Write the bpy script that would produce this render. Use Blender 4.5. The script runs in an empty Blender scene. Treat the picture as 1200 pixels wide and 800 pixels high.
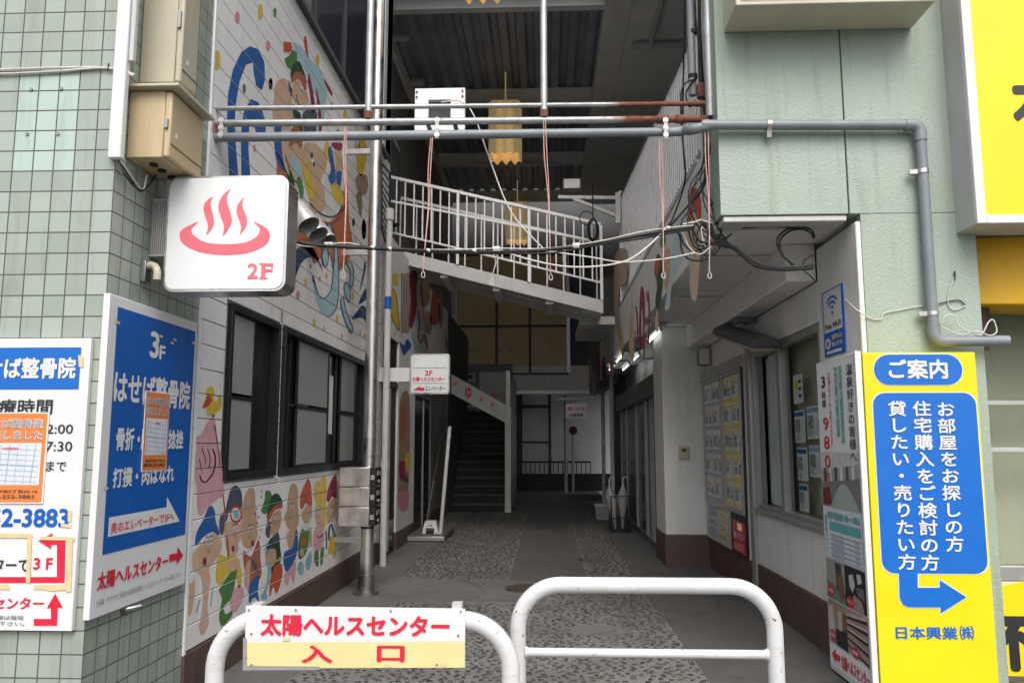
import bpy, math, random
from mathutils import Vector, Matrix
from mathutils.geometry import tessellate_polygon

random.seed(7)
SC = bpy.context.scene
COL = SC.collection
PI = math.pi

# ------------------------------------------------------------------ camera
FPX = 940.0
PITCH = math.atan(120 / FPX)
YAW = math.atan(40 / FPX * math.cos(PITCH))
EYE = Vector((0, 0, 1.52))
FWD = Vector((-math.sin(YAW) * math.cos(PITCH), math.cos(YAW) * math.cos(PITCH), math.sin(PITCH)))
RGT = Vector((math.cos(YAW), math.sin(YAW), 0))
UPV = RGT.cross(FWD)
cam = bpy.data.cameras.new('camera')
cam.sensor_width = 36
cam.lens = FPX / 1200 * 36
cam.clip_start = 0.05
cam.clip_end = 3000
cam_ob = bpy.data.objects.new('camera', cam)
COL.objects.link(cam_ob)
cam_ob.matrix_world = Matrix(((RGT.x, UPV.x, -FWD.x, EYE.x), (RGT.y, UPV.y, -FWD.y, EYE.y), (RGT.z, UPV.z, -FWD.z, EYE.z), (0, 0, 0, 1)))
SC.camera = cam_ob

# ------------------------------------------------------------------ light
SUN_EL, SUN_AZ = math.radians(52), math.radians(172)      # azimuth measured from +Y clockwise
world = bpy.data.worlds.new('World')
SC.world = world
world.use_nodes = True
wn = world.node_tree
bg = wn.nodes['Background']
sky = wn.nodes.new('ShaderNodeTexSky')
sky.sky_type = 'NISHITA'
sky.sun_disc = False
sky.sun_elevation = SUN_EL
sky.sun_rotation = SUN_AZ
sky.air_density = 1.0
sky.dust_density = 5.0
sky.ozone_density = 0.6
hsv = wn.nodes.new('ShaderNodeHueSaturation')       # overcast: the blue washed out of the sky
hsv.inputs['Saturation'].default_value = .5
wn.links.new(sky.outputs[0], hsv.inputs['Color'])
wn.links.new(hsv.outputs[0], bg.inputs[0])
bg.inputs[1].default_value = 0.15
sun = bpy.data.lights.new('sun', 'SUN')
sun.energy = 1.0
sun.angle = math.radians(45)
sun.color = (1.0, 0.96, 0.9)
sun_ob = bpy.data.objects.new('sun', sun)
COL.objects.link(sun_ob)
sd = Vector((math.sin(SUN_AZ) * math.cos(SUN_EL), math.cos(SUN_AZ) * math.cos(SUN_EL), math.sin(SUN_EL)))
sun_ob.rotation_euler = sd.to_track_quat('Z', 'Y').to_euler()
sun_ob.location = (0, -10, 30)
SC.view_settings.view_transform = 'Standard'
SC.view_settings.look = 'None'
SC.view_settings.gamma = 1
SC.view_settings.use_curve_mapping = False
SC.view_settings.exposure = 0.62
SC.cycles.max_bounces = 10
SC.cycles.diffuse_bounces = 5
SC.cycles.glossy_bounces = 4
SC.cycles.use_denoising = True


# ------------------------------------------------------------------ pixel -> point on a real plane
def P(px, py, X=None, Y=None, Z=None):
    d = FWD + RGT * ((px - 600) / FPX) + UPV * ((400 - py) / FPX)
    if X is not None: t = (X - EYE.x) / d.x
    elif Y is not None: t = (Y - EYE.y) / d.y
    else: t = (Z - EYE.z) / d.z
    return EYE + d * t


def z(pts, ox, oy, s):
    return [(ox + a / s, oy + b / s) for a, b in pts]


# ------------------------------------------------------------------ materials
class N:
    """small node helper"""
    def __init__(s, m):
        s.t = m.node_tree; s.n = s.t.nodes; s.l = s.t.links
    def new(s, typ, **k):
        n = s.n.new(typ)
        for a, b in k.items(): setattr(n, a, b)
        return n
    def link(s, a, b): s.l.new(a, b)
    def math(s, op, a, b=None, c=None):
        n = s.new('ShaderNodeMath', operation=op)
        for i, v in enumerate((a, b, c)):
            if v is None: continue
            if hasattr(v, 'links'): s.link(v, n.inputs[i])
            else: n.inputs[i].default_value = v
        return n.outputs[0]
    def mix(s, fac, a, b):
        n = s.new('ShaderNodeMix', data_type='RGBA')
        for i, v in ((0, fac), (6, a), (7, b)):
            if hasattr(v, 'links'): s.link(v, n.inputs[i])
            elif i == 0: n.inputs[0].default_value = v
            else: n.inputs[i].default_value = (*v, 1)
        return n.outputs[2]
    def pos(s, scale=(1, 1, 1), warp=0):
        g = s.new('ShaderNodeNewGeometry')
        m = s.new('ShaderNodeMapping')
        m.inputs['Scale'].default_value = scale
        s.link(g.outputs['Position'], m.inputs[0])
        return m.outputs[0]
    def noise(s, vec, scale, detail=4, rough=.55):
        n = s.new('ShaderNodeTexNoise')
        n.inputs['Scale'].default_value = scale; n.inputs['Detail'].default_value = detail; n.inputs['Roughness'].default_value = rough
        s.link(vec, n.inputs['Vector'])
        return n.outputs[0]
    def ramp(s, v, a, b, lo=0.0, hi=1.0):
        n = s.new('ShaderNodeMapRange')
        n.inputs[1].default_value = a; n.inputs[2].default_value = b; n.inputs[3].default_value = lo; n.inputs[4].default_value = hi
        s.link(v, n.inputs[0])
        return n.outputs[0]
    def bump(s, h, strength, dist):
        n = s.new('ShaderNodeBump')
        n.inputs['Strength'].default_value = strength; n.inputs['Distance'].default_value = dist
        s.link(h, n.inputs['Height'])
        return n.outputs[0]


def base(name, rough=.6, metal=0.0):
    m = bpy.data.materials.new(name)
    m.use_nodes = True
    b = m.node_tree.nodes['Principled BSDF']
    b.inputs['Roughness'].default_value = rough
    b.inputs['Metallic'].default_value = metal
    return m, b, N(m)


def surf(name, col, rough=.6, metal=0.0, var=.12, scale=3.0, dirt=0.0, dirtcol=(.09, .08, .065), streak=False, bump=0.0, bscale=60, spec=None):
    """painted / plain surface with mottling, wear stains and fine relief"""
    m, b, n = base(name, rough, metal)
    p = n.pos()
    v = n.ramp(n.noise(p, scale), .3, .7)
    dark = tuple(c * (1 - var) for c in col); lite = tuple(min(1, c * (1 + var * .5)) for c in col)
    c = n.mix(v, dark, lite)
    if dirt > 0:
        q = n.pos((5, 5, .5)) if streak else n.pos((1, 1, 1))
        d = n.ramp(n.noise(q, 2.2, 6, .65), .5, .78, 0, dirt)
        c = n.mix(d, c, dirtcol)
    n.link(c, b.inputs['Base Color'])
    r = n.ramp(n.noise(p, scale * 4), .3, .7, max(.02, rough - .08), min(1, rough + .1))
    n.link(r, b.inputs['Roughness'])
    if bump > 0:
        n.link(n.bump(n.noise(p, bscale, 3, .5), bump, .01), b.inputs['Normal'])
    return m


def emit(name, col, strength):
    m, b, n = base(name, .4)
    b.inputs['Base Color'].default_value = (*col, 1)
    b.inputs['Emission Color'].default_value = (*col, 1)
    b.inputs['Emission Strength'].default_value = strength
    return m


def tile_mat(name, axis, col, patch=False):
    m, b, n = base(name, .28)
    g = n.new('ShaderNodeNewGeometry')
    sep = n.new('ShaderNodeSeparateXYZ'); n.link(g.outputs['Position'], sep.inputs[0])
    u = n.math('ADD', sep.outputs[axis], 40 * .1073 + (2.18 if axis == 0 else -3.84))
    w = n.math('ADD', sep.outputs[2], .1073 * 8 - .0008)
    cb = n.new('ShaderNodeCombineXYZ'); n.link(u, cb.inputs[0]); n.link(w, cb.inputs[1])
    br = n.new('ShaderNodeTexBrick', offset=0.0, squash=1.0)
    br.inputs['Scale'].default_value = 1
    br.inputs['Mortar Size'].default_value = .0036
    br.inputs['Mortar Smooth'].default_value = .15
    br.inputs['Brick Width'].default_value = .1073
    br.inputs['Row Height'].default_value = .1073
    br.inputs['Color1'].default_value = (*[c * .86 for c in col], 1)
    br.inputs['Color2'].default_value = (*[c * 1.1 for c in col], 1)
    br.inputs['Mortar'].default_value = (.085, .08, .085, 1)
    n.link(cb.outputs[0], br.inputs['Vector'])
    p = n.pos()
    c = br.outputs['Color']
    cloud = n.ramp(n.noise(p, 9, 4), .3, .75, 0, .28)
    c = n.mix(n.math('MULTIPLY', cloud, n.math('SUBTRACT', 1.0, br.outputs['Fac'])), c, (col[0] * 1.15, col[1] * 1.1, col[2] * 1.0))
    if patch:   # the newer, cleaner tiles where a plate once hung
        mx = n.math('MULTIPLY', n.math('GREATER_THAN', sep.outputs[0], -2.7165), n.math('LESS_THAN', sep.outputs[0], -2.3946))
        mz = n.math('MULTIPLY', n.math('GREATER_THAN', sep.outputs[2], 2.899), n.math('LESS_THAN', sep.outputs[2], 3.405))
        k = n.math('MULTIPLY', n.math('MULTIPLY', mx, mz), n.math('SUBTRACT', 1.0, br.outputs['Fac']))
        c = n.mix(n.math('MULTIPLY', k, .75), c, (.43, .56, .50))
    st = n.ramp(n.noise(n.pos((6, 6, .6)), 1.6, 6, .7), .52, .8, 0, .55)
    c = n.mix(st, c, (.16, .15, .12))
    n.link(c, b.inputs['Base Color'])
    n.link(n.ramp(br.outputs['Fac'], 0, 1, .25, .85), b.inputs['Roughness'])
    h = n.math('ADD', n.math('MULTIPLY', n.math('SUBTRACT', 1.0, br.outputs['Fac']), 1.0), n.math('MULTIPLY', n.noise(p, 7, 2), .25))
    n.link(n.bump(h, .6, .006), b.inputs['Normal'])
    return m


def stucco(name, col):
    m, b, n = base(name, .5)
    p = n.pos()
    vo = n.new('ShaderNodeTexVoronoi', feature='SMOOTH_F1'); vo.inputs['Scale'].default_value = 85
    wv = n.new('ShaderNodeMix', data_type='VECTOR')
    nz = n.new('ShaderNodeTexNoise'); nz.inputs['Scale'].default_value = 22; n.link(p, nz.inputs['Vector'])
    wv.inputs[0].default_value = .045
    n.link(p, wv.inputs[4]); n.link(nz.outputs['Color'], wv.inputs[5])
    n.link(wv.outputs[1], vo.inputs['Vector'])
    h = n.math('ADD', n.math('MULTIPLY', vo.outputs['Distance'], 1.0), n.math('MULTIPLY', n.noise(p, 35, 4), .7))
    n.link(n.bump(h, .32, .008), b.inputs['Normal'])
    v = n.ramp(n.noise(p, 1.3, 5, .6), .3, .7)
    c = n.mix(v, tuple(x * .86 for x in col), tuple(x * 1.06 for x in col))
    pit = n.ramp(h, .35, .75, 0, .16)
    c = n.mix(pit, c, tuple(min(1, x * 1.5) for x in col))
    d = n.ramp(n.noise(n.pos((7, 7, .5)), 1.5, 6, .68), .52, .8, 0, .5)
    c = n.mix(d, c, (.12, .13, .10))
    n.link(c, b.inputs['Base Color'])
    return m


def pebble_mat():
    """mortar bed, worn and stained"""
    m, b, n = base('pebble_mortar', .85)
    p = n.pos()
    c = n.mix(n.ramp(n.noise(p, 2.1, 6, .65), .3, .7), (.115, .11, .102), (.185, .178, .165))
    c = n.mix(n.ramp(n.noise(p, .7, 6, .7), .48, .7, 0, .6), c, (.06, .058, .055))
    n.link(c, b.inputs['Base Color'])
    n.link(n.bump(n.noise(p, 45, 5, .65), .5, .01), b.inputs['Normal'])
    return m


def stone_mat():
    m, b, n = base('dark_river_pebble', .45)
    p = n.pos()
    vo = n.new('ShaderNodeTexVoronoi'); vo.inputs['Scale'].default_value = 14; n.link(p, vo.inputs['Vector'])
    sc = n.new('ShaderNodeSeparateColor'); n.link(vo.outputs['Color'], sc.inputs[0])
    c = n.mix(sc.outputs[0], (.012, .012, .014), (.05, .048, .047))
    n.link(c, b.inputs['Base Color'])
    n.link(n.ramp(n.noise(p, 30, 3), .3, .7, .35, .7), b.inputs['Roughness'])
    return m


def concrete(name, col, bump=.25):
    m, b, n = base(name, .82)
    p = n.pos()
    c = n.mix(n.ramp(n.noise(p, 1.1, 8, .65), .3, .7), tuple(x * .72 for x in col), tuple(x * 1.12 for x in col))
    c = n.mix(n.ramp(n.noise(p, 5, 6, .7), .52, .75, 0, .5), c, tuple(x * .5 for x in col))
    c = n.mix(n.ramp(n.noise(p, 90, 2, .6), .55, .75, 0, .25), c, tuple(min(1, x * 1.5) for x in col))
    vo = n.new('ShaderNodeTexVoronoi', feature='DISTANCE_TO_EDGE'); vo.inputs['Scale'].default_value = .55
    nz = n.new('ShaderNodeTexNoise'); nz.inputs['Scale'].default_value = 3; nz.inputs['Detail'].default_value = 6; n.link(p, nz.inputs['Vector'])
    wv = n.new('ShaderNodeMix', data_type='VECTOR'); wv.inputs[0].default_value = .12
    n.link(p, wv.inputs[4]); n.link(nz.outputs['Color'], wv.inputs[5]); n.link(wv.outputs[1], vo.inputs['Vector'])
    crack = n.ramp(vo.outputs['Distance'], .002, .006, .6, 0)
    c = n.mix(crack, c, tuple(x * .3 for x in col))
    n.link(c, b.inputs['Base Color'])
    n.link(n.bump(n.noise(p, 70, 5, .7), bump, .008), b.inputs['Normal'])
    return m


def rail_paint():
    m, b, n = base('chipped_rail_paint', .34)
    p = n.pos()
    c = n.mix(n.ramp(n.noise(p, 5, 5), .3, .7), (.53, .54, .55), (.62, .63, .64))
    c = n.mix(n.ramp(n.noise(n.pos((4, 4, 14)), 2.2, 6, .7), .52, .75, 0, .55), c, (.33, .31, .28))
    chip = n.ramp(n.noise(p, 26, 5, .62), .66, .69)
    rim = n.ramp(n.noise(p, 26, 5, .62), .63, .66, 0, .5)
    c = n.mix(rim, c, (.36, .24, .17))
    c = n.mix(chip, c, (.11, .07, .05))
    n.link(c, b.inputs['Base Color'])
    n.link(n.ramp(chip, 0, 1, .34, .85), b.inputs['Roughness'])
    h = n.math('SUBTRACT', n.math('MULTIPLY', n.noise(p, 60, 3), .3), chip)
    n.link(n.bump(h, .35, .004), b.inputs['Normal'])
    return m


def rust_pipe(name):
    m, b, n = base(name, .45, .35)
    p = n.pos()
    g = n.new('ShaderNodeNewGeometry'); sep = n.new('ShaderNodeSeparateXYZ'); n.link(g.outputs['Position'], sep.inputs[0])
    k = n.ramp(n.math('ADD', sep.outputs[0], n.math('MULTIPLY', n.noise(p, 6), .35)), .62, .72)
    sp = n.ramp(n.noise(n.pos((3, 8, 8)), 5, 6, .7), .6, .68, 0, .8)
    k = n.math('MAXIMUM', k, sp)
    rustc = n.mix(n.ramp(n.noise(p, 30, 5), .3, .7), (.13, .045, .028), (.27, .12, .085))
    c = n.mix(k, n.mix(n.ramp(n.noise(p, 12), .3, .7), (.26, .27, .275), (.40, .41, .415)), rustc)
    n.link(c, b.inputs['Base Color'])
    n.link(n.ramp(k, 0, 1, .38, .9), b.inputs['Roughness'])
    n.link(n.bump(n.noise(p, 80, 4), .3, .004), b.inputs['Normal'])
    return m


def steel(name, col=(.55, .55, .54), rough=.28):
    m, b, n = base(name, rough, 1.0)
    q = n.pos((30, 30, 1.5))
    n.link(n.mix(n.ramp(n.noise(q, 3), .3, .7), tuple(x * .82 for x in col), col), b.inputs['Base Color'])
    n.link(n.ramp(n.noise(n.pos(), 8, 5), .3, .7, rough - .1, rough + .16), b.inputs['Roughness'])
    return m


def glass_mat(name, col, rough=.16):
    """window pane backed by a dim interior: dark and glossy"""
    m, b, n = base(name, rough)
    p = n.pos()
    n.link(n.mix(n.ramp(n.noise(p, 1.4, 3), .3, .7), tuple(x * .7 for x in col), tuple(x * 1.2 for x in col)), b.inputs['Base Color'])
    b.inputs['IOR'].default_value = 1.5
    b.inputs['Specular IOR Level'].default_value = .12
    n.link(n.bump(n.noise(p, 1.1, 1), .04, .05), b.inputs['Normal'])
    return m


def clear_glass(name):
    m, b, n = base(name, .03)
    b.inputs['Base Color'].default_value = (.85, .92, .9, 1)
    b.inputs['Transmission Weight'].default_value = 1.0
    b.inputs['IOR'].default_value = 1.02
    b.inputs['Specular IOR Level'].default_value = .9
    return m


def photo_mat(name, cols, scale):
    """a printed photograph: blurry irregular patches of colour"""
    m, b, n = base(name, .35)
    p = n.pos()
    vo = n.new('ShaderNodeTexVoronoi'); vo.inputs['Scale'].default_value = scale; n.link(p, vo.inputs['Vector'])
    sc = n.new('ShaderNodeSeparateColor'); n.link(vo.outputs['Color'], sc.inputs[0])
    r = n.new('ShaderNodeValToRGB'); r.color_ramp.interpolation = 'EASE'
    while len(r.color_ramp.elements) < len(cols): r.color_ramp.elements.new(.5)
    for i, c in enumerate(cols):
        r.color_ramp.elements[i].position = i / max(1, len(cols) - 1); r.color_ramp.elements[i].color = (*c, 1)
    n.link(n.math('ADD', n.math('MULTIPLY', sc.outputs[0], .7), n.math('MULTIPLY', n.noise(p, scale * 1.5, 4), .3)), r.inputs[0])
    n.link(r.outputs[0], b.inputs['Base Color'])
    return m


M = {}
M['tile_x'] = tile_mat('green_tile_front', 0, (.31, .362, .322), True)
M['tile_y'] = tile_mat('green_tile_shaded_side', 1, (.285, .33, .292))  # same tile as the front, the side's shade put into a darker colour
M['stucco'] = stucco('green_stucco', (.30, .368, .312))
M['pebble'] = pebble_mat()
M['stone'] = stone_mat()
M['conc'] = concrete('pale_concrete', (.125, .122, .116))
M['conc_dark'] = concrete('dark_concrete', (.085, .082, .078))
M['asphalt'] = concrete('asphalt', (.06, .06, .06), .5)
M['siding'] = surf('white_siding', (.78, .775, .765), .5, 0, .07, 2.5, .28, (.30, .29, .26), True, .08, 120)
M['gap'] = surf('siding_joint', (.26, .255, .245), .9)
M['white'] = surf('white_wall_paint', (.68, .685, .67), .6, 0, .08, 2, .3, (.28, .27, .25), True, .12, 50)
M['ceil'] = surf('soffit_paint', (.74, .74, .725), .65, 0, .1, 1.5, .35, (.27, .26, .24), False, .1, 40)
M['brown'] = surf('brown_base_paint', (.085, .052, .043), .55, 0, .15, 3, .35, (.16, .14, .12), True, .1, 60)
M['beige'] = surf('beige_box_paint', (.50, .40, .245), .42, 0, .07, 2, .3, (.22, .17, .11), True)
M['beige_pale'] = surf('pale_beige_paint', (.47, .435, .33), .42, 0, .07, 2, .3, (.22, .2, .15), True)
M['cream_panel'] = surf('cream_panel', (.58, .46, .28), .6, 0, .12, 1.3, .35, (.2, .15, .09), True, .05)
M['cream_sign'] = surf('cream_sign_box', (.58, .55, .44), .5, 0, .06, 2, .2)
M['wpaint'] = surf('white_rail_paint', (.76, .77, .78), .3, 0, .06, 3, .22, (.35, .33, .30), False, .05, 40)
M['manhole'] = surf('worn_iron_cover', (.085, .058, .048), .6, .3, .25, 8)
M['railpaint'] = rail_paint()
M['galv'] = surf('galvanised_steel', (.46, .48, .49), .4, .5, .22, 10, .15, (.25, .14, .09))
M['pvc'] = surf('grey_pvc', (.20, .225, .25), .42, 0, .14, 6, .3, (.34, .34, .34), False, .05, 40)
M['rust'] = rust_pipe('rusting_steel_pipe')
M['rustred'] = surf('rust', (.17, .07, .05), .9, 0, .3, 20)
M['steel'] = steel('stainless', (.70, .69, .68), .34)
M['silver'] = surf('silver_paint', (.55, .55, .54), .3, .45, .08, 6)
M['steel_dk'] = steel('worn_steel', (.34, .34, .335), .4)
M['alu'] = surf('aluminium', (.44, .44, .435), .36, .6, .1, 5, .1)
M['greypaint'] = surf('grey_steel_paint', (.60, .605, .60), .5, 0, .12, 2, .25, (.17, .16, .14), True)
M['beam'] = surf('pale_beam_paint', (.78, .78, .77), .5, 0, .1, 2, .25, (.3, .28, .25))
M['palegrey'] = surf('pale_grey_paint', (.50, .505, .50), .5, 0, .1, 2, .3, (.26, .24, .2), True)
M['midgrey'] = surf('mid_grey_wall', (.20, .20, .20), .65, 0, .14, 1.2, .3, (.1, .1, .09), True)
M['darkgrey'] = surf('dark_grey_wall', (.085, .087, .09), .7, 0, .18, 1.5, .2)
M['black'] = surf('black_frame', (.009, .009, .011), .5, 0, .1, 3)
M['blackrub'] = surf('black_cable', (.006, .006, .007), .65, 0, .1, 3)
M['cablew'] = surf('white_cable', (.55, .54, .50), .5, 0, .1, 5)
M['pinkstr'] = surf('pink_string', (.62, .36, .32), .8, 0, .2, 40)
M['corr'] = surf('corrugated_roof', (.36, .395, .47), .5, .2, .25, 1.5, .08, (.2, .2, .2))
M['winglass'] = glass_mat('dark_window_glass', (.02, .022, .026))
M['bluglass'] = glass_mat('blue_dark_glass', (.028, .034, .05))
M['greenglass'] = glass_mat('green_dark_glass', (.018, .034, .03))
M['clear'] = clear_glass('clear_glass')
M['mesh'] = surf('insect_screen', (.27, .27, .265), .75, 0, .1, 2)
M['screenback'] = surf('blind_beige', (.40, .365, .28), .6, 0, .08, 2)
M['paper'] = surf('white_paper', (.70, .71, .71), .5, 0, .03, 4)
M['signwhite'] = surf('sign_white', (.66, .67, .68), .35, 0, .04, 2, .08, (.45, .43, .4))
M['lightface'] = surf('backlit_panel_white', (.66, .69, .70), .25, 0, .03, 1.5, .06, (.5, .48, .45))
M['chrome'] = steel('sign_trim_metal', (.62, .62, .61), .3)
M['blue'] = surf('sign_blue', (.003, .095, .40), .35, 0, .1, 2, .06, (.2, .25, .35))
M['blue2'] = surf('sign_bright_blue', (.003, .125, .50), .35, 0, .05, 2)
M['red'] = surf('sign_red', (.60, .015, .045), .4, 0, .05, 3)
M['pinkred'] = surf('faded_red', (.66, .13, .17), .4, 0, .1, 3)
M['ink'] = surf('black_ink', (.02, .02, .022), .45, 0, .05, 3)
M['greyink'] = surf('grey_ink', (.22, .22, .23), .5, 0, .05, 3)
M['orange'] = surf('notice_orange', (.68, .20, .045), .45, 0, .05, 3)
M['mapgrey'] = surf('map_paper', (.60, .64, .70), .45, 0, .08, 14)
M['mapline'] = surf('map_blue_line', (.30, .40, .55), .45)
M['tape'] = surf('masking_tape', (.62, .50, .27), .7, 0, .15, 12)
M['yellow'] = surf('sign_yellow', (.78, .62, .003), .36, 0, .06, 1.5, .12, (.5, .42, .05))
M['awning'] = surf('awning_yellow', (.74, .42, .008), .55, 0, .08, 2, .12, (.4, .25, .03), True, .1, 25)
M['paleyel'] = surf('faded_yellow', (.66, .59, .29), .4, 0, .05, 3, .1, (.45, .38, .2))
M['teal'] = surf('poster_teal', (.10, .42, .40), .4)
M['photo_a'] = photo_mat('printed_photo_bath', [(.05, .045, .04), (.25, .24, .22), (.45, .45, .43), (.10, .09, .08)], 14)
M['photo_b'] = photo_mat('printed_photo_dark', [(.01, .01, .012), (.05, .04, .04), (.45, .36, .34), (.02, .02, .02)], 12)
M['photo_c'] = photo_mat('printed_photo_hall', [(.03, .07, .05), (.18, .19, .16), (.32, .28, .24), (.02, .02, .02)], 16)
M['photo_d'] = photo_mat('printed_photo_bunks', [(.04, .025, .02), (.30, .19, .15), (.45, .38, .30), (.12, .07, .05)], 20)
M['thumb'] = photo_mat('listing_thumbnail', [(.02, .022, .025), (.16, .16, .15), (.42, .42, .42), (.05, .06, .08)], 45)
m_, b_, n_ = base('glowing_gold', .36, .55)
n_.link(n_.mix(n_.ramp(n_.noise(n_.pos(), 40, 4), .35, .65), (.55, .38, .15), (.92, .74, .40)), b_.inputs['Base Color'])
b_.inputs['Emission Color'].default_value = (.85, .64, .30, 1)
b_.inputs['Emission Strength'].default_value = .13  # weak glow put into the gold so the panels look lit
n_.link(n_.bump(n_.noise(n_.pos(), 60, 3), .4, .01), b_.inputs['Normal'])
M['gold'] = m_
M['bulb'] = emit('warm_bulb', (1.0, .72, .38), 5)
M['tube'] = emit('fluorescent_tube', (.93, 1.0, .97), 1.7)
M['bagwhite'] = surf('white_plastic', (.27, .275, .275), .35, 0, .08, 6)
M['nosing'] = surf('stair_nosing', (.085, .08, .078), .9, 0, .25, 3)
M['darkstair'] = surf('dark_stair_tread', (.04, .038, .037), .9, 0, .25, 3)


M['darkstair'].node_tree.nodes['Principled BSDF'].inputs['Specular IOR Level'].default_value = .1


def paint(name, col):
    k = 'paint_' + name
    if k not in M: M[k] = surf(k, col, .55, 0, .13, 9, .18, tuple(min(1, c * .6 + .2) for c in col), True, .06, 90)
    return M[k]


PC = dict(blue=(.015, .10, .34), navy=(.022, .045, .13), sky=(.20, .42, .50), ltblue=(.36, .55, .60), yellow=(.66, .47, .05), pink=(.62, .24, .30),
          rose=(.66, .36, .40), red=(.50, .075, .03), orange=(.46, .13, .045), maroon=(.26, .012, .05), green=(.065, .20, .05), dkgreen=(.012, .06, .03),
          skin=(.60, .40, .27), tan=(.52, .34, .21), slate=(.07, .085, .125), white=(.68, .68, .67), black=(.02, .02, .025), olive=(.23, .20, .09),
          fadedtan=(.62, .49, .37), fadeddull=(.48, .38, .29), fadedblue=(.50, .62, .65), rust=(.38, .12, .06), dull=(.34, .22, .14))


def pc(k): return paint(k, PC[k])


# ------------------------------------------------------------------ mesh builder
_txt = {}
STRIKE = [(0, 0), (-1, 0), (1, 0), (0, -1), (0, 1), (-.7, -.7), (.7, .7), (-.7, .7), (.7, -.7)]


def text_geo(s, bold):
    k = (s, bold)
    if k not in _txt:
        c = bpy.data.curves.new('lettering', 'FONT'); c.body = s; c.size = 1; c.offset = bold; c.resolution_u = 3
        o = bpy.data.objects.new('lettering', c)
        me = bpy.data.meshes.new_from_object(o)
        _txt[k] = ([(v.co.x, v.co.y) for v in me.vertices], [tuple(p.vertices) for p in me.polygons])
        bpy.data.objects.remove(o); bpy.data.curves.remove(c); bpy.data.meshes.remove(me)
    return _txt[k]


class Pl:
    """a sign or wall plane: F faces the street, L is a left wall (faces +x), R a right wall (faces -x)"""
    def __init__(s, kind, d): s.k, s.d = kind, d
    def pt(s, u, v, off=0.0):
        if s.k == 'F': return Vector((u, s.d - off, v))
        if s.k == 'L': return Vector((s.d + off, u, v))
        return Vector((s.d - off, -u, v))
    def uv(s, px, py):
        if s.k == 'F': p = P(px, py, Y=s.d); return (p.x, p.z)
        p = P(px, py, X=s.d)
        return (p.y, p.z) if s.k == 'L' else (-p.y, p.z)


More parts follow.
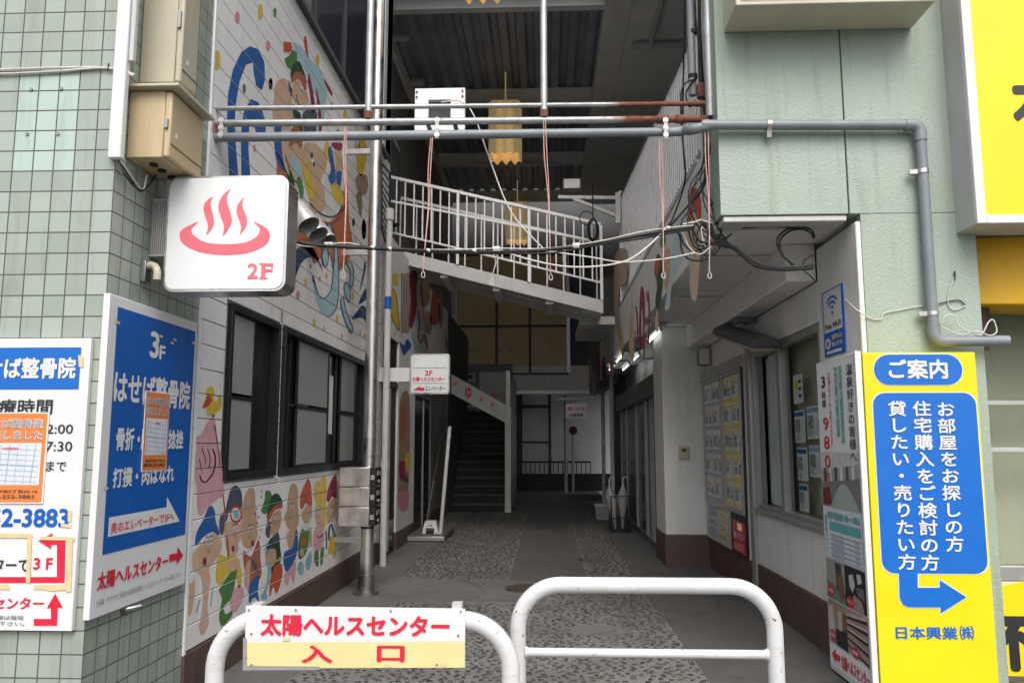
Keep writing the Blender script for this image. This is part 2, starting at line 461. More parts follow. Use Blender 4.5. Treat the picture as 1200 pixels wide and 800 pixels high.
class MB:
    def __init__(s): s.v = []; s.f = []; s.m = []; s.slots = []
    def mi(s, mat):
        if mat not in s.slots: s.slots.append(mat)
        return s.slots.index(mat)
    def add(s, vs, fs, mat):
        o = len(s.v); k = s.mi(mat)
        s.v += [Vector(v) for v in vs]
        for f in fs: s.f.append(tuple(i + o for i in f)); s.m.append(k)
        return s
    def box(s, x0, x1, y0, y1, z0, z1, mat):
        vs = [(x, y, w) for w in (z0, z1) for y in (y0, y1) for x in (x0, x1)]
        return s.add(vs, [(0, 2, 3, 1), (4, 5, 7, 6), (0, 1, 5, 4), (2, 6, 7, 3), (0, 4, 6, 2), (1, 3, 7, 5)], mat)
    def hexa(s, b, t, mat):
        """b and t: two matching closed loops of points"""
        n = len(b)
        fs = [tuple(range(n - 1, -1, -1)), tuple(range(n, 2 * n))] + [(i, (i + 1) % n, n + (i + 1) % n, n + i) for i in range(n)]
        return s.add(list(b) + list(t), fs, mat)
    def bar(s, a, b, w, h, mat, up=(0, 0, 1)):
        a, b = Vector(a), Vector(b); d = (b - a).normalized(); up = Vector(up)
        r = d.cross(up)
        if r.length < 1e-4: r = d.cross(Vector((1, 0, 0)))
        r.normalize(); u = r.cross(d)
        lo = [a + r * i * w / 2 + u * j * h / 2 for i, j in ((-1, -1), (1, -1), (1, 1), (-1, 1))]
        return s.hexa(lo, [p + (b - a) for p in lo], mat)
    def tube(s, pts, r, mat, n=10, cap=True):
        pts = [Vector(p) for p in pts]
        rs = r if isinstance(r, (list, tuple)) else [r] * len(pts)
        t0 = (pts[1] - pts[0]).normalized()
        ref = Vector((0, 0, 1)) if abs(t0.z) < .9 else Vector((1, 0, 0))
        nx = t0.cross(ref).normalized()
        vs = []
        for i, p in enumerate(pts):
            if i == 0: t = t0
            elif i == len(pts) - 1: t = (pts[-1] - pts[-2]).normalized()
            else: t = ((pts[i + 1] - p).normalized() + (p - pts[i - 1]).normalized()).normalized()
            nx = (nx - t * nx.dot(t)).normalized(); ny = t.cross(nx)
            vs += [p + (nx * math.cos(2 * PI * k / n) + ny * math.sin(2 * PI * k / n)) * rs[i] for k in range(n)]
        fs = []
        for i in range(len(pts) - 1):
            for k in range(n):
                a = i * n + k; b = i * n + (k + 1) % n
                fs.append((a, b, b + n, a + n))
        if cap: fs += [tuple(range(n - 1, -1, -1)), tuple(range((len(pts) - 1) * n, len(pts) * n))]
        return s.add(vs, fs, mat)
    def disc(s, c, axis, r, h, mat, n=20, r2=None):
        c = Vector(c); a = Vector(axis).normalized()
        return s.tube([c, c + a * h], [r, r if r2 is None else r2], mat, n)
    def poly(s, pl, pts, mat, off=.002, px=True):
        uv = [pl.uv(*p) for p in pts] if px else pts
        tri = tessellate_polygon([[Vector((a, b, 0)) for a, b in uv]])
        return s.add([pl.pt(a, b, off) for a, b in uv], tri, mat)
    def rect(s, pl, u0, u1, v0, v1, mat, off=.002):
        return s.add([pl.pt(u0, v0, off), pl.pt(u1, v0, off), pl.pt(u1, v1, off), pl.pt(u0, v1, off)], [(0, 1, 2, 3)], mat)
    def slab(s, pl, uv, mat, o0, o1):
        """solid plate with outline uv between the offsets o0 (back) and o1 (front)"""
        n = len(uv); tri = tessellate_polygon([[Vector((a, b, 0)) for a, b in uv]])
        vs = [pl.pt(a, b, o0) for a, b in uv] + [pl.pt(a, b, o1) for a, b in uv]
        fs = [tuple(reversed(t)) for t in tri] + [tuple(i + n for i in t) for t in tri] + [(i, (i + 1) % n, n + (i + 1) % n, n + i) for i in range(n)]
        return s.add(vs, fs, mat)
    def text(s, pl, st, box, mat, off=.003, bold=.018, px=True):
        """box = (x_left, y_top, y_bottom, x_right[, y_mid_right]) in picture pixels of this plane, or (u0, u1, v0, v1) with px=False"""
        vs, fs = text_geo(st, 0)
        if px:
            u0, v1 = pl.uv(box[0], box[1]); _, v0 = pl.uv(box[0], box[2])
            u1, _ = pl.uv(box[3], box[4] if len(box) > 4 else (box[1] + box[2]) / 2)
        else: u0, u1, v0, v1 = box
        xs = [a for a, b in vs]; ys = [b for a, b in vs]
        ax, bx, ay, by = min(xs), max(xs), min(ys), max(ys)
        kx, ky = (u1 - u0) / (bx - ax + 2 * bold), (v1 - v0) / (by - ay + 2 * bold)
        for i, (p, q) in enumerate(STRIKE if bold > .004 else STRIKE[:1]):
            s.add([pl.pt(u0 + (a - ax + bold * (1 + p)) * kx, v0 + (b - ay + bold * (1 + q)) * ky, off + .00012 * i) for a, b in vs], fs, mat)
        return s
    def vtext(s, pl, st, uc, v1, v0, mat, off=.003, bold=.018, w=1.0):
        """characters one under another between heights v1 and v0, centred on uc"""
        h = (v1 - v0) / len(st)
        for i, ch in enumerate(st):
            if ch == ' ': continue
            vs, fs = text_geo(ch, 0)
            cv = v1 - (i + .5) * h
            adv = .5 if ord(ch) > 0x2000 else (min(a for a, b in vs) + max(a for a, b in vs)) / 2
            for i, (p, q) in enumerate(STRIKE if bold > .004 else STRIKE[:1]):
                s.add([pl.pt(uc + (a - adv + bold * p) * h * .95 * w, cv + (b - .37 + bold * q) * h * .95, off + .00012 * i) for a, b in vs], fs, mat)
        return s
    def build(s, name, parent=None, bevel=0.0, smooth=True, seg=2):
        me = bpy.data.meshes.new(name)
        c = Vector((sum(v.x for v in s.v), sum(v.y for v in s.v), sum(v.z for v in s.v))) / len(s.v)
        me.from_pydata([v - c for v in s.v], [], s.f)
        for m in s.slots: me.materials.append(m)
        me.polygons.foreach_set('material_index', s.m)
        if smooth:
            me.polygons.foreach_set('use_smooth', [True] * len(me.polygons))
            me.set_sharp_from_angle(angle=math.radians(38))
        me.update()
        o = bpy.data.objects.new(name, me)
        COL.objects.link(o)
        par = parent
        wp = WORLD.get(par, Vector((0, 0, 0))) if par else Vector((0, 0, 0))
        o.location = c - wp
        WORLD[o] = c
        if par: o.parent = par
        if bevel > 0:
            b = o.modifiers.new('bevel', 'BEVEL'); b.width = bevel; b.segments = seg; b.limit_method = 'ANGLE'; b.angle_limit = math.radians(50)
        return o


WORLD = {}


def thing(name, label, cat, loc, group=None):
    o = bpy.data.objects.new(name, None)
    o.empty_display_size = .1
    COL.objects.link(o); o.location = loc; WORLD[o] = Vector(loc)
    o['label'] = label; o['category'] = cat
    if group: o['group'] = group
    return o


def tag(o, label, cat, group=None):
    o['label'] = label; o['category'] = cat
    if group: o['group'] = group
    return o


def struct(o):
    o['kind'] = 'structure'
    return o


def dup(root, loc, label):
    r = root.copy(); COL.objects.link(r); r.location = loc; r['label'] = label
    for ch in list(root.children):
        c = ch.copy(); COL.objects.link(c); c.parent = r
        for g in list(ch.children):
            d = g.copy(); COL.objects.link(d); d.parent = c
    return r


def fillet(pts, r, n=8):
    pts = [Vector(p) for p in pts]; out = [pts[0]]
    for i in range(1, len(pts) - 1):
        a, b, c = pts[i - 1], pts[i], pts[i + 1]
        d1 = (a - b).normalized(); d2 = (c - b).normalized()
        ang = d1.angle(d2); t = r / math.tan(ang / 2)
        p0 = b + d1 * t; p1 = b + d2 * t
        for k in range(n + 1):
            s = k / n
            out.append(p0 * (1 - s) ** 2 + b * 2 * s * (1 - s) + p1 * s ** 2) if r < .12 else out.append(None)
            if out[-1] is None:
                cen = b + (d1 + d2).normalized() * (r / math.sin(ang / 2))
                va = p0 - cen; vb = p1 - cen; w = va.angle(vb)
                out[-1] = cen + (va * math.sin((1 - s) * w) + vb * math.sin(s * w)) / math.sin(w)
    out.append(pts[-1])
    return out


def smooth_path(pts, n=6):
    """Catmull-Rom through pts"""
    pts = [Vector(p) for p in pts]; q = [pts[0] * 2 - pts[1]] + pts + [pts[-1] * 2 - pts[-2]]
    out = []
    for i in range(1, len(q) - 2):
        for k in range(n):
            t = k / n; a, b, c, d = q[i - 1], q[i], q[i + 1], q[i + 2]
            out.append(.5 * ((2 * b) + (c - a) * t + (2 * a - 5 * b + 4 * c - d) * t * t + (3 * b - a - 3 * c + d) * t ** 3))
    out.append(pts[-1])
    return out


def rrect(u0, u1, v0, v1, r, n=6):
    out = []
    for cu, cv, a0 in ((u1 - r, v1 - r, 0), (u0 + r, v1 - r, 90), (u0 + r, v0 + r, 180), (u1 - r, v0 + r, 270)):
        for k in range(n + 1):
            a = math.radians(a0 + 90 * k / n); out.append((cu + r * math.cos(a), cv + r * math.sin(a)))
    return out


def ell(cx, cy, rx, ry, n=14, rot=0):
    out = []
    for k in range(n):
        a = 2 * PI * k / n; x, y = rx * math.cos(a), ry * math.sin(a)
        out.append((cx + x * math.cos(rot) - y * math.sin(rot), cy + x * math.sin(rot) + y * math.cos(rot)))
    return out


def ribbon(pts, w):
    """outline of a stroke along pts, width w or a list of widths, in the same 2-D units"""
    n = len(pts); ws = w if isinstance(w, (list, tuple)) else [w] * n
    L, R = [], []
    for i, (x, y) in enumerate(pts):
        a = pts[max(0, i - 1)]; b = pts[min(n - 1, i + 1)]
        dx, dy = b[0] - a[0], b[1] - a[1]; l = math.hypot(dx, dy) or 1
        L.append((x - dy / l * ws[i] / 2, y + dx / l * ws[i] / 2)); R.append((x + dy / l * ws[i] / 2, y - dx / l * ws[i] / 2))
    return L + R[::-1]


def curve2(pts, n=5):
    return [(p.x, p.y) for p in smooth_path([Vector((a, b, 0)) for a, b in pts], n)]


XL, XR, XU, XS = -2.18, 2.05, 1.17, 1.5     # left wall, right ground wall, right upper wall, right shopfront
YL, YR = 3.84, 5.25                          # street fronts left and right
YW = 4.90                                    # where tiles give way to siding
JOINT0, PITCH_S = .739, .157                # siding joints

LW = Pl('L', XL)          # left alley wall plane
TF = Pl('F', YL)          # tiled street front
RW = Pl('R', XR)
UW = Pl('R', XU)


def zs(py, px=None, X=None, Y=None): return P(px, py, X=X, Y=Y).z


# ================================================================== the setting: ground
b = MB(); b.box(-600, 600, -600, 600, -.5, -.14, M['asphalt']); struct(b.build('ground', smooth=False))
b = MB(); b.box(-60, 60, .2, 5.2, -.139, -.004, M['conc']); struct(b.build('pavement', bevel=.02))
b = MB(); b.box(-60, 60, -.05, .196, -.139, .004, M['conc']); struct(b.build('kerb', bevel=.02))
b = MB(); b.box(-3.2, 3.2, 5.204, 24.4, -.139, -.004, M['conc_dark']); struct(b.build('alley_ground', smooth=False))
b = MB(); b.box(-1.72, 1.06, 5.21, 22.2, -.1, .0, M['pebble']); struct(b.build('pebble_paving', smooth=False))
# the pebbles themselves: thousands of dark stones bedded in the mortar
rp = random.Random(17)
vs, fs = [], []
PX0, PX1 = -1.70, 1.04
row = 0; y = 5.25
def bare(x, y):
    if -.44 < x < .48 and y > 9.17: return True
    if 7.93 < y < 9.33 and x < .05: return True
    if x < -1.70 + .20 * max(0, min(1, (y - 5.2) / 3)) + .02 and y < 9.5: return True
    if (x - .405) ** 2 + (y - 6.85) ** 2 < .05 or (x - .62) ** 2 + (y - 10.9) ** 2 < .055: return True
    return (x + .17) ** 2 + (y - 8.72) ** 2 < .1
while y < 22.1:
    x = PX0 + (.035 if row % 2 else 0)
    while x < PX1:
        qx, qy = x + rp.uniform(-.022, .022), y + rp.uniform(-.02, .02)
        if not bare(qx, qy) and rp.random() < .93:
            a, c = rp.uniform(.017, .027), rp.uniform(.012, .018); t = rp.gauss(0, .5); ct, st_ = math.cos(t), math.sin(t); h = rp.uniform(.005, .012)
            o = len(vs)
            for rad, hh in ((1.0, -.002), (.72, h * .75)):
                for k in range(8):
                    e = k * PI / 4; ex, ey = a * rad * math.cos(e), c * rad * math.sin(e)
                    vs.append((qx + ex * ct - ey * st_, qy + ex * st_ + ey * ct, hh))
            vs.append((qx, qy, h))
            for k in range(8):
                k2 = (k + 1) % 8; fs.append((o + k, o + k2, o + 8 + k2, o + 8 + k)); fs.append((o + 8 + k, o + 8 + k2, o + 16))
        x += .068
    y += .060; row += 1
b = MB(); b.add(vs, fs, M['stone']); o = b.build('pebbles'); o['kind'] = 'stuff'; tag(o, 'dark oval pebbles bedded in the mortar of the alley floor', 'pebbles')


def floor_sheet(name, pts, mat, h):
    b = MB(); n = len(pts); tri = tessellate_polygon([[Vector((a, c, 0)) for a, c in pts]])
    vs = [(a, c, h) for a, c in pts] + [(a, c, -.08) for a, c in pts]
    b.add(vs, list(tri) + [(i, (i + 1) % n, n + (i + 1) % n, n + i) for i in range(n)], mat)
    return struct(b.build(name, smooth=False))


floor_sheet('concrete_border', [(-2.18, 5.21), (-1.70, 5.21), (-1.62, 6.3), (-1.50, 7.9), (-1.46, 9.3), (-1.70, 9.8), (-1.72, 22.2), (-2.18, 22.2)], M['conc'], .004)
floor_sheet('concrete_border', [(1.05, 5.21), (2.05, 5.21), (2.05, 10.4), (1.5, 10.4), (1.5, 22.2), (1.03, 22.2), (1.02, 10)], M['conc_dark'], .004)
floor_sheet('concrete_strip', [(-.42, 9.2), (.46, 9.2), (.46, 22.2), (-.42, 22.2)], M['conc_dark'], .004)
floor_sheet('concrete_strip', [(-1.52, 7.95), (-.02, 8.05), (.02, 9.1), (-.4, 9.25), (-1.48, 9.3)], M['conc'], .008)
floor_sheet('concrete_patch', [(a * (1 + .1 * random.uniform(-1, 1)), c) for a, c in ell(.405, 6.85, .19, .2, 22)], M['conc'], .004)
floor_sheet('concrete_patch', ell(.62, 10.9, .2, .22, 22), M['conc_dark'], .004)
mh = thing('manhole_cover', 'round rusty brown manhole cover set in the concrete strip behind the guard rails', 'manhole cover', (-.17, 8.72, .006))
b = MB(); b.disc((-.17, 8.72, -.03), (0, 0, 1), .275, .042, M['steel_dk'], 40); b.build('rim', mh)
b = MB(); b.disc((-.17, 8.72, -.02), (0, 0, 1), .25, .036, M['manhole'], 40)
for i in range(-4, 5):
    for j in range(-4, 5):
        if i * i + j * j < 19: b.box(-.17 + i * .05 - .017, -.17 + i * .05 + .017, 8.72 + j * .05 - .017, 8.72 + j * .05 + .017, .0155, .02, M['manhole'])
b.build('lid', mh)
# the step at the far end of the alley
b = MB(); b.box(-1.0, 1.5, 22.2, 24.6, -.1, .16, M['conc']); struct(b.build('step', bevel=.015))

# ================================================================== left: tiled building
tb = thing('tiled_building', 'corner building clad in pale green square tiles at the left of the alley', 'building', (-5, 4.3, 0))
b = MB()
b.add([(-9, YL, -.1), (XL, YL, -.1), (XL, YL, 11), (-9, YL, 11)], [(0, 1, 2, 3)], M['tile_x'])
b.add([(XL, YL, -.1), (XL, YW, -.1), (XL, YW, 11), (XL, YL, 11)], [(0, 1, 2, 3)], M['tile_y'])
b.add([(-9, YL, 11), (XL, YL, 11), (XL, YW, 11), (-9, YW, 11)], [(0, 1, 2, 3)], M['white'])
b.add([(-9, YL, -.1), (-9, YW, -.1), (-9, YW, 11), (-9, YL, 11)], [(0, 1, 2, 3)], M['white'])
b.add([(-9, YW, -.1), (XL, YW, -.1), (XL, YW, 11), (-9, YW, 11)], [(0, 1, 2, 3)], M['white'])
b.build('tiled_wall', tb, smooth=False)

# ================================================================== left: siding building with the mural
SIDE_END = 10.45
ZTOP = 5.39
mbld = thing('mural_building', 'white clapboard building painted with gnomes and a treasure ship along the left side', 'building', (-3, 7.5, 0))
ZB = zs(766, 212.5, X=XL)       # foot of the siding
wz0, wz1 = zs(560, 290, X=XL), zs(366, 295, X=XL)
wins = [(P(265, 460, X=XL).y, P(324.5, 460, X=XL).y), (P(330, 460, X=XL).y, P(427, 480, X=XL).y)]
strips = []
k = -6
while True:
    a = JOINT0 + k * PITCH_S + .003; c = JOINT0 + (k + 1) * PITCH_S - .003
    k += 1
    if c < ZB + .02: continue
    if a > ZTOP: break
    strips.append((max(a, ZB), min(c, ZTOP)))
b = MB()
wlo, whi = wz0 + .01, wz1 - .01
b.box(XL - .3, XL - .014, YW + .004, SIDE_END, -.1, wlo, M['gap']); b.box(XL - .3, XL - .014, YW + .004, SIDE_END, whi, ZTOP, M['gap'])
for lo, hi in ((YW + .004, wins[0][0] + .01), (wins[0][1] - .01, wins[1][0] + .01), (wins[1][1] - .01, SIDE_END)): b.box(XL - .3, XL - .014, lo, hi, wlo, whi, M['gap'])
for a, c in strips:
    segs = [(YW + .03, SIDE_END)]
    if c > wz0 - .02 and a < wz1 + .02:
        segs = [(YW + .03, wins[0][0] - .05), (wins[0][1] + .03, wins[1][0] - .03), (wins[1][1] + .05, SIDE_END)]
        for lo, hi in wins:      # boards cut round the opening
            if a < wz0 - .02: segs.append((lo - .05, hi + .05)); b.box(XL - .013, XL, lo - .05, hi + .05, a, wz0 - .02, M['siding']); segs.pop()
            if c > wz1 + .02: b.box(XL - .013, XL, lo - .05, hi + .05, wz1 + .02, c, M['siding'])
    for lo, hi in segs:
        if hi - lo > .005: b.box(XL - .013, XL, lo, hi, a, c, M['siding'])
b.build('siding', mbld, bevel=.003, seg=1)
b = MB(); b.box(XL - .02, XL + .012, YW + .003, YW + .03, ZB - .02, ZTOP, M['wpaint']); b.build('corner_trim', mbld, bevel=.003)
b = MB(); b.box(XL - .2, XL + .015, YW + .003, SIDE_END, -.1, ZB - .008, M['brown']); b.build('base_band', mbld, bevel=.006)
b = MB(); b.box(XL - .05, XL + .05, YW + .01, SIDE_END + .1, ZTOP + .003, ZTOP + .06, M['darkgrey']); b.build('ledge', mbld, bevel=.004)
# window surround strip in white between the two windows
for wi, (lo, hi) in enumerate(wins):
    fr = MB(); fw = .045
    fr.box(XL - .06, XL + .022, lo, hi, wz1 - fw, wz1, M['black']); fr.box(XL - .06, XL + .022, lo, hi, wz0, wz0 + fw, M['black'])
    fr.box(XL - .06, XL + .022, lo, lo + fw, wz0 + fw, wz1 - fw, M['black']); fr.box(XL - .06, XL + .022, hi - fw, hi, wz0 + fw, wz1 - fw, M['black'])
    w = fr.build('window', mbld, bevel=.003)
    if wi == 1: w['label'] = 'wider black framed window with papers behind the glass'
    g = MB(); g.box(XL - .058, XL - .052, lo + fw, hi - fw, wz0 + fw, wz1 - fw, M['winglass']); g.build('pane', w)
    L_ = hi - lo
    spans = [(.05, .50)] if wi == 0 else [(.14, .47), (.63, .84)]
    for s0, s1 in spans:
        a0, a1 = lo + L_ * s0, lo + L_ * s1
        sc_ = MB()
        for zz0, zz1 in ((wz0 + fw + .004, (wz0 + wz1) / 2 - .05), ((wz0 + wz1) / 2 - .025, wz1 - fw - .006)):
            sc_.box(XL - .012, XL - .008, a0 + .02, a1 - .02, zz0 + .02, zz1, M['mesh'])
        for q0, q1, v0, v1 in ((a0, a1, wz1 - fw - .018, wz1 - fw - .002), (a0, a1, wz0 + fw + .002, wz0 + fw + .024), (a0, a1, (wz0 + wz1) / 2 - .05, (wz0 + wz1) / 2 - .025)):
            sc_.box(XL - .02, XL - .002, q0, q1, v0, v1, M['black'])
        for q in (a0, a1 - .02): sc_.box(XL - .021, XL - .001, q, q + .02, wz0 + fw + .025, wz1 - fw - .019, M['black'])
        sc_.build('insect_screen', w)
    st = MB()
    for s_ in ((.52, .97) if wi == 0 else (.09, .50, .60, .88)):
        st.box(XL - .045, XL - .024, lo + L_ * s_ - .02, lo + L_ * s_ + .02, wz0 + fw + .001, wz1 - fw - .001, M['black'])
    st.build('sash', w)
    if wi == 1:
        pp = MB(); pw = Pl('L', XL - .051)
        pp.rect(pw, lo + L_ * .17, lo + L_ * .30, wz0 + .2, wz0 + .62, M['paper'])
        for i in range(9): pp.rect(pw, lo + L_ * .185, lo + L_ * (.285 - .02 * (i % 3)), wz0 + .26 + i * .035, wz0 + .268 + i * .035, M['greyink'], .003)
        pp.rect(pw, lo + L_ * .52, lo + L_ * .585, wz0 + .35, wz0 + .95, M['paper'])
        pp.build('paper_notice', w)
# ---- dark glazed storey above the mural
b = MB(); b.box(XL - .25, XL - .06, YW + .01, SIDE_END + .2, ZTOP + .0605, 9.0, M['darkgrey'])
b.build('upper_wall', mbld)
for i in range(5):
    y0 = 5.0 + i * 1.12
    b = MB(); b.box(XL - .06, XL - .05, y0 + .05, y0 + 1.06, ZTOP + .12, 8.9, M['bluglass']); b.box(XL - .059, XL - .02, y0, y0 + .05, ZTOP + .07, 8.95, M['black'])
    b.build('glass_panel', mbld)
b = MB(); b.box(XL - .2, XL - .02, SIDE_END - .02, SIDE_END + .5, ZTOP + .065, 9.0, M['greypaint']); b.build('end_panel', mbld, bevel=.005)


# ---- the mural: flat paint on the boards, cut at every joint
class Mural:
    def __init__(s, strips=None, pl=LW): s.b = None; s.parts = []; s.strips = strips; s.pl = pl
    def shape(s, pts, col, layer=1, uv=False):
        q = pts if uv else [s.pl.uv(*p) for p in pts]
        off = .0008 + .0006 * layer
        mat = pc(col)
        s.b = MB(); us = [a for a, c in q]; vs_ = [c for a, c in q]
        s.parts.append((s.b, min(us), max(us), min(vs_), max(vs_)))
        for t in tessellate_polygon([[Vector((a, c, 0)) for a, c in q]]):
            tri = [q[i] for i in t]
            if not s.strips:
                s.b.add([s.pl.pt(a, c, off) for a, c in tri], [(0, 1, 2)], mat); continue
            lo, hi = min(c for a, c in tri), max(c for a, c in tri)
            for z0, z1 in s.strips:
                if z1 <= lo or z0 >= hi: continue
                poly = tri
                for lim, sg in ((z0 + .001, 1), (z1 - .001, -1)):
                    out = []
                    for i in range(len(poly)):
                        p, r = poly[i - 1], poly[i]
                        dp, dr = (p[1] - lim) * sg, (r[1] - lim) * sg
                        if (dp >= 0) != (dr >= 0):
                            f = dp / (dp - dr); out.append((p[0] + (r[0] - p[0]) * f, p[1] + (r[1] - p[1]) * f))
                        if dr >= 0: out.append(r)
                    poly = out
                    if not poly: break
                if len(poly) >= 3: s.b.add([s.pl.pt(a, c, off) for a, c in poly], [tuple(range(len(poly)))], mat)
        return s
    def blob(s, pts, col, layer=1, n=4):
        q = pts + [pts[0]]
        P3 = [Vector((a, c, 0)) for a, c in pts]; out = []; m = len(P3)
        for i in range(m):
            a, b_, c, d = P3[i - 1], P3[i], P3[(i + 1) % m], P3[(i + 2) % m]
            for k in range(n):
                t = k / n; p = .5 * ((2 * b_) + (c - a) * t + (2 * a - 5 * b_ + 4 * c - d) * t * t + (3 * b_ - a - 3 * c + d) * t ** 3)
                out.append((p.x, p.y))
        return s.shape(out, col, layer)
    def ell(s, cx, cy, rx, ry, col, layer=1, n=12): return s.shape(ell(cx, cy, rx, ry, n), col, layer)
    def line(s, pts, w, col, layer=2): return s.shape(ribbon(curve2(pts, 4), w), col, layer)
    def build(s, name, parent):
        """shapes that overlap become one painted figure, shapes apart become figures of their own"""
        left = [([p[0]], *p[1:]) for p in s.parts if p[0].v]
        i = 0
        while i < len(left):
            a = left[i]; j = i + 1; hit = False
            while j < len(left):
                c = left[j]
                if a[1] < c[2] and c[1] < a[2] and a[3] < c[4] and c[3] < a[4]:
                    a = (a[0] + c[0], min(a[1], c[1]), max(a[2], c[2]), min(a[3], c[3]), max(a[4], c[4])); left.pop(j); hit = True
                else: j += 1
            left[i] = a
            if not hit: i += 1
        for g in left:
            b = MB()
            for k in g[0]:
                o = len(b.v); b.v += k.v; idx = [b.mi(m_) for m_ in k.slots]
                b.f += [tuple(q + o for q in f_) for f_ in k.f]; b.m += [idx[q] for q in k.m]
            b.build(name, parent, smooth=False)


MS = strips
g4 = lambda pts: z(pts, 215, 555, 4.445)
g5 = lambda pts: z(pts, 300, 545, 5)
g1 = lambda pts: z(pts, 300, 20, 5)
g2 = lambda pts: z(pts, 320, 130, 5)
g3 = lambda pts: z(pts, 330, 240, 5)
g8 = lambda pts: z(pts, 215, 440, 6.667)
g0 = lambda pts: z(pts, 200, 0, 4)

# bath bag with a yellow duck
m = Mural(MS)
m.blob([(243, 494), (250, 488), (253, 500), (255, 521), (259, 536), (261, 560), (263, 578), (256, 584), (245, 592), (236, 604), (231, 597), (230, 570), (225, 545), (227, 516), (236, 508)], 'rose', 1)
for q in ([(120, 650), (140, 740)], [(140, 560), (165, 640), (165, 690)], [(185, 570), (205, 650), (195, 720)]): m.line(g8(q), 2.6, 'white', 3); m.line(g8(q), 1.6, 'maroon', 4)
m.line(g8([(225, 570), (245, 640), (235, 740), (200, 800), (170, 830), (140, 820), (125, 780)]), 4.2, 'white', 3)
m.line(g8([(225, 570), (245, 640), (235, 740), (200, 800), (170, 830), (140, 820), (125, 780)]), 2.6, 'maroon', 4)
m.line(g8([(238, 385), (255, 470), (265, 540), (285, 700)]), [2, 1.4] + [1.2] * 11, 'maroon', 3)
m.blob(g8([(218, 320), (228, 275), (242, 300), (238, 322)]), 'red', 2)
m.blob(g8([(175, 125), (195, 90), (225, 90), (240, 140), (235, 190), (262, 200), (275, 150), (298, 190), (295, 240), (260, 285), (200, 310), (180, 300), (182, 230)]), 'yellow', 3)
m.blob(g8([(145, 250), (165, 200), (190, 150), (220, 180), (212, 210), (180, 245)]), 'red', 4)
m.build('painted_bath_bag', mbld)


def face(m, f, cx, cy, s=1.0, mouth=None):
    m.shape(ell(*f([(cx - 9 * s, cy)])[0], 1.7 * s, 3.5 * s, 10), 'white', 5); m.shape(ell(*f([(cx + 9 * s, cy - 4)])[0], 1.7 * s, 3.5 * s, 10), 'white', 5)
    m.shape(ell(*f([(cx - 7 * s, cy)])[0], .7 * s, 1.7 * s, 8), 'black', 6); m.shape(ell(*f([(cx + 8 * s, cy - 4)])[0], .7 * s, 1.7 * s, 8), 'black', 6)
    nx, ny = f([(cx - 3 * s, cy + 30 * s)])[0]
    m.shape(ell(nx, ny, 2.6 * s, 4.2 * s, 10), 'dull', 5); m.shape(ell(nx - .2 * s, ny - .3 * s, 2.4 * s, 3.8 * s, 10), 'tan', 6)
    for e_ in (-9, 9): m.line(f([(cx + (e_ - 7) * s, cy - 22 * s - (4 if e_ > 0 else 0)), (cx + e_ * s, cy - 27 * s - (4 if e_ > 0 else 0)), (cx + (e_ + 7) * s, cy - 24 * s - (4 if e_ > 0 else 0))]), .7, 'black', 5)
    if mouth: m.shape(ell(*f([mouth])[0], 2.0 * s, 4.4 * s, 10), 'maroon', 5)


# eight gnomes painted along the foot of the wall
m = Mural(MS); f = g4
m.blob(f([(85, 370), (150, 310), (185, 330), (200, 360), (190, 410), (150, 470), (130, 500), (140, 540), (130, 620), (125, 690), (130, 780), (95, 840), (80, 790), (90, 740), (100, 650), (95, 560), (80, 520), (50, 500), (45, 420)]), 'skin', 1)
m.blob(f([(10, 560), (25, 540), (35, 570), (58, 550), (55, 640), (35, 740), (15, 690)]), 'skin', 1)
m.blob(f([(62, 375), (65, 310), (100, 240), (125, 180), (145, 165), (163, 200), (165, 240), (183, 300), (178, 320), (150, 300), (100, 330)]), 'blue', 3)
m.line(f([(85, 650), (65, 720)]), 2, 'sky', 2); m.line(f([(152, 590), (140, 690)]), 1.5, 'sky', 2)
face(m, f, 130, 355, 1.1, (108, 455)); m.build('painted_gnome', mbld)
m = Mural(MS)
m.blob(f([(215, 260), (250, 250), (300, 270), (310, 310), (285, 360), (285, 400), (250, 430), (225, 400), (215, 340)]), 'skin', 2)
m.blob(f([(205, 250), (225, 150), (245, 80), (270, 60), (295, 80), (305, 130), (300, 180), (265, 175), (235, 200), (225, 240)]), 'slate', 3)
m.blob(f([(185, 300), (190, 220), (215, 205), (207, 310)]), 'slate', 2)
m.blob(f([(170, 480), (185, 420), (220, 430), (280, 430), (300, 500), (300, 570), (285, 590), (270, 520), (230, 520), (200, 570), (170, 560)]), 'yellow', 1)
m.blob(f([(190, 590), (230, 530), (270, 480), (275, 520), (250, 640), (210, 690), (220, 730), (250, 710), (250, 740), (205, 790), (185, 760), (190, 700), (200, 650), (185, 610)]), 'green', 2)
m.blob(f([(225, 470), (270, 440), (285, 480), (245, 510)]), 'skin', 3)
m.shape(f(ell(272, 210, 33, 46)), 'red', 5); m.shape(f(ell(270, 209, 25, 34)), 'white', 6); m.shape(f(ell(272, 214, 15, 20)), 'sky', 7)
m.line(f([(205, 110), (212, 180), (214, 240)]), 1.4, 'red', 4); m.line(f([(224, 320), (229, 380), (232, 430)]), 1.8, 'red', 5)
face(m, f, 268, 288, .9, (256, 388)); m.build('painted_gnome', mbld)
m = Mural(MS)
m.blob(f([(305, 190), (320, 110), (345, 72), (370, 90), (375, 180), (385, 290), (380, 340), (350, 390), (310, 370), (300, 300)]), 'tan', 1)
m.blob(f([(310, 400), (350, 430), (390, 340), (400, 440), (405, 530), (370, 560), (335, 620), (345, 520), (318, 500)]), 'rust', 2)
m.blob(f([(345, 580), (375, 535), (395, 530), (385, 610), (395, 670), (370, 640), (340, 670)]), 'blue', 3)
m.blob(f([(270, 590), (300, 580), (315, 630), (290, 690), (265, 720), (240, 690), (250, 620)]), 'rose', 1)
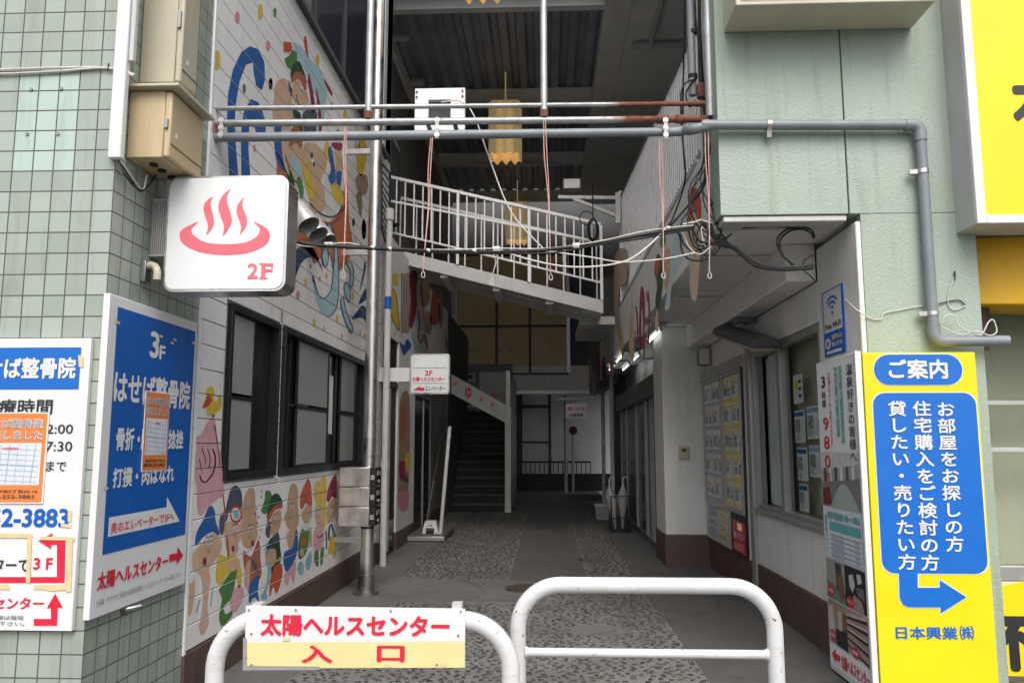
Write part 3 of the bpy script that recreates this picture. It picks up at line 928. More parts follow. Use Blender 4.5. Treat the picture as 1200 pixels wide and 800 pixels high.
m.blob(f([(325, 470), (350, 450), (340, 540), (330, 600), (315, 560)]), 'skin', 3); m.line(f([(355, 450), (375, 490), (390, 505)]), 4, 'slate', 4)
for q in ((380, 180), (375, 210), (390, 225), (385, 255), (400, 290), (395, 330), (405, 90), (405, 120), (400, 390), (398, 410)): m.shape(f(ell(q[0], q[1], 5, 8, 8)), 'sky', 1)
face(m, f, 348, 290, .9, (358, 360)); m.build('painted_gnome', mbld)
m = Mural(MS); f = g5
m.blob(f([(85, 330), (110, 270), (145, 270), (145, 340), (125, 390), (90, 410)]), 'tan', 2)
m.blob(f([(65, 340), (85, 330), (80, 420), (57, 410), (55, 380)]), 'slate', 1)
m.blob(f([(75, 440), (130, 400), (140, 470), (145, 560), (105, 600), (90, 650), (85, 560), (70, 500)]), 'dkgreen', 1)
m.blob(f([(85, 660), (110, 590), (150, 580), (150, 660), (120, 750), (100, 710), (80, 770), (78, 720)]), 'red', 2)
m.blob(f([(55, 500), (110, 490), (115, 560), (80, 600), (60, 560)]), 'tan', 3)
m.blob(f([(62, 300), (75, 220), (95, 175), (125, 165), (150, 200), (150, 225), (100, 245), (75, 300)]), 'dkgreen', 3)
m.blob(f([(55, 150), (85, 155), (90, 200), (60, 280), (30, 270), (40, 230), (50, 200)]), 'green', 2)
m.blob(f([(62, 330), (75, 280), (110, 235), (150, 225), (148, 250), (110, 260), (80, 315)]), 'red', 4)
m.line(f([(95, 570), (120, 560), (148, 535)]), 2, 'yellow', 4); m.line(f([(60, 560), (75, 600), (70, 680), (40, 770)]), 3, 'sky', 4); m.shape(f(ell(45, 765, 20, 18)), 'sky', 5)
for i in range(7): a = i * .9; m.line(f([(65, 480), (65 + 26 * math.cos(a), 480 + 32 * math.sin(a))]), .8, 'blue', 5)
m.blob(f([(95, 420), (130, 390), (118, 440), (98, 455)]), 'slate', 4)
face(m, f, 115, 308, .75); m.build('painted_gnome', mbld)
m = Mural(MS)
m.blob(f([(185, 200), (200, 120), (225, 108), (245, 140), (245, 230), (250, 330), (225, 380), (190, 370), (165, 310), (180, 260)]), 'tan', 1)
m.blob(f([(165, 510), (200, 480), (235, 370), (245, 450), (235, 530), (200, 600), (175, 620), (160, 570)]), 'blue', 2)
m.blob(f([(180, 400), (225, 370), (222, 440), (205, 490), (190, 480)]), 'tan', 3)
m.blob(f([(165, 640), (200, 600), (230, 560), (230, 640), (215, 690), (200, 640), (185, 700), (170, 690)]), 'rose', 2)
face(m, f, 210, 245, .85); m.build('painted_gnome', mbld)
m = Mural(MS)
m.blob(f([(258, 180), (275, 130), (305, 78), (322, 130), (325, 240), (290, 220), (270, 255), (258, 240)]), 'red', 3)
m.blob(f([(265, 290), (300, 230), (325, 240), (325, 310), (290, 340)]), 'tan', 2)
m.blob(f([(268, 340), (300, 340), (325, 300), (312, 370), (285, 385)]), 'white', 4)
m.blob(f([(250, 440), (270, 370), (305, 370), (310, 420), (295, 510), (255, 550), (245, 500)]), 'green', 1); m.shape(f(ell(278, 445, 16, 26)), 'red', 2); m.shape(f(ell(268, 510, 13, 26)), 'tan', 3); m.shape(f(ell(318, 420, 9, 60)), 'tan', 1)
m.blob(f([(245, 580), (265, 560), (280, 600), (265, 645), (245, 620)]), 'sky', 2); m.blob(f([(290, 560), (322, 500), (320, 590), (295, 610)]), 'sky', 2)
m.build('painted_gnome', mbld)
m = Mural(MS)
m.blob(f([(345, 250), (385, 230), (390, 310), (365, 345), (350, 340)]), 'skin', 2)
m.blob(f([(338, 150), (350, 100), (375, 80), (400, 60), (412, 100), (410, 200), (405, 350), (388, 370), (385, 240), (350, 230)]), 'yellow', 3)
m.blob(f([(335, 440), (345, 370), (385, 330), (395, 430), (380, 490), (345, 490)]), 'rose', 2); m.line(f([(355, 415), (375, 420), (390, 400)]), 1.6, 'maroon', 3); m.shape(f(ell(375, 90, 10, 12)), 'white', 4)
m.blob(f([(345, 500), (365, 500), (365, 590), (347, 580), (340, 540)]), 'green', 1); m.blob(f([(378, 500), (398, 480), (390, 570), (376, 580)]), 'green', 1)
face(m, f, 365, 280, .6); m.build('painted_gnome', mbld)
m = Mural(MS)
m.blob(f([(415, 240), (460, 190), (468, 270), (445, 320), (415, 330)]), 'tan', 1)
m.blob(f([(412, 190), (430, 110), (460, 55), (472, 90), (470, 190), (445, 180), (425, 215)]), 'maroon', 3)
m.blob(f([(425, 470), (450, 390), (465, 480), (470, 520), (455, 545), (440, 510), (420, 510)]), 'yellow', 2); m.line(f([(408, 380), (412, 440), (410, 490)]), 1.6, 'slate', 3); m.line(f([(440, 340), (452, 380), (462, 420)]), 2.2, 'blue', 3); m.line(f([(432, 350), (425, 400), (430, 440)]), 2, 'navy', 3)
face(m, f, 445, 265, .55); m.build('painted_gnome', mbld)

# dots, arches and waves of the upper picture
m = Mural(MS)
for cx, cy, rx, ry, c in ((278, 21, 2.8, 7.5, 'pink'), (305, 14, 3, 9.5, 'yellow'), (322, 15, 1.9, 6, 'green'), (254, 71, 4, 12, 'yellow'), (314, 54, 2.5, 6.5, 'pink'), (317, 98, 2.4, 7, 'yellow'),
                          (286, 104, 1.9, 6, 'green'), (252, 150, 3.5, 9, 'pink'), (298, 174, 1.6, 5, 'pink'), (372, 71, 2.2, 6.6, 'yellow'), (389, 125, 1.7, 4.5, 'olive'), (404, 135, 2.2, 6, 'yellow')): m.ell(cx, cy, rx, ry, c)
for cx, cy, rx, ry, c in ((140, 455, 9, 30, 'yellow'), (95, 530, 11, 28, 'pink'), (190, 690, 9, 25, 'yellow'), (248, 725, 6, 18, 'rose'), (325, 670, 8, 25, 'yellow'), (352, 770, 6, 20, 'rose'), (420, 100, 7, 20, 'yellow'),
                          (262, 415, 8, 18, 'yellow'), (222, 432, 7, 16, 'rose'), (170, 360, 5, 14, 'olive'), (432, 200, 6, 20, 'rose'), (417, 535, 7, 25, 'yellow'), (460, 745, 6, 18, 'rose'), (485, 770, 7, 18, 'yellow')):
    m.shape(g3(ell(cx, cy, rx, ry)), c)
m.build('painted_dot', mbld)
m = Mural(MS)
ar1 = g0([(275, 870), (262, 560), (268, 440), (290, 330), (330, 245), (370, 217), (410, 232), (437, 290), (440, 370), (425, 420), (400, 400), (388, 340), (385, 290), (350, 300), (320, 380), (300, 500), (298, 620), (318, 870)])
ar2 = g0([(332, 870), (327, 640), (340, 530), (375, 465), (410, 480), (435, 540), (443, 600), (440, 645), (400, 625), (385, 555), (365, 590), (362, 700), (374, 870)])
for a in (ar1, ar2):
    cx = sum(p[0] for p in a) / len(a); cy = sum(p[1] for p in a) / len(a)
    m.shape([((x_ - cx) * 1.0 + cx + .5, y_ + .8) for x_, y_ in a], 'navy', 1); m.shape(a, 'blue', 2)
wv = g3([(70, 460), (70, 300), (100, 250), (160, 235), (200, 280), (240, 390), (200, 320), (150, 310), (110, 350), (85, 410)])
m.blob(wv, 'navy', 2)
m.blob(g3([(485, 330), (495, 360), (480, 430), (455, 510), (475, 400)]), 'navy', 2); m.blob(g3([(490, 490), (495, 550), (450, 580)]), 'navy', 2)
m.blob(g3([(470, 590), (495, 610), (495, 690), (470, 660), (410, 670), (440, 625)]), 'navy', 2); m.shape(g3(ell(482, 145, 14, 60)), 'navy', 2)
for q in ([(290, 120), (320, 220), (332, 400), (330, 540), (310, 620), (260, 655), (215, 590), (195, 520), (180, 410), (215, 530), (250, 545), (285, 500), (300, 400), (308, 260)],
          [(375, 340), (400, 335), (420, 380), (415, 470), (400, 470), (398, 385)], [(362, 480), (380, 450), (400, 500), (395, 570), (375, 540)],
          [(340, 560), (360, 540), (375, 620), (415, 720), (400, 745), (360, 650)]):
    m.blob(g3(q), 'ltblue', 4); qq = g3(q); m.line(qq + [qq[0]], 1.1, 'navy', 5)
for e in (ell(280, 155, 16, 50), ell(253, 305, 20, 58)): q = g3(e); m.shape(q, 'ltblue', 4); m.shape(ribbon(q + [q[0]], 1.0), 'navy', 5)
m.line(g3([(245, 345), (235, 300), (250, 255), (270, 265), (290, 320), (300, 380)]), 1.0, 'navy', 6)
m.build('painted_wave', mbld)
# the ship and its passengers
m = Mural(MS)
m.shape(g2([(20, 230), (50, 330), (90, 400), (110, 480), (150, 590), (200, 600), (260, 640), (330, 650), (390, 600), (412, 540), (415, 420), (435, 420), (445, 640), (470, 790), (440, 880), (370, 960), (330, 810), (240, 900), (210, 830), (120, 740), (20, 600)]), 'orange', 2)
m.line(g2([(70, 260), (110, 400), (150, 540), (210, 610), (300, 665), (370, 645), (420, 560)]), 1.2, 'black', 4)
m.line(g2([(215, 540), (260, 590), (340, 622), (395, 580), (408, 470)]), 1.6, 'black', 4); m.line(g2([(20, 240), (80, 370), (140, 480)]), 1.5, 'black', 4)
m.build('painted_ship', mbld)
m = Mural(MS)
m.blob(g1([(215, 155), (260, 170), (320, 250), (380, 320), (415, 420), (410, 500), (390, 640), (365, 660), (370, 520), (330, 420), (280, 300), (240, 230)]), 'ltblue', 1)
m.blob(g1([(105, 470), (110, 400), (150, 360), (190, 380), (205, 440), (210, 500), (215, 600), (190, 660), (120, 640), (95, 560)]), 'skin', 2)
m.shape(g1([(160, 145), (205, 150), (212, 192), (190, 207), (160, 205)]), 'red', 3)
m.shape(g1([(165, 245), (190, 230), (210, 195), (238, 205), (240, 260), (205, 310), (180, 290)]), 'green', 3)
m.blob(g1([(200, 340), (215, 280), (250, 260), (275, 310), (285, 350), (240, 330), (210, 360)]), 'dkgreen', 4)
m.blob(g1([(215, 400), (235, 365), (265, 380), (280, 430), (300, 450), (305, 500), (270, 520), (235, 500), (215, 470)]), 'skin', 4)
m.blob(g1([(203, 390), (215, 340), (245, 320), (275, 345), (290, 400), (285, 435), (255, 365), (225, 372)]), 'rust', 5)
m.blob(g1([(190, 370), (200, 400), (212, 430), (205, 470), (190, 420)]), 'slate', 3)
m.shape(g1(ell(265, 425, 10, 18)), 'white', 5); m.shape(g1(ell(265, 432, 4, 9)), 'black', 6); m.line(g1([(235, 455), (240, 490), (250, 515)]), 1.2, 'maroon', 6)
for q in ([(310, 330), (330, 430), (345, 520), (330, 560), (315, 450), (303, 380)], [(350, 410), (375, 520), (385, 650), (370, 680), (362, 560)], [(400, 365), (445, 440), (440, 460), (405, 395)], [(268, 300), (292, 360), (292, 430), (280, 400)]): m.blob(g1(q), 'maroon', 3)
m.blob(g1([(280, 120), (295, 125), (305, 232), (298, 235), (285, 180)]), 'red', 3)
m.shape(g1(ell(85, 395, 12, 35)), 'yellow', 1)
m.blob(g1([(215, 510), (240, 550), (260, 570), (275, 690), (255, 660), (220, 600)]), 'dkgreen', 3); m.blob(g1([(275, 560), (350, 540), (348, 680), (290, 690), (275, 640)]), 'slate', 3)
m.blob(g1([(195, 680), (220, 640), (250, 650), (270, 690), (265, 770), (230, 740), (195, 760)]), 'rust', 4)
m.build('painted_sail_figure', mbld)
m = Mural(MS)
m.blob(g2([(50, 190), (95, 180), (165, 200), (180, 300), (165, 440), (120, 430), (80, 350), (60, 300)]), 'skin', 3); m.blob(g2([(115, 260), (165, 340), (150, 400), (110, 340), (100, 300)]), 'ltblue', 4)
m.blob(g2([(100, 350), (130, 410), (150, 385), (175, 440), (175, 500), (160, 510), (140, 430), (115, 420), (90, 410)]), 'green', 4); m.blob(g2([(8, 90), (45, 90), (50, 230), (65, 350), (40, 330), (10, 250)]), 'blue', 4)
m.blob(g2([(180, 200), (240, 195), (310, 260), (310, 330), (280, 420), (330, 500), (300, 570), (250, 600), (215, 560), (200, 400), (185, 320)]), 'skin', 3)
m.blob(g2([(180, 310), (210, 290), (215, 360), (240, 430), (245, 520), (215, 510), (190, 450), (178, 380)]), 'yellow', 5); m.shape(g2(ell(225, 262, 8, 18)), 'black', 5); m.shape(g2(ell(238, 312, 6, 14)), 'black', 5); m.shape(g2(ell(232, 285, 14, 18)), 'white', 4)
m.blob(g2([(300, 400), (335, 340), (340, 440), (400, 560), (370, 610), (320, 600), (300, 500)]), 'white', 4)
m.blob(g2([(320, 240), (340, 210), (360, 330), (365, 400), (345, 440), (320, 390), (338, 340)]), 'blue', 5); m.blob(g2([(300, 200), (325, 190), (325, 260), (305, 290)]), 'yellow', 5)
m.blob(g2([(360, 230), (395, 230), (410, 330), (400, 350), (370, 355), (365, 290)]), 'skin', 4); m.blob(g2([(340, 190), (400, 190), (395, 235), (360, 222)]), 'maroon', 5); m.shape(g2(ell(378, 125, 12, 14)), 'maroon', 5)
m.blob(g2([(370, 360), (400, 360), (395, 430), (380, 490), (370, 420)]), 'blue', 5); m.blob(g2([(340, 440), (365, 420), (405, 480), (400, 560), (370, 530), (345, 490)]), 'yellow', 6)
m.blob(g2([(500, 180), (540, 180), (550, 260), (520, 380), (490, 340)]), 'yellow', 2); m.blob(g2([(490, 380), (550, 380), (550, 480), (510, 490), (485, 440)]), 'dull', 2); m.blob(g2([(488, 480), (520, 500), (515, 620), (495, 560)]), 'olive', 2)
m.shape(g2(ell(530, 690, 12, 60)), 'navy', 2); m.shape(g2(ell(470, 655, 8, 25)), 'yellow', 1); m.line(g2([(480, 200), (495, 235), (505, 190)]), 1.0, 'maroon', 3)
m.build('painted_crew', mbld)

# ---- the left wall beyond the steel pole: doors, painted panel, upper picture
Y0, Y1 = SIDE_END, 17.6
DZ = P(465, 400, X=XL).z
b = MB()
segs = [(Y0 + .004, P(447, 500, X=XL).y), (P(466, 500, X=XL).y, P(486, 500, X=XL).y), (P(505, 500, X=XL).y, Y1)]
for i, (lo, hi) in enumerate(segs): b.box(XL - .3, XL, lo, hi, .25, DZ, M['white' if i < 2 else 'midgrey'])
b.box(XL - .3, XL - .001, Y0 + .004, Y1, DZ + .002, 4.45, M['white'])
b.build('far_wall', mbld, bevel=.004)
for lo, hi in segs: b = MB(); b.box(XL - .25, XL + .012, lo, hi, -.1, .245, M['brown']); b.build('base_band', mbld)
for (lo, hi), nm in (((segs[0][1], segs[1][0]), 'glass_door'), ((segs[1][1], segs[2][0]), 'elevator_door')):
    d = MB(); d.box(XL - .2, XL - .03, lo, hi, 0, DZ, M['black'])
    d = d.build(nm, mbld)
    q = MB(); mid = lo + (hi - lo) * .55
    q.box(XL - .029, XL - .018, lo + .08, mid - .03, .1, DZ - .75, M['winglass']); q.box(XL - .029, XL - .018, mid + .03, hi - .08, .1, DZ - .75, M['winglass'])
    q.box(XL - .029, XL - .018, lo + .08, hi - .08, DZ - .55, DZ - .08, M['winglass']); q.build('pane', d)
    q = MB(); q.box(XL - .028, XL - .004, mid - .02, mid + .02, .05, DZ - .7, M['alu']); q.box(XL - .028, XL - .002, lo, hi, DZ - .68, DZ - .6, M['steel_dk']); q.build('frame', d)
m = Mural(None)
f = lambda pts: z(pts, 400, 380, 3.075)
m.blob(f([(212, 270), (245, 260), (245, 500), (235, 640), (215, 670), (205, 620), (208, 450)]), 'dull', 1); m.blob(f([(205, 610), (240, 600), (240, 660), (218, 675), (205, 650)]), 'pink', 2)
m.blob(f([(230, 470), (248, 465), (246, 530), (232, 520)]), 'yellow', 2); m.blob(f([(207, 500), (228, 495), (226, 560), (210, 550)]), 'maroon', 2); m.blob(f([(228, 540), (242, 560), (240, 570), (228, 565)]), 'navy', 3)
m.blob(f([(212, 300), (232, 300), (230, 400), (212, 420)]), 'rust', 2)
f = lambda pts: z(pts, 440, 280, 5)
m.blob(f([(75, 240), (105, 205), (130, 205), (135, 270), (105, 260), (90, 285), (78, 280)]), 'yellow', 1)
for q in ([(95, 300), (110, 300), (125, 360), (140, 530), (120, 510), (90, 440)],): m.blob(f(q), 'yellow', 1); m.line(f(q), .8, 'black', 2)
for i in range(6): m.line(f([(150 + 9 * i, 200), (154 + 9 * i, 330), (150 + 9 * i, 460), (152 + 8 * i, 550)]), 1.3, 'olive' if i % 2 else 'dull', 1)
m.blob(f([(200, 200), (245, 200), (240, 300), (242, 400), (215, 520), (197, 500), (205, 350)]), 'maroon', 1)
m.blob(f([(270, 230), (310, 250), (320, 350), (290, 400), (268, 370)]), 'dull', 1); m.blob(f([(330, 330), (345, 300), (380, 420), (360, 500), (320, 480)]), 'rust', 1); m.blob(f([(300, 420), (330, 470), (320, 560), (290, 520)]), 'dull', 1)
m.blob(f([(370, 330), (390, 320), (395, 470), (375, 520)]), 'dull', 1)
m.line(f([(248, 420), (258, 500), (250, 560), (265, 610), (285, 560), (305, 640)]), 1.6, 'maroon', 2); m.blob(f([(140, 600), (165, 620), (185, 585), (210, 625), (185, 660), (165, 680), (148, 640)]), 'blue', 2)
m.blob(f([(200, 535), (222, 540), (240, 600), (255, 640), (230, 650), (213, 580)]), 'ltblue', 2); m.blob(f([(40, 470), (65, 420), (75, 470), (45, 500)]), 'ltblue', 2); m.blob(f([(410, 560), (425, 640), (412, 640)]), 'maroon', 2)
for q in ((55, 530), (78, 535), (115, 555), (150, 560), (20, 560)): m.shape(f(ell(q[0], q[1], 5, 14, 8)), 'yellow' if q[0] % 2 else 'rose', 1)
m.build('painted_dancer', mbld)
# recessed grey storey above the painted wall
b = MB(); b.box(-3.0, -2.62, 10.96, 22, 4.45, 9, M['midgrey']); b.box(-2.62, XL - .02, 10.6, 10.95, 4.46, 9, M['greypaint'])
b.build('upper_wall', mbld)
b = MB(); b.box(-2.618, -2.58, 12.6, 13.7, 4.6, 6.75, M['greypaint']); b.box(-2.579, -2.55, 12.72, 13.58, 4.7, 6.6, M['darkgrey']); b.build('upper_door', mbld, bevel=.005)

# ================================================================== right: shop building
shop = thing('shop_building', 'green stucco and white shop building with a balcony along the right side', 'building', (2.4, 8, 0))
XJ = P(988, 120, Y=YR).x
b = MB()
b.box(XU, XJ - .004, YR, YR + .25, 3.03, 9.5, M['stucco']); b.box(XJ + .004, 2.82, YR, YR + .25, 3.03, 9.5, M['stucco']); b.box(XR + .035, 2.82, YR, YR + .25, -.1, 3.028, M['stucco'])
b.box(XJ - .004, XJ + .004, YR + .02, YR + .2, 3.03, 9.5, M['black'])
b.build('green_wall', shop, bevel=.012)
b = MB(); b.box(XU + .02, XJ - .012, YR + .012, YR + .24, 2.985, 3.026, M['palegrey']); b.build('beam_trim', shop, bevel=.008)
b = MB(); b.box(XR, XR + .034, YR + .002, 6.04, -.1, 2.98, M['white']); b.box(XR + .035, 2.7, YR + .252, 6.03, -.1, 2.98, M['white']); b.build('corner_pillar', shop, bevel=.01)
XW = XU + .025
b = MB(); b.box(XW, XW + .14, YR + .252, 17.6, 3.0, 3.71, M['white']); b.build('balcony_wall', shop, bevel=.012)
b = MB(); b.box(XW - .006, XW + .16, YR + .9, 12.6, 3.713, 3.745, M['palegrey']); b.build('coping', shop, bevel=.004)
b = MB()
b.box(XW + .142, 2.6, YR + .252, 17.6, 3.03, 3.14, M['ceil'])
for i in range(6): b.box(XW + .16 + i * .01, 2.0, 6.4 + i * 1.82, 6.406 + i * 1.82, 3.024, 3.0295, M['midgrey'])
b.build('soffit', shop)
b = MB(); b.box(1.82, 2.05, 6.05, 10.39, 2.74, 3.028, M['ceil']); b.box(1.40, 2.3, 11.3, 11.55, 2.72, 3.028, M['ceil']); b.build('ceiling_beam', shop, bevel=.01)
# balcony rail
RT = lambda y: 4.87 + max(0, y - 6.6) * .098
rl = MB(); rl.bar((XW + .055, 6.12, 4.89), (XW + .055, 6.6, 4.89), .07, .045, M['darkgrey']); rl.bar((XW + .055, 6.6, 4.89), (XW + .055, 12.62, RT(12.62) + .02), .07, .045, M['darkgrey']); rl.box(XW + .03, XW + .08, 6.12, 12.62, 3.80, 3.83, M['palegrey'])
rl = rl.build('balcony_rail', shop, bevel=.004)
for i in range(60):
    y = 6.18 + i * .108
    s_ = MB(); s_.box(XW + .025, XW + .075, y, y + .055, 3.832, RT(y) - .004, M['wpaint']); s_.build('slat', rl)
s_ = MB(); s_.box(XW + .0, XW + .11, 12.63, 12.74, 3.715, 5.58, M['wpaint']); s_.build('end_post', rl, bevel=.005)
# white end column, corridor wall and ceiling behind the rail
b = MB(); b.box(XW + .02, XW + .45, YR + .253, 6.08, 3.712, 9.5, M['white']); b.build('end_column', shop, bevel=.01)
b = MB(); b.box(2.5, 2.7, 6.1, 24.5, 3.15, 9, M['midgrey']); b.build('corridor_wall', shop)
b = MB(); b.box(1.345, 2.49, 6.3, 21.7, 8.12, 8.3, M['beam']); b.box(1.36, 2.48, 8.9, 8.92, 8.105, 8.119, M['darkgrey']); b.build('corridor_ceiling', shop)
b = MB(); b.tube(fillet([(2.0, 10.3, 8.05), (1.75, 11.2, 8.05), (1.75, 12.6, 8.05)], .08), .05, M['palegrey'], 10); b.tube([(1.45, 12.6, 8.04), (2.3, 12.6, 8.04)], .055, M['palegrey'], 10); b.build('drain_pipe', shop)
# ground floor wall
b = MB(); b.box(XR, 2.25, 6.045, 8.06, .372, .86, M['white']); b.box(XR, 2.25, 6.045, 10.38, 2.43, 2.738, M['white']); b.build('front_wall', shop, bevel=.006)
b = MB(); b.box(XR - .012, 2.25, 6.045, 8.06, -.1, .37, M['brown']); b.build('base_band', shop, bevel=.006); b = MB(); b.box(XR - .012, 2.25, 8.22, 10.38, -.1, .37, M['brown']); b.build('base_band', shop, bevel=.006)
b = MB(); b.box(XR - .03, XR + .2, 6.045, 8.055, .862, .905, M['alu']); b.build('window_sill', shop, bevel=.006)
wf = MB()
for a, c in ((6.05, 6.1), (7.12, 7.22), (7.98, 8.05)): wf.box(XR + .0, XR + .09, a, c, .906, 2.42, M['alu'])
wf.box(XR + .002, XR + .088, 6.1, 7.98, 2.36, 2.42, M['alu']); wf.box(XR + .002, XR + .088, 6.1, 7.98, .906, .95, M['alu'])
wf = wf.build('window', shop, bevel=.004)
g = MB(); g.box(XR + .06, XR + .066, 6.1, 7.12, .95, 2.36, M['clear']); g.box(XR + .04, XR + .046, 7.22, 7.98, .95, 2.36, M['clear']); g.build('pane', wf)
g = MB(); g.box(XR + .16, XR + .17, 6.05, 8.05, .9, 2.42, M['screenback']); g.build('blind', wf)
g = MB(); pts = [(7.98, .12), (7.8, .1), (7.72, .07), (7.6, .11), (7.5, .06), (7.4, .1), (7.24, .08)]
for i in range(len(pts) - 1):
    (y0, d0), (y1, d1) = pts[i], pts[i + 1]
    g.add([(XR + d0, y0, .96), (XR + d1, y1, .96), (XR + d1, y1, 2.35), (XR + d0, y0, 2.35)], [(0, 1, 2, 3)], M['midgrey'] if i % 2 else M['greypaint'])
g.build('curtain', wf)
b = MB(); b.box(2.27, 2.49, 6.05, 10.39, .0, 3.0, M['darkgrey']); b.build('room_fill', shop)  # solid fill added behind the blind to block light leaking in
b = MB(); b.box(XR - .03, XR + .1, 8.07, 8.21, -.05, 2.50, M['alu']); b.build('metal_post', shop, bevel=.006)
b = MB(); b.box(XS, 2.4, 10.4, 11.25, .385, 3.026, M['white']); b.build('pillar', shop, bevel=.012)
b = MB(); b.box(XS - .012, 2.4, 10.388, 11.26, -.1, .382, M['brown']); b.build('base_band', shop, bevel=.006)
# recessed glass shopfront beyond the pillar
b = MB(); b.box(XS + .25, 2.4, 11.26, 17.6, 2.2, 3.02, M['palegrey']); b.box(XS + .02, XS + .24, 11.26, 17.55, 2.22, 2.52, M['steel_dk']); b.build('shopfront_fascia', shop, bevel=.006)
sf = MB()
for y in (11.3, 12.25, 12.5, 13.0, 13.2, 14.4, 14.6, 16.2, 17.4): sf.box(XS + .10, XS + .125, y, y + .07, 0, 2.218, M['alu'])
sf.box(XS + .09, XS + .127, 11.26, 17.5, .0, .09, M['steel_dk'])
sf = sf.build('shopfront', shop, bevel=.004)
g = MB(); g.box(XS + .13, XS + .14, 11.26, 17.55, .02, 2.215, M['greenglass']); g.build('pane', sf)
b = MB(); b.box(XS + .3, 2.6, 17.6, 22.2, 0, 3.7, M['midgrey']); b.box(XS - .1, XS + .31, 17.7, 19.2, 0, .36, M['brown']); b.build('rear_wall', shop)
b = MB(); b.box(XW, 1.6, 17.605, 22, 2.9, 5.2, M['midgrey']); b.build('rear_balcony', shop)
for y, x in ((16.7, 1.36), (19.6, 1.38)):
    b = MB(); b.tube([(x, y, .0), (x, y, 2.95)], .045, M['greypaint'], 12); b.tube([(x, y, 1.4), (x, y, 1.46)], .052, M['greypaint'], 12); b.build('down_pipe', shop)
# faded figures painted on the balcony wall
PW = Pl('R', XW)
m = Mural(None, PW); f = lambda pts: z(pts, 670, 190, 2.977)
m.blob(f([(410, 140), (420, 85), (445, 105), (452, 150), (450, 205), (430, 165), (415, 210), (408, 190)]), 'red', 3)
m.blob(f([(398, 260), (410, 205), (430, 165), (450, 200), (450, 260), (445, 380), (435, 480), (415, 460), (410, 340)]), 'fadedtan', 1)
m.blob(f([(350, 330), (360, 240), (380, 190), (392, 260), (385, 340), (350, 430), (342, 505), (325, 510), (340, 420)]), 'fadedblue', 1); m.shape(f(ell(415, 320, 9, 24)), 'fadedblue', 3); m.shape(f(ell(414, 320, 3, 8)), 'maroon', 4)
m.blob(f([(308, 285), (312, 260), (320, 245), (330, 270), (318, 300)]), 'green', 2); m.blob(f([(290, 370), (300, 320), (315, 345), (318, 430), (303, 512), (292, 490), (298, 430)]), 'dkgreen', 2); m.blob(f([(288, 380), (300, 325), (308, 360), (296, 400)]), 'red', 3)
m.blob(f([(290, 560), (300, 515), (304, 580), (296, 592)]), 'fadedtan', 1); m.blob(f([(322, 320), (345, 310), (340, 420), (325, 440)]), 'skin', 1)
m.line(f([(222, 500), (228, 530), (232, 635)]), 1.6, 'maroon', 2); m.blob(f([(236, 640), (238, 470), (248, 432), (256, 500), (250, 635)]), 'maroon', 2); m.line(f([(258, 490), (266, 450), (271, 530), (268, 635)]), 1.8, 'maroon', 2); m.shape(f(ell(246, 560, 3, 50)), 'white', 3)
m.blob(f([(200, 600), (210, 460), (216, 540), (218, 680), (205, 690)]), 'fadedtan', 1); m.blob(f([(150, 330), (195, 310), (190, 420), (165, 450), (180, 680), (168, 640), (150, 540)]), 'fadeddull', 1); m.blob(f([(172, 600), (180, 610), (179, 690), (172, 660)]), 'yellow', 2)
m.blob(f([(135, 690), (147, 660), (146, 740), (135, 752)]), 'rose', 1)
for q in ((60, 720, 'fadeddull'), (90, 700, 'maroon'), (110, 715, 'navy'), (30, 740, 'rust'), (75, 770, 'fadeddull')): m.blob(f([(q[0], q[1] - 40), (q[0] + 10, q[1]), (q[0] + 6, q[1] + 50), (q[0] - 6, q[1] + 20)]), q[2], 1)
m.build('painted_figure', shop)

# ---- notice board with letting sheets
nb = thing('notice_board', 'aluminium framed notice board full of printed letting sheets beside the white pillar', 'notice board', (XR, 9.3, .4))
NB = Pl('R', XR - .04)
b = MB(); b.box(XR - .04, XR - .002, 8.24, 10.37, .375, 2.42, M['palegrey']); b.build('back_panel', nb, bevel=.004)
b = MB()
for y0, y1 in ((8.36, 9.22), (9.30, 10.32)):
    for a, c, p, q in ((y0, y1, 2.26, 2.30), (y0, y1, .80, .84)): b.box(XR - .062, XR - .041, a, c, p, q, M['alu'])
    for a in (y0, y1 - .035): b.box(XR - .061, XR - .041, a, a + .035, .84, 2.26, M['alu'])
b.box(XR - .07, XR - .041, 8.24, 10.37, 2.302, 2.42, M['alu']); b.build('frame', nb, bevel=.003)
b = MB(); b.box(XR - .045, XR - .0405, 8.245, 8.35, .38, 2.30, M['black']); b.box(XR - .0455, XR - .0405, 8.35, 9.0, .38, .795, M['black']); b.build('dark_panel', nb)
rnd = random.Random(3)
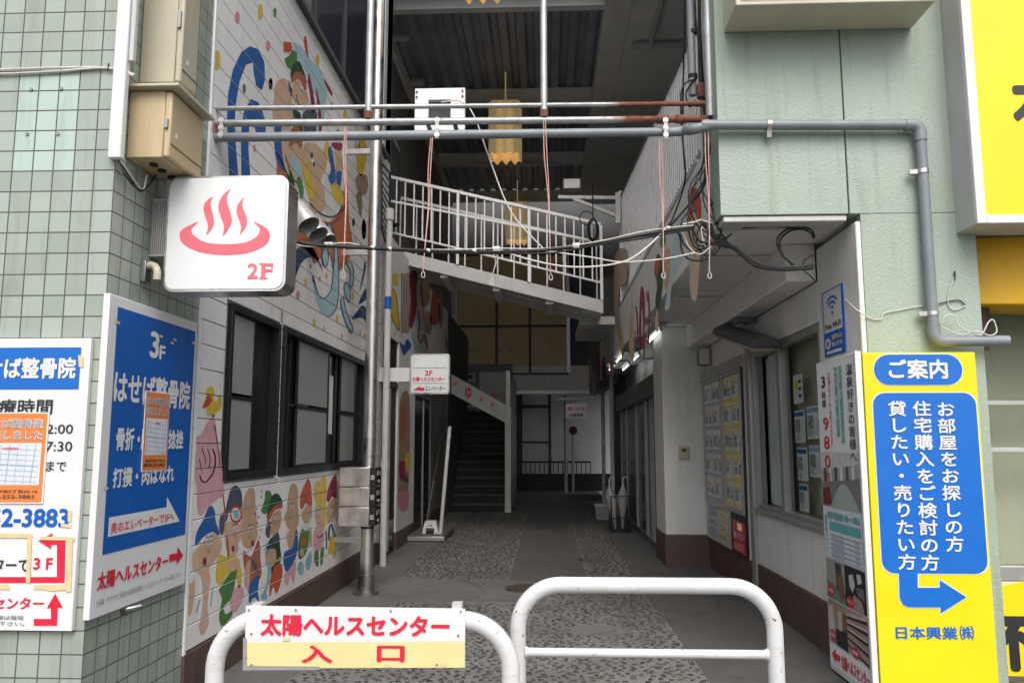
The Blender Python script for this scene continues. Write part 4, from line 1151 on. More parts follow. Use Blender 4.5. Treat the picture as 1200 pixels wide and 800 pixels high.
for pi, (y0, y1) in enumerate(((8.40, 9.18), (9.34, 10.28))):
    for c in range(2):
        for r in range(5):
            w = (y1 - y0) / 2; a = -(y0 + (c + 1) * w - .03) + .0; u0 = -(y0 + c * w + w - .025); u1 = -(y0 + c * w + .025)
            v1 = 2.245 - r * .28; v0 = v1 - .265
            q = MB(); q.rect(NB, u0, u1, v0, v1, M['paper'], .003)
            yel = pi == 0
            q.rect(NB, u0 + .01, u1 - .01, v0 + .005, v0 + .035, M['yellow'] if yel else M['mapline'], .005)
            if yel or rnd.random() < .4: q.rect(NB, u0 + .01, u0 + (u1 - u0) * .8, v1 - .05, v1 - .015, M['yellow'] if yel else M['paleyel'], .005)
            q.rect(NB, u0 + .02, u0 + (u1 - u0) * rnd.uniform(.4, .55), v0 + .07, v0 + .07 + rnd.uniform(.07, .11), M['thumb'], .005)
            q.rect(NB, u0 + (u1 - u0) * .6, u1 - .03, v0 + .06, v0 + .06 + rnd.uniform(.05, .12), M['thumb'] if rnd.random() < .6 else M['mapgrey'], .005)
            for i in range(4): q.rect(NB, u0 + .02, u1 - rnd.uniform(.03, .2), v1 - .065 - i * .012, v1 - .060 - i * .012, M['greyink'], .005)
            q.build('letting_sheet', nb, smooth=False)
for (y0, y1, v0, v1, c) in ((9.75, 10.2, .66, .76, 'mapline'), (9.75, 10.2, .56, .62, 'mapline'), (9.75, 10.2, .42, .53, 'mapline'), (9.15, 9.65, .66, .76, 'paleyel'), (9.15, 9.65, .53, .63, 'paleyel'), (9.15, 9.65, .43, .5, 'paleyel')):
    q = MB(); q.rect(NB, -y1, -y0, v0, v1, M[c], .003)
    for i in range(3): q.rect(NB, -y1 + .04, -y0 - .05 * (i + 1), v0 + .02 + i * (v1 - v0 - .03) / 3, v0 + .028 + i * (v1 - v0 - .03) / 3, M['greyink'], .005)
    q.build('price_card', nb, smooth=False)
q = MB(); q.rect(NB, -8.92, -8.36, .40, .72, M['red'], .006)
q.text(NB, '太陽ヘルスセンター', (-8.88, -8.40, .53, .61), M['signwhite'], .008, .03, False); q.text(NB, '△入口はこちら', (-8.86, -8.45, .42, .50), M['signwhite'], .008, .03, False); q.rect(NB, -8.7, -8.5, .63, .70, M['gold'], .008); q.build('red_card', nb, smooth=False)

# ---- sheets standing in the shop window
WP = Pl('R', XR + .075)
q0 = 6.12
for i, (y0, y1, v0, v1, lab, kind) in enumerate(((6.74, 6.98, 1.86, 2.10, 'white paper with a yellow mark, the topmost sheet in the shop window', 'y'), (6.72, 6.98, 1.53, 1.80, 'letting sheet in the shop window just under the topmost sheet', 't'), (6.36, 6.66, 1.56, 1.82, 'letting sheet in the shop window, the upper one next to the poster stand', 't'),
                                              (6.70, 6.96, 1.22, 1.49, 'letting sheet in the shop window, middle of the left column of three', 't'), (6.36, 6.64, 1.26, 1.51, 'letting sheet in the shop window, the lower one next to the poster stand', 't'), (6.72, 6.94, .97, 1.19, 'lowest letting sheet in the shop window just above the sill', 't'))):
    s_ = MB(); s_.slab(WP, [(-y1, v0), (-y0, v0), (-y0, v1), (-y1, v1)], M['paper'], -.004, .0)
    w, h = y1 - y0, v1 - v0
    if kind == 'y':
        s_.poly(WP, ell(-y1 + w * .3, v0 + h * .62, .05, .055), M['yellow'], .002, False)
        for k in range(3): s_.rect(WP, -y1 + w * .6, -y1 + w * .9, v0 + h * (.2 + .25 * k), v0 + h * (.3 + .25 * k), M['ink'], .002)
    else:
        s_.rect(WP, -y1 + .01, -y0 - .01, v1 - .05, v1 - .012, M['blue'] if i % 2 else M['mapline'], .002); s_.rect(WP, -y1 + .02, -y1 + w * .55, v0 + h * .3, v0 + h * .72, M['thumb'], .002); s_.rect(WP, -y1 + w * .6, -y0 - .02, v0 + h * .15, v0 + h * .6, M['mapgrey'], .002)
        for k in range(4): s_.rect(WP, -y1 + .02, -y1 + w * rnd.uniform(.4, .6), v0 + .02 + k * .014, v0 + .026 + k * .014, M['greyink'], .002)
    o = s_.build('window_sheet', smooth=False); tag(o, lab, 'paper sheet', 'sheets displayed in the shop window')

# ---- intercom, beam box, old floodlight
t = thing('intercom', 'small beige intercom box on the front of the white pillar', 'intercom', P(801, 530, Y=10.4))
p = P(801, 530, Y=10.4)
b = MB(); b.box(p.x - .065, p.x + .065, 10.36, 10.399, p.z - .085, p.z + .085, M['beige_pale']); b.build('case', t, bevel=.012)
b = MB(); b.box(p.x - .03, p.x + .03, 10.352, 10.359, p.z + .01, p.z + .05, M['brown']); b.disc((p.x, 10.36, p.z - .04), (0, -1, 0), .018, .008, M['alu'], 14); b.build('speaker_grille', t)
p = P(824, 418, Y=10.0)
t = thing('junction_box', 'small grey metal box hanging under the white beam beside the notice board', 'junction box', p)
b = MB(); b.box(p.x - .07, p.x + .07, 9.94, 10.06, p.z - .11, p.z + .11, M['midgrey']); b.build('case', t, bevel=.01); b = MB(); b.box(p.x - .06, p.x + .06, 9.93, 9.939, p.z - .1, p.z + .1, M['greypaint']); b.tube([(p.x, 10, p.z + .11), (p.x, 10, 2.75)], .012, M['greypaint']); b.build('lid', t, bevel=.006)
fa, fb_ = P(850, 388, X=1.86), P(897, 403, X=1.88)
sx = Vector((1, 0, 0))
t = thing('wall_floodlight', 'old grey shaded floodlight on the beam above the notice board', 'lamp', fb_)
d = (fb_ - fa); dn = d.normalized(); up = dn.cross(Vector((1, 0, 0))).normalized(); up = up if up.z > 0 else -up
sx = Vector((1, 0, 0))
prof = [(-.14, -.03), (.14, -.03), (.12, .03), (.05, .065), (-.05, .065), (-.12, .03)]
b = MB(); b.hexa([fa + sx * u + up * v for u, v in prof], [fb_ + sx * u + up * v for u, v in prof], M['darkgrey']); b.build('hood', t, bevel=.01)
b = MB(); b.hexa([fa + dn * .06 + sx * u - up * v for u, v in ((-.12, .031), (.12, .031), (.09, .07), (-.09, .07))], [fb_ - dn * .06 + sx * u - up * v for u, v in ((-.12, .031), (.12, .031), (.09, .07), (-.09, .07))], M['screenback']); b.build('lens', t, bevel=.015)
b = MB(); b.bar(fb_ + Vector((.0, .25, .03)), fb_ + Vector((.17, .25, .03)), .06, .06, M['midgrey']); b.bar(fa + Vector((.0, -.5, .04)), fa + Vector((.17, -.5, .04)), .06, .06, M['midgrey']); b.build('bracket', t)

# ---- fluorescent lamps under the soffit
def tube_lamp(x, y0, y1, zc, label, two=1):
    t = thing('fluorescent_lamp', label, 'lamp', (x, y0, zc), 'lit fluorescent lamps under the soffit')
    w = .09 if two == 1 else .2
    b = MB(); b.hexa([(x - w, y0, zc + .085), (x + w, y0, zc + .085), (x + w * .5, y0, zc + .03), (x - w * .5, y0, zc + .03)][::-1], [(x - w, y1, zc + .085), (x + w, y1, zc + .085), (x + w * .5, y1, zc + .03), (x - w * .5, y1, zc + .03)][::-1], M['palegrey']); b.build('housing', t, bevel=.004)
    for k in range(two):
        xx = x if two == 1 else x + (k - .5) * .26
        b = MB(); b.tube([(xx, y0 + .05, zc), (xx, y1 - .05, zc)], .015, M['tube'], 12); b.build('tube', t)
        b = MB(); b.box(xx - .02, xx + .02, y0, y0 + .05, zc - .02, zc + .04, M['palegrey']); b.box(xx - .02, xx + .02, y1 - .05, y1, zc - .02, zc + .04, M['palegrey']); b.build('socket', t, bevel=.004)
    return t
tube_lamp(1.44, 9.95, 11.2, 2.935, 'single lit fluorescent tube under the soffit nearest the white pillar')
tube_lamp(1.36, 12.7, 13.95, 2.935, 'nearer twin tube fluorescent lamp under the soffit beyond the pillar', 2)
tube_lamp(1.36, 14.25, 15.5, 2.935, 'farther twin tube fluorescent lamp under the soffit beyond the pillar', 2)

# ---- wifi sign on the corner pillar
WS = Pl('R', XR - .004)
b = MB()
c4 = [WS.uv(*q) for q in ((964, 344), (988, 331), (991, 412), (967, 419))]
u0, u1 = (c4[0][0] + c4[3][0]) / 2, (c4[1][0] + c4[2][0]) / 2; v1, v0 = (c4[0][1] + c4[1][1]) / 2, (c4[2][1] + c4[3][1]) / 2
b.slab(WS, [(u0, v0), (u1, v0), (u1, v1), (u0, v1)], M['blue2'], -.004, .004)
w, h = u1 - u0, v1 - v0
b.rect(WS, u0 + w * .06, u1 - w * .06, v0 + h * .36, v1 - h * .02, M['signwhite'], .006)
cu, cv = (u0 + u1) / 2, v0 + h * .64
b.poly(WS, ell(cu, cv, w * .05, h * .022), M['blue2'], .008, False)
for k in (1, 2, 3):
    arc = [(cu + math.cos(math.radians(a)) * w * .11 * k, cv + h * .01 + math.sin(math.radians(a)) * h * .075 * k) for a in range(40, 141, 10)]
    b.poly(WS, ribbon(arc, .016 if k > 1 else .014), M['blue2'], .008, False)
b.rect(WS, cu - .006, cu + .006, cv - h * .06, cv - h * .02, M['blue2'], .008)
b.text(WS, 'Free Wi-Fi', (u0 + w * .12, u1 - w * .12, v0 + h * .40, v0 + h * .49), M['ink'], .008, .02, False)
b.poly(WS, ell(u0 + w * .22, v0 + h * .19, w * .15, h * .085), M['signwhite'], .008, False); b.text(WS, '2F', (u0 + w * .14, u0 + w * .3, v0 + h * .15, v0 + h * .22), M['blue2'], .01, .02, False)
b.text(WS, '無料Wi-Fi', (u0 + w * .42, u1 - w * .08, v0 + h * .22, v0 + h * .31), M['paleyel'], .008, .02, False); b.text(WS, '使えます!!', (u0 + w * .42, u1 - w * .08, v0 + h * .12, v0 + h * .20), M['signwhite'], .008, .02, False)
b.rect(WS, u0 + w * .14, u1 - w * .14, v0 + h * .03, v0 + h * .075, M['signwhite'], .008)
tag(b.build('wifi_sign', smooth=False), 'small blue and white Free Wi-Fi sign on the white corner pillar', 'sign')

# ---- poster board on the pillar
PB = Pl('R', 1.915)
pb = thing('poster_board', 'tall white poster board of bath photographs leaning beside the yellow sign', 'poster board', (1.915, 5.4, 0))
py0, py1, pz1 = 5.03, 5.75, 2.085
b = MB(); b.box(1.915, 1.935, py0, py1, .02, pz1, M['signwhite']); b.build('board', pb, bevel=.004)
b = MB(); b.box(1.905, 1.942, py0 - .03, py0 - .001, .02, pz1 + .004, M['signwhite']); b.build('edge_strip', pb, bevel=.004)
b = MB(); U = lambda t: -(py1 - t * (py1 - py0)); V = lambda t: pz1 - t * (pz1 - .02)
b.rect(PB, U(.03), U(.97), V(.64), V(.01), M['paper'], .002); pm = lambda k, c: M.setdefault('print_' + k, surf('print_' + k, c, .35, 0, .12, 12))
def shp(pts, k, c, off): b.poly(PB, [(U(x), V(y)) for x, y in pts], pm(k, c), off, False)
b.rect(PB, U(.03), U(.97), V(.475), V(.30), pm('hall_grey', (.36, .36, .35)), .0035)
shp([(.03, .30), (.97, .30), (.97, .335), (.03, .36)], 'ceiling', (.55, .55, .54), .0042)
shp([(.03, .40), (.97, .375), (.97, .475), (.03, .475)], 'pool_floor', (.20, .20, .195), .0042)
for k in range(6): shp([(.10 + .14 * k, .352 - .002 * k), (.17 + .14 * k, .350 - .002 * k), (.17 + .14 * k, .395 - .003 * k), (.10 + .14 * k, .397 - .003 * k)], 'hall_window' if k % 2 else 'hall_post', (.62, .64, .65) if k % 2 else (.10, .085, .075), .005)
shp([(.05, .42), (.22, .41), (.30, .47), (.05, .47)], 'red_stools', (.16, .03, .03), .0052)
b.poly(PB, [(U(.25) + (U(.95) - U(.25)) * k / 10, V(.475) + math.sin(PI * k / 10) * .16) for k in range(11)], pm('bath_water', (.36, .42, .38)), .006, False)
b.vtext(PB, '温泉好きの皆様へ', U(.87), V(.03), V(.33), M['ink'], .006, .005, 1.5)
b.vtext(PB, '3', U(.20), V(.04), V(.095), M['ink'], .006, .02, 1.7); b.vtext(PB, '時間', U(.20), V(.10), V(.155), M['ink'], .006, .01, 1.4); b.vtext(PB, '980', U(.22), V(.175), V(.36), M['red'], .006, .012, 1.9); b.vtext(PB, '円', U(.22), V(.365), V(.395), M['red'], .006, .01, 1.5)
b.vtext(PB, '大浴場とサウナをご利用いただけます', U(.36), V(.04), V(.28), M['pinkred'], .006, .01, 1.8)
b.rect(PB, U(.50), U(.57), V(.25), V(.03), M['teal'], .006); b.rect(PB, U(.61), U(.68), V(.27), V(.03), M['teal'], .006)
b.vtext(PB, '大浴場 露天 サウナ', U(.535), V(.035), V(.245), M['signwhite'], .008, .01, 1.6); b.vtext(PB, '仮眠室 休憩 リクライニング', U(.645), V(.035), V(.265), M['signwhite'], .008, .01, 1.8)
b.rect(PB, U(.05), U(.97), V(.635), V(.48), M['mapgrey'], .007); b.text(PB, '利用可能時間 9時〜17時迄', (U(.16), U(.95), V(.515), V(.49)), M['teal'], .009, .02, False)
b.rect(PB, U(.2), U(.95), V(.55), V(.522), M['teal'], .009)
for k in range(5): b.rect(PB, U(.2), U(.95), V(.565 + .015 * k), V(.562 + .015 * k), M['greyink'], .009); b.rect(PB, U(.24), U(.55), V(.573 + .015 * k), V(.568 + .015 * k), M['mapline'], .009); b.rect(PB, U(.8), U(.9), V(.573 + .015 * k), V(.568 + .015 * k), M['mapline'], .009)
b.vtext(PB, 'お昼のプラン', U(.11), V(.50), V(.62), M['teal'], .009, .015, 1.4)
b.rect(PB, U(.03), U(.50), V(.77), V(.645), pm('room_fill', (.30, .29, .27)), .003); b.rect(PB, U(.505), U(.97), V(.77), V(.645), pm('dark_room', (.012, .011, .012)), .003)
shp([(.03, .715), (.50, .73), (.50, .77), (.03, .77)], 'green_floor', (.12, .20, .14), .004); shp([(.27, .65), (.42, .65), (.43, .745), (.29, .735)], 'doorway', (.05, .05, .055), .0045); shp([(.30, .69), (.45, .685), (.50, .75), (.36, .755)], 'brown_seat', (.16, .10, .06), .005)
shp([(.60, .672), (.70, .665), (.74, .695), (.68, .72), (.61, .705)], 'white_seat', (.50, .49, .48), .004); shp([(.78, .66), (.88, .658), (.90, .68), (.80, .69)], 'white_seat', (.50, .49, .48), .004); shp([(.62, .77), (.70, .725), (.88, .735), (.93, .77)], 'pink_floor', (.34, .25, .25), .004); shp([(.76, .70), (.93, .695), (.95, .73), (.80, .725)], 'grey_seat', (.14, .13, .13), .0045)
b.rect(PB, U(.03), U(.50), V(.91), V(.775), pm('tan_wall', (.30, .24, .17)), .003); b.rect(PB, U(.505), U(.97), V(.91), V(.775), pm('bunk_wall', (.34, .24, .20)), .003)
shp([(.05, .80), (.15, .79), (.19, .84), (.16, .90), (.05, .90)], 'white_seat', (.50, .49, .48), .004); shp([(.22, .86), (.50, .84), (.50, .91), (.22, .91)], 'dark_room', (.012, .011, .012), .004); shp([(.28, .80), (.38, .797), (.39, .855), (.29, .86)], 'cream_chair', (.48, .42, .32), .0045); shp([(.40, .80), (.49, .80), (.49, .85), (.41, .855)], 'brown_seat', (.16, .10, .06), .0045)
for k in range(5): shp([(.505, .79 + .022 * k), (.97, .776 + .032 * k), (.97, .79 + .032 * k), (.505, .798 + .022 * k)], 'bunk_light', (.52, .43, .39), .004)
for k in range(5): b.poly(PB, [(U(.5), V(.80 + .02 * k)), (U(.97), V(.785 + .03 * k)), (U(.97), V(.795 + .03 * k)), (U(.5), V(.806 + .02 * k))], M['ink'], .005, False)
for a, c, s_ in ((.14, .745, '大浴場'), (.62, .752, 'サウナ'), (.14, .885, '仮眠室'), (.68, .895, '個室')): b.poly(PB, ell(U(a), V(c), .06, .036), M['red'], .006, False); b.text(PB, s_, (U(a) - .045, U(a) + .045, V(c) - .012, V(c) + .012), M['signwhite'], .008, .01, False)
b.rect(PB, U(.03), U(.97), V(.985), V(.915), M['paper'], .003); b.text(PB, '太陽ヘルスセンター', (U(.32), U(.96), V(.972), V(.928)), M['red'], .006, .03, False)
b.poly(PB, [(U(.08), V(.948)), (U(.18), V(.925)), (U(.18), V(.938)), (U(.29), V(.938)), (U(.29), V(.958)), (U(.18), V(.958)), (U(.18), V(.971))], M['red'], .006, False)
b.build('poster', pb, smooth=False)

# ---- tall yellow guide sign
YS = Pl('F', 5.0)
c4 = [YS.uv(*q) for q in ((1011, 413), (1148, 410), (1027, 800), (1165, 800))]
u0, u1 = (c4[0][0] + c4[2][0]) / 2 + .012, (c4[1][0] + c4[3][0]) / 2; v1 = c4[0][1]
ys = thing('guide_sign', 'tall yellow sign with blue panel and right turning arrow against the green pillar', 'sign', (2.3, 5.1, 0))
b = MB(); b.slab(YS, [(u0, .0), (u1, .0), (u1, v1), (u0, v1)], M['yellow'], -.2, 0); b.build('case', ys, bevel=.006)
b = MB()
px = lambda *q: [YS.uv(*t) for t in q]
def pill(x0, y0, x1, y1, r):
    a, c = YS.uv(x0, y1), YS.uv(x1, y0); return rrect(min(a[0], c[0]), max(a[0], c[0]), a[1], c[1], r)
b.poly(YS, pill(1024, 414, 1127, 452, .095), M['signwhite'], .002, False); b.poly(YS, pill(1025, 415, 1126, 451, .092), M['blue2'], .004, False)
b.text(YS, 'ご案内', (1040, 421, 444, 1110), M['signwhite'], .006, .03)
for gr, mt, of in ((1.2, 'signwhite', .002), (0, 'blue2', .004)):
    b.poly(YS, pill(1034 - gr, 460 - gr, 1142.5 + gr, 671 + gr, .075), M[mt], of, False)
    b.poly(YS, [(1053 - gr, 669), (1075 + gr, 669), (1075 + gr, 688 - gr), (1101 - gr, 688 - gr), (1101 - gr, 679 - gr * 2), (1132 + gr * 1.5, 699), (1102 - gr, 718 + gr * 2), (1102 - gr, 711 + gr), (1066, 711 + gr), (1058 - gr, 708), (1054 - gr, 700)], M[mt], of + .0006)
for s_, xt, xb, t0, t1 in (('お部屋をお探しの方', 1106.5, 1119, 470, 647), ('住宅購入をご検討の方', 1079, 1090, 469, 669), ('貸したい・売りたい方', 1050, 1063, 469, 668)):
    (ua, va), (ub, vb) = YS.uv(xt, t0), YS.uv(xb, t1)
    n = len(s_); hh = (va - vb) / n
    for i, ch in enumerate(s_): b.vtext(YS, ch, ua + (ub - ua) * (i + .5) / n, va - i * hh, va - (i + 1) * hh, M['signwhite'], .008, .02, 1.18)
b.text(YS, '日本興業', (1049, 733, 748, 1122), M['blue2'], .004, .02); b.text(YS, '㈱', (1124, 732, 749, 1141), M['blue2'], .004, .012)
b.build('lettering', ys, smooth=False)

# ================================================================== neighbour at the far right
nbr = thing('neighbour_shop', 'beige shop front with a grey upper wall at the right edge', 'building', (4.5, 5.8, 0))
b = MB(); b.box(2.84, 9, 5.75, 6.3, 2.55, 9.5, M['greypaint']); b.box(2.84, 9, 5.80, 6.3, -.1, .60, M['white']); b.build('shop_wall', nbr)
b = MB(); b.box(2.84, 9, 6.0, 6.05, .602, 2.55, M['beige_pale']); b.build('inner_blind', nbr)
w = MB(); w.box(2.84, 9, 5.72, 5.82, .605, .70, M['alu']); w.box(2.86, 9, 5.70, 5.82, .50, .60, M['cream_sign']); w.box(2.84, 2.94, 5.74, 5.82, .705, 2.55, M['alu'])
for yy in (472, 527): q = P(1190, yy, Y=5.76).z; w.box(2.94, 9, 5.75, 5.80, q - .016, q + .016, M['palegrey'])
w = w.build('window', nbr, bevel=.004)
g = MB(); g.box(2.94, 9, 5.81, 5.816, .70, 2.55, M['clear']); g.build('pane', w)
# round yellow sticker panel with the first character of a word
b = MB(); NP = Pl('F', 5.69)
b.slab(NP, [NP.uv(*q) for q in [(1150, 800)] + [(1150 + 100 * (1 - math.cos(a * PI / 40)), 702 - 0 - 24 * math.sin(a * PI / 40)) for a in range(0, 31)] + [(1300, 800)]], M['yellow'], -.01, 0)
b.text(NP, '不', (1152, 721, 786, 1222), M['ink'], .003, .05); b.text(NP, '賃貸・売買', (1172, 796, 815, 1262), M['ink'], .003, .03)
tag(b.build('yellow_panel', smooth=False), 'curved topped yellow panel with a big black character low at the right edge', 'sign')
ysg = thing('lightbox_sign', 'large yellow sign box with white frame high at the right edge', 'sign', (3.5, 5.1, 2.9))
FS = Pl('F', 5.0)
x0, zb = P(1136, 150, Y=5.0).x + .0, P(1145, 262, Y=5.0).z
b = MB(); b.box(x0, 6, 5.02, 5.3, zb, 6, M['palegrey']); b.build('case', ysg, bevel=.006)
b = MB(); b.box(x0, x0 + .06, 4.99, 5.018, zb, 6, M['signwhite']); b.box(x0 + .06, 6, 4.992, 5.017, zb, zb + .055, M['signwhite']); b.build('frame', ysg, bevel=.004)
b = MB(); b.box(x0 + .061, 5.99, 5.005, 5.016, zb + .056, 5.99, M['yellow']); b.text(Pl('F', 5.005), '不動産', (1184, 96, 160, 1330), M['ink'], .002, .05); b.build('face', ysg)
aw = thing('awning', 'deep yellow awning jutting from the neighbouring shop under the large yellow sign', 'awning', (3.4, 5.5, 2.5))
tA, tB = P(1133, 279, Y=5.45), P(1138, 357, Y=5.45); rA, rB = Vector((7, 4.6, 2.80)), Vector((7, 4.6, 2.28))
b = MB(); back = Vector((0, .32, .0)); b.hexa([tA, tB, tB + back, tA + back], [rA, rB, rB + Vector((0, 1.1, 0)), rA + Vector((0, 1.1, .0))], M['awning']); b.build('canopy', aw, bevel=.012)
b = MB(); q = tB + Vector((.12, .12, 0)); b.tube([q + Vector((0, 0, .02)), q + Vector((0.03, .1, -.28))], .06, M['brown'], 10); b.build('bracket', aw)
for xx in (1170, 1195):
    pass
# cream sign box over the green wall
t = thing('sign_box', 'cream coloured shallow sign box fixed high on the green wall', 'sign box', (1.85, 5.05, 4.45))
xa, xb_ = P(862, 5, Y=4.9).x, P(1097, 3, Y=4.9).x; zc = P(980, 4, Y=4.9).z
b = MB(); b.box(xa, xb_, 4.9, 5.245, zc, zc + .8, M['cream_sign']); b.build('case', t, bevel=.008)
b = MB(); b.box(xa + .03, xb_ - .03, 4.885, 4.899, zc + .04, zc + .76, M['lightface']); b.build('face', t, bevel=.004)

# ================================================================== canopy roof over the alley
roof = thing('canopy_roof', 'dark corrugated canopy roof on grey steel beams high over the alley', 'canopy', (-.6, 14, 7.1))
RX0, RX1, RZ = -2.56, .93, 8.2
for bi, y in enumerate((8.95, 11.65, 15.15, 18.65, 21.55)):
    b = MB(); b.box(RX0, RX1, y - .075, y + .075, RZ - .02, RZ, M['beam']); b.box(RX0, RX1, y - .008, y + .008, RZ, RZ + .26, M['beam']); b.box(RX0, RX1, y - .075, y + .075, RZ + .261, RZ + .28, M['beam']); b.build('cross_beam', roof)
for x0, x1 in ((RX0 - .3, RX0 - .003), (RX1 + .003, 1.34)):
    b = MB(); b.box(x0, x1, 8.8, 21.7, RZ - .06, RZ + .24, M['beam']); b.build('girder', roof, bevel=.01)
b = MB(); xs = []; x = RX0 - .3
while x < RX1 + .35: xs += [(x, .0), (x + .13, .0), (x + .17, .10), (x + .26, .10)]; x += .30
vs = []; fs = []
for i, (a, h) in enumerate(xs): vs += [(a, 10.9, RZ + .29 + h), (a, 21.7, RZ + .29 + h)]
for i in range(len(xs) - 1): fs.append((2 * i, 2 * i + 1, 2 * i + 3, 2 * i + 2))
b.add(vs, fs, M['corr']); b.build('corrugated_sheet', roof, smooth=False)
for y in (12.7, 14.4):
    b = MB(); b.tube([(RX0 + .02, y, RZ + .12), (RX0 + .28, y, RZ + .12)], .07, M['palegrey'], 14); b.build('roof_drain', roof)


def lamp(y, label, first=None):
    w = .50; x = -.72; zb = P(597, 187, Y=14.2).z
    if first: return dup(first, (x, y, zb), label)
    t = thing('pendant_lamp', label, 'lamp', (x, y, zb), 'gold pendant lamps under the canopy')
    n = 6
    for k, (ax, ay) in enumerate(((0, -1), (1, 0), (0, 1), (-1, 0))):
        b = MB(); vs = []
        for i in range(n + 1):
            f_ = (i / n - .5) * w; dep = w / 2 + (.05 if i % 2 else -.03)
            q = Vector((x, y, 0)) + Vector((ax, ay, 0)) * dep + Vector((-ay, ax, 0)) * f_
            dz = 0 if i % 2 else .07
            vs += [(q.x, q.y, zb + dz), (q.x, q.y, zb + 1.02 + dz * .4)]
        b.add(vs, [(2 * i, 2 * i + 2, 2 * i + 3, 2 * i + 1) for i in range(n)], M['gold']); o = b.build('gold_panel', t, smooth=False)
        sm = o.modifiers.new('thick', 'SOLIDIFY'); sm.thickness = .006
    b = MB(); b.tube([(x, y, zb + .95), (x, y, RZ + .2)], .015, M['gold'], 8); b.box(x - .16, x + .16, y - .16, y + .16, zb + .93, zb + .95, M['gold']); b.build('stem', t)
    for i, j in ((-1, -1), (1, 1)):
        b = MB(); b.tube([(x + i * .09, y + j * .09, zb + .30), (x + i * .09, y + j * .09, zb + .33), (x + i * .09, y + j * .09, zb + .38), (x + i * .09, y + j * .09, zb + .42)], [.015, .032, .03, .015], M['bulb'], 10); b.build('bulb', t)
    return t
l0 = lamp(P(581, -11, Z=P(597, 187, Y=14.2).z).y, 'nearest gold pendant lamp, cut off by the top of the picture')
lamp(14.2, 'gold zigzag edged pendant lamp behind the overhead pipes', l0)
lamp(20.4, 'farthest gold pendant lamp seen through the footbridge railing', l0)

# ================================================================== sloping footbridge across the alley
BY = 12.5
fbr = thing('footbridge', 'sloping grey metal footbridge with white railings crossing the alley', 'footbridge', (-.8, 13, 4.3))
A, Bp = P(459, 291, Y=BY), P(707, 352, Y=BY); A2, B2 = P(459, 302, Y=BY), P(707, 366, Y=BY)
sl = (Bp - A); sl.y = 0
Wd = 1.15
for yo, nm in ((0, 'stringer'), (Wd, 'stringer')):
    b = MB(); b.hexa([A + Vector((0, yo, 0)), Bp + Vector((0, yo, 0)), Bp + Vector((0, yo, -.21)), A + Vector((0, yo, -.21))], [A + Vector((0, yo + .05, 0)), Bp + Vector((0, yo + .05, 0)), Bp + Vector((0, yo + .05, -.21)), A + Vector((0, yo + .05, -.21))], M['palegrey']); b.build(nm, fbr, bevel=.006)
b = MB(); o1, o2 = Vector((0, .052, -.08)), Vector((0, Wd - .002, -.08)); dz = Vector((0, 0, -.05)); b.hexa([A + o1, Bp + o1, Bp + o2, A + o2], [A + o1 + dz, Bp + o1 + dz, Bp + o2 + dz, A + o2 + dz], M['greypaint'])
for i in range(1, 4):
    c = A.lerp(Bp, i / 4); b.box(c.x - .06, c.x + .06, BY + .052, BY + Wd - .002, c.z - .26, c.z - .14, M['greypaint'])
b.bar(A + Vector((.3, .45, -.16)), Bp + Vector((0, .45, -.16)), .1, .06, M['greypaint']); b.bar(A + Vector((.3, .75, -.16)), Bp + Vector((0, .75, -.16)), .1, .06, M['greypaint'])
b.build('deck', fbr)
T0, T1 = P(455, 207, Y=BY), P(704, 263, Y=BY); Mq0, Mq1 = P(455, 235, Y=BY), P(704, 284, Y=BY); L0, L1 = P(457, 272, Y=BY), P(704, 331, Y=BY)
rlg = MB(); rlg.bar(T0, T1, .05, .05, M['wpaint']); rlg.bar(Mq0, Mq1, .03, .035, M['wpaint']); rlg.bar(L0, L1, .03, .03, M['wpaint']); rlg = rlg.build('railing', fbr, bevel=.004)
nb_ = 24
for i in range(nb_ + 1):
    t = i / nb_; tp = T0.lerp(T1, t); x = tp.x; lo = A.z + (x - A.x) / (Bp.x - A.x) * (Bp.z - A.z)
    main = i % 8 == 0
    b = MB(); r = .022 if main else .011
    b.box(x - r, x + r, BY - r + .0, BY + r, (lo - .0 if main else L0.z + (L1.z - L0.z) * t), tp.z - .02, M['wpaint']); b.build('post' if main else 'baluster', rlg)
far = Vector((0, Wd, 0))
r2 = MB(); r2.bar(T0 + far, T1 + far, .05, .05, M['wpaint']); r2 = r2.build('railing', fbr)
for i in range(13):
    t = i / 12; tp = T0.lerp(T1, t); lo = A.z + (tp.x - A.x) / (Bp.x - A.x) * (Bp.z - A.z)
    b = MB(); b.box(tp.x - .012, tp.x + .012, BY + Wd - .012, BY + Wd + .012, lo, tp.z - .02, M['wpaint']); b.build('baluster', r2)
b = MB(); b.box(.6, 1.19, BY + Wd + .06, 16, Bp.z - .2, Bp.z - .06, M['greypaint']); b.build('landing', fbr)
# dark slatted gate beside the pole
t = thing('slatted_gate', 'narrow black slatted gate at the upper end of the footbridge', 'gate', P(451, 270, X=-2.1))
b = MB(); q = [P(447, 192, X=-2.1), P(457, 203, X=-2.1), P(457, 300, X=-2.1), P(447, 268, X=-2.1)]
for i in range(4): b.tube([q[i], q[(i + 1) % 4]], .014, M['black'], 8)
b.build('frame', t)
b = MB()
for i in range(1, 10): s = i / 10; b.tube([q[0].lerp(q[3], s), q[1].lerp(q[2], s)], .009, M['black'], 6)
b.build('slats', t)
t = thing('security_camera', 'small dark camera on the near end of the footbridge railing', 'camera', P(463, 263, Y=BY - .05))
c = P(463, 264, Y=BY - .06); b = MB(); b.tube([c + Vector((-.12, .05, 0)), c + Vector((.06, -.06, -.01))], .035, M['black'], 12); b.build('body', t); b = MB(); b.tube([c + Vector((-.03, 0, 0)), c + Vector((-.03, .05, .08))], .012, M['black'], 8); b.build('bracket', t)

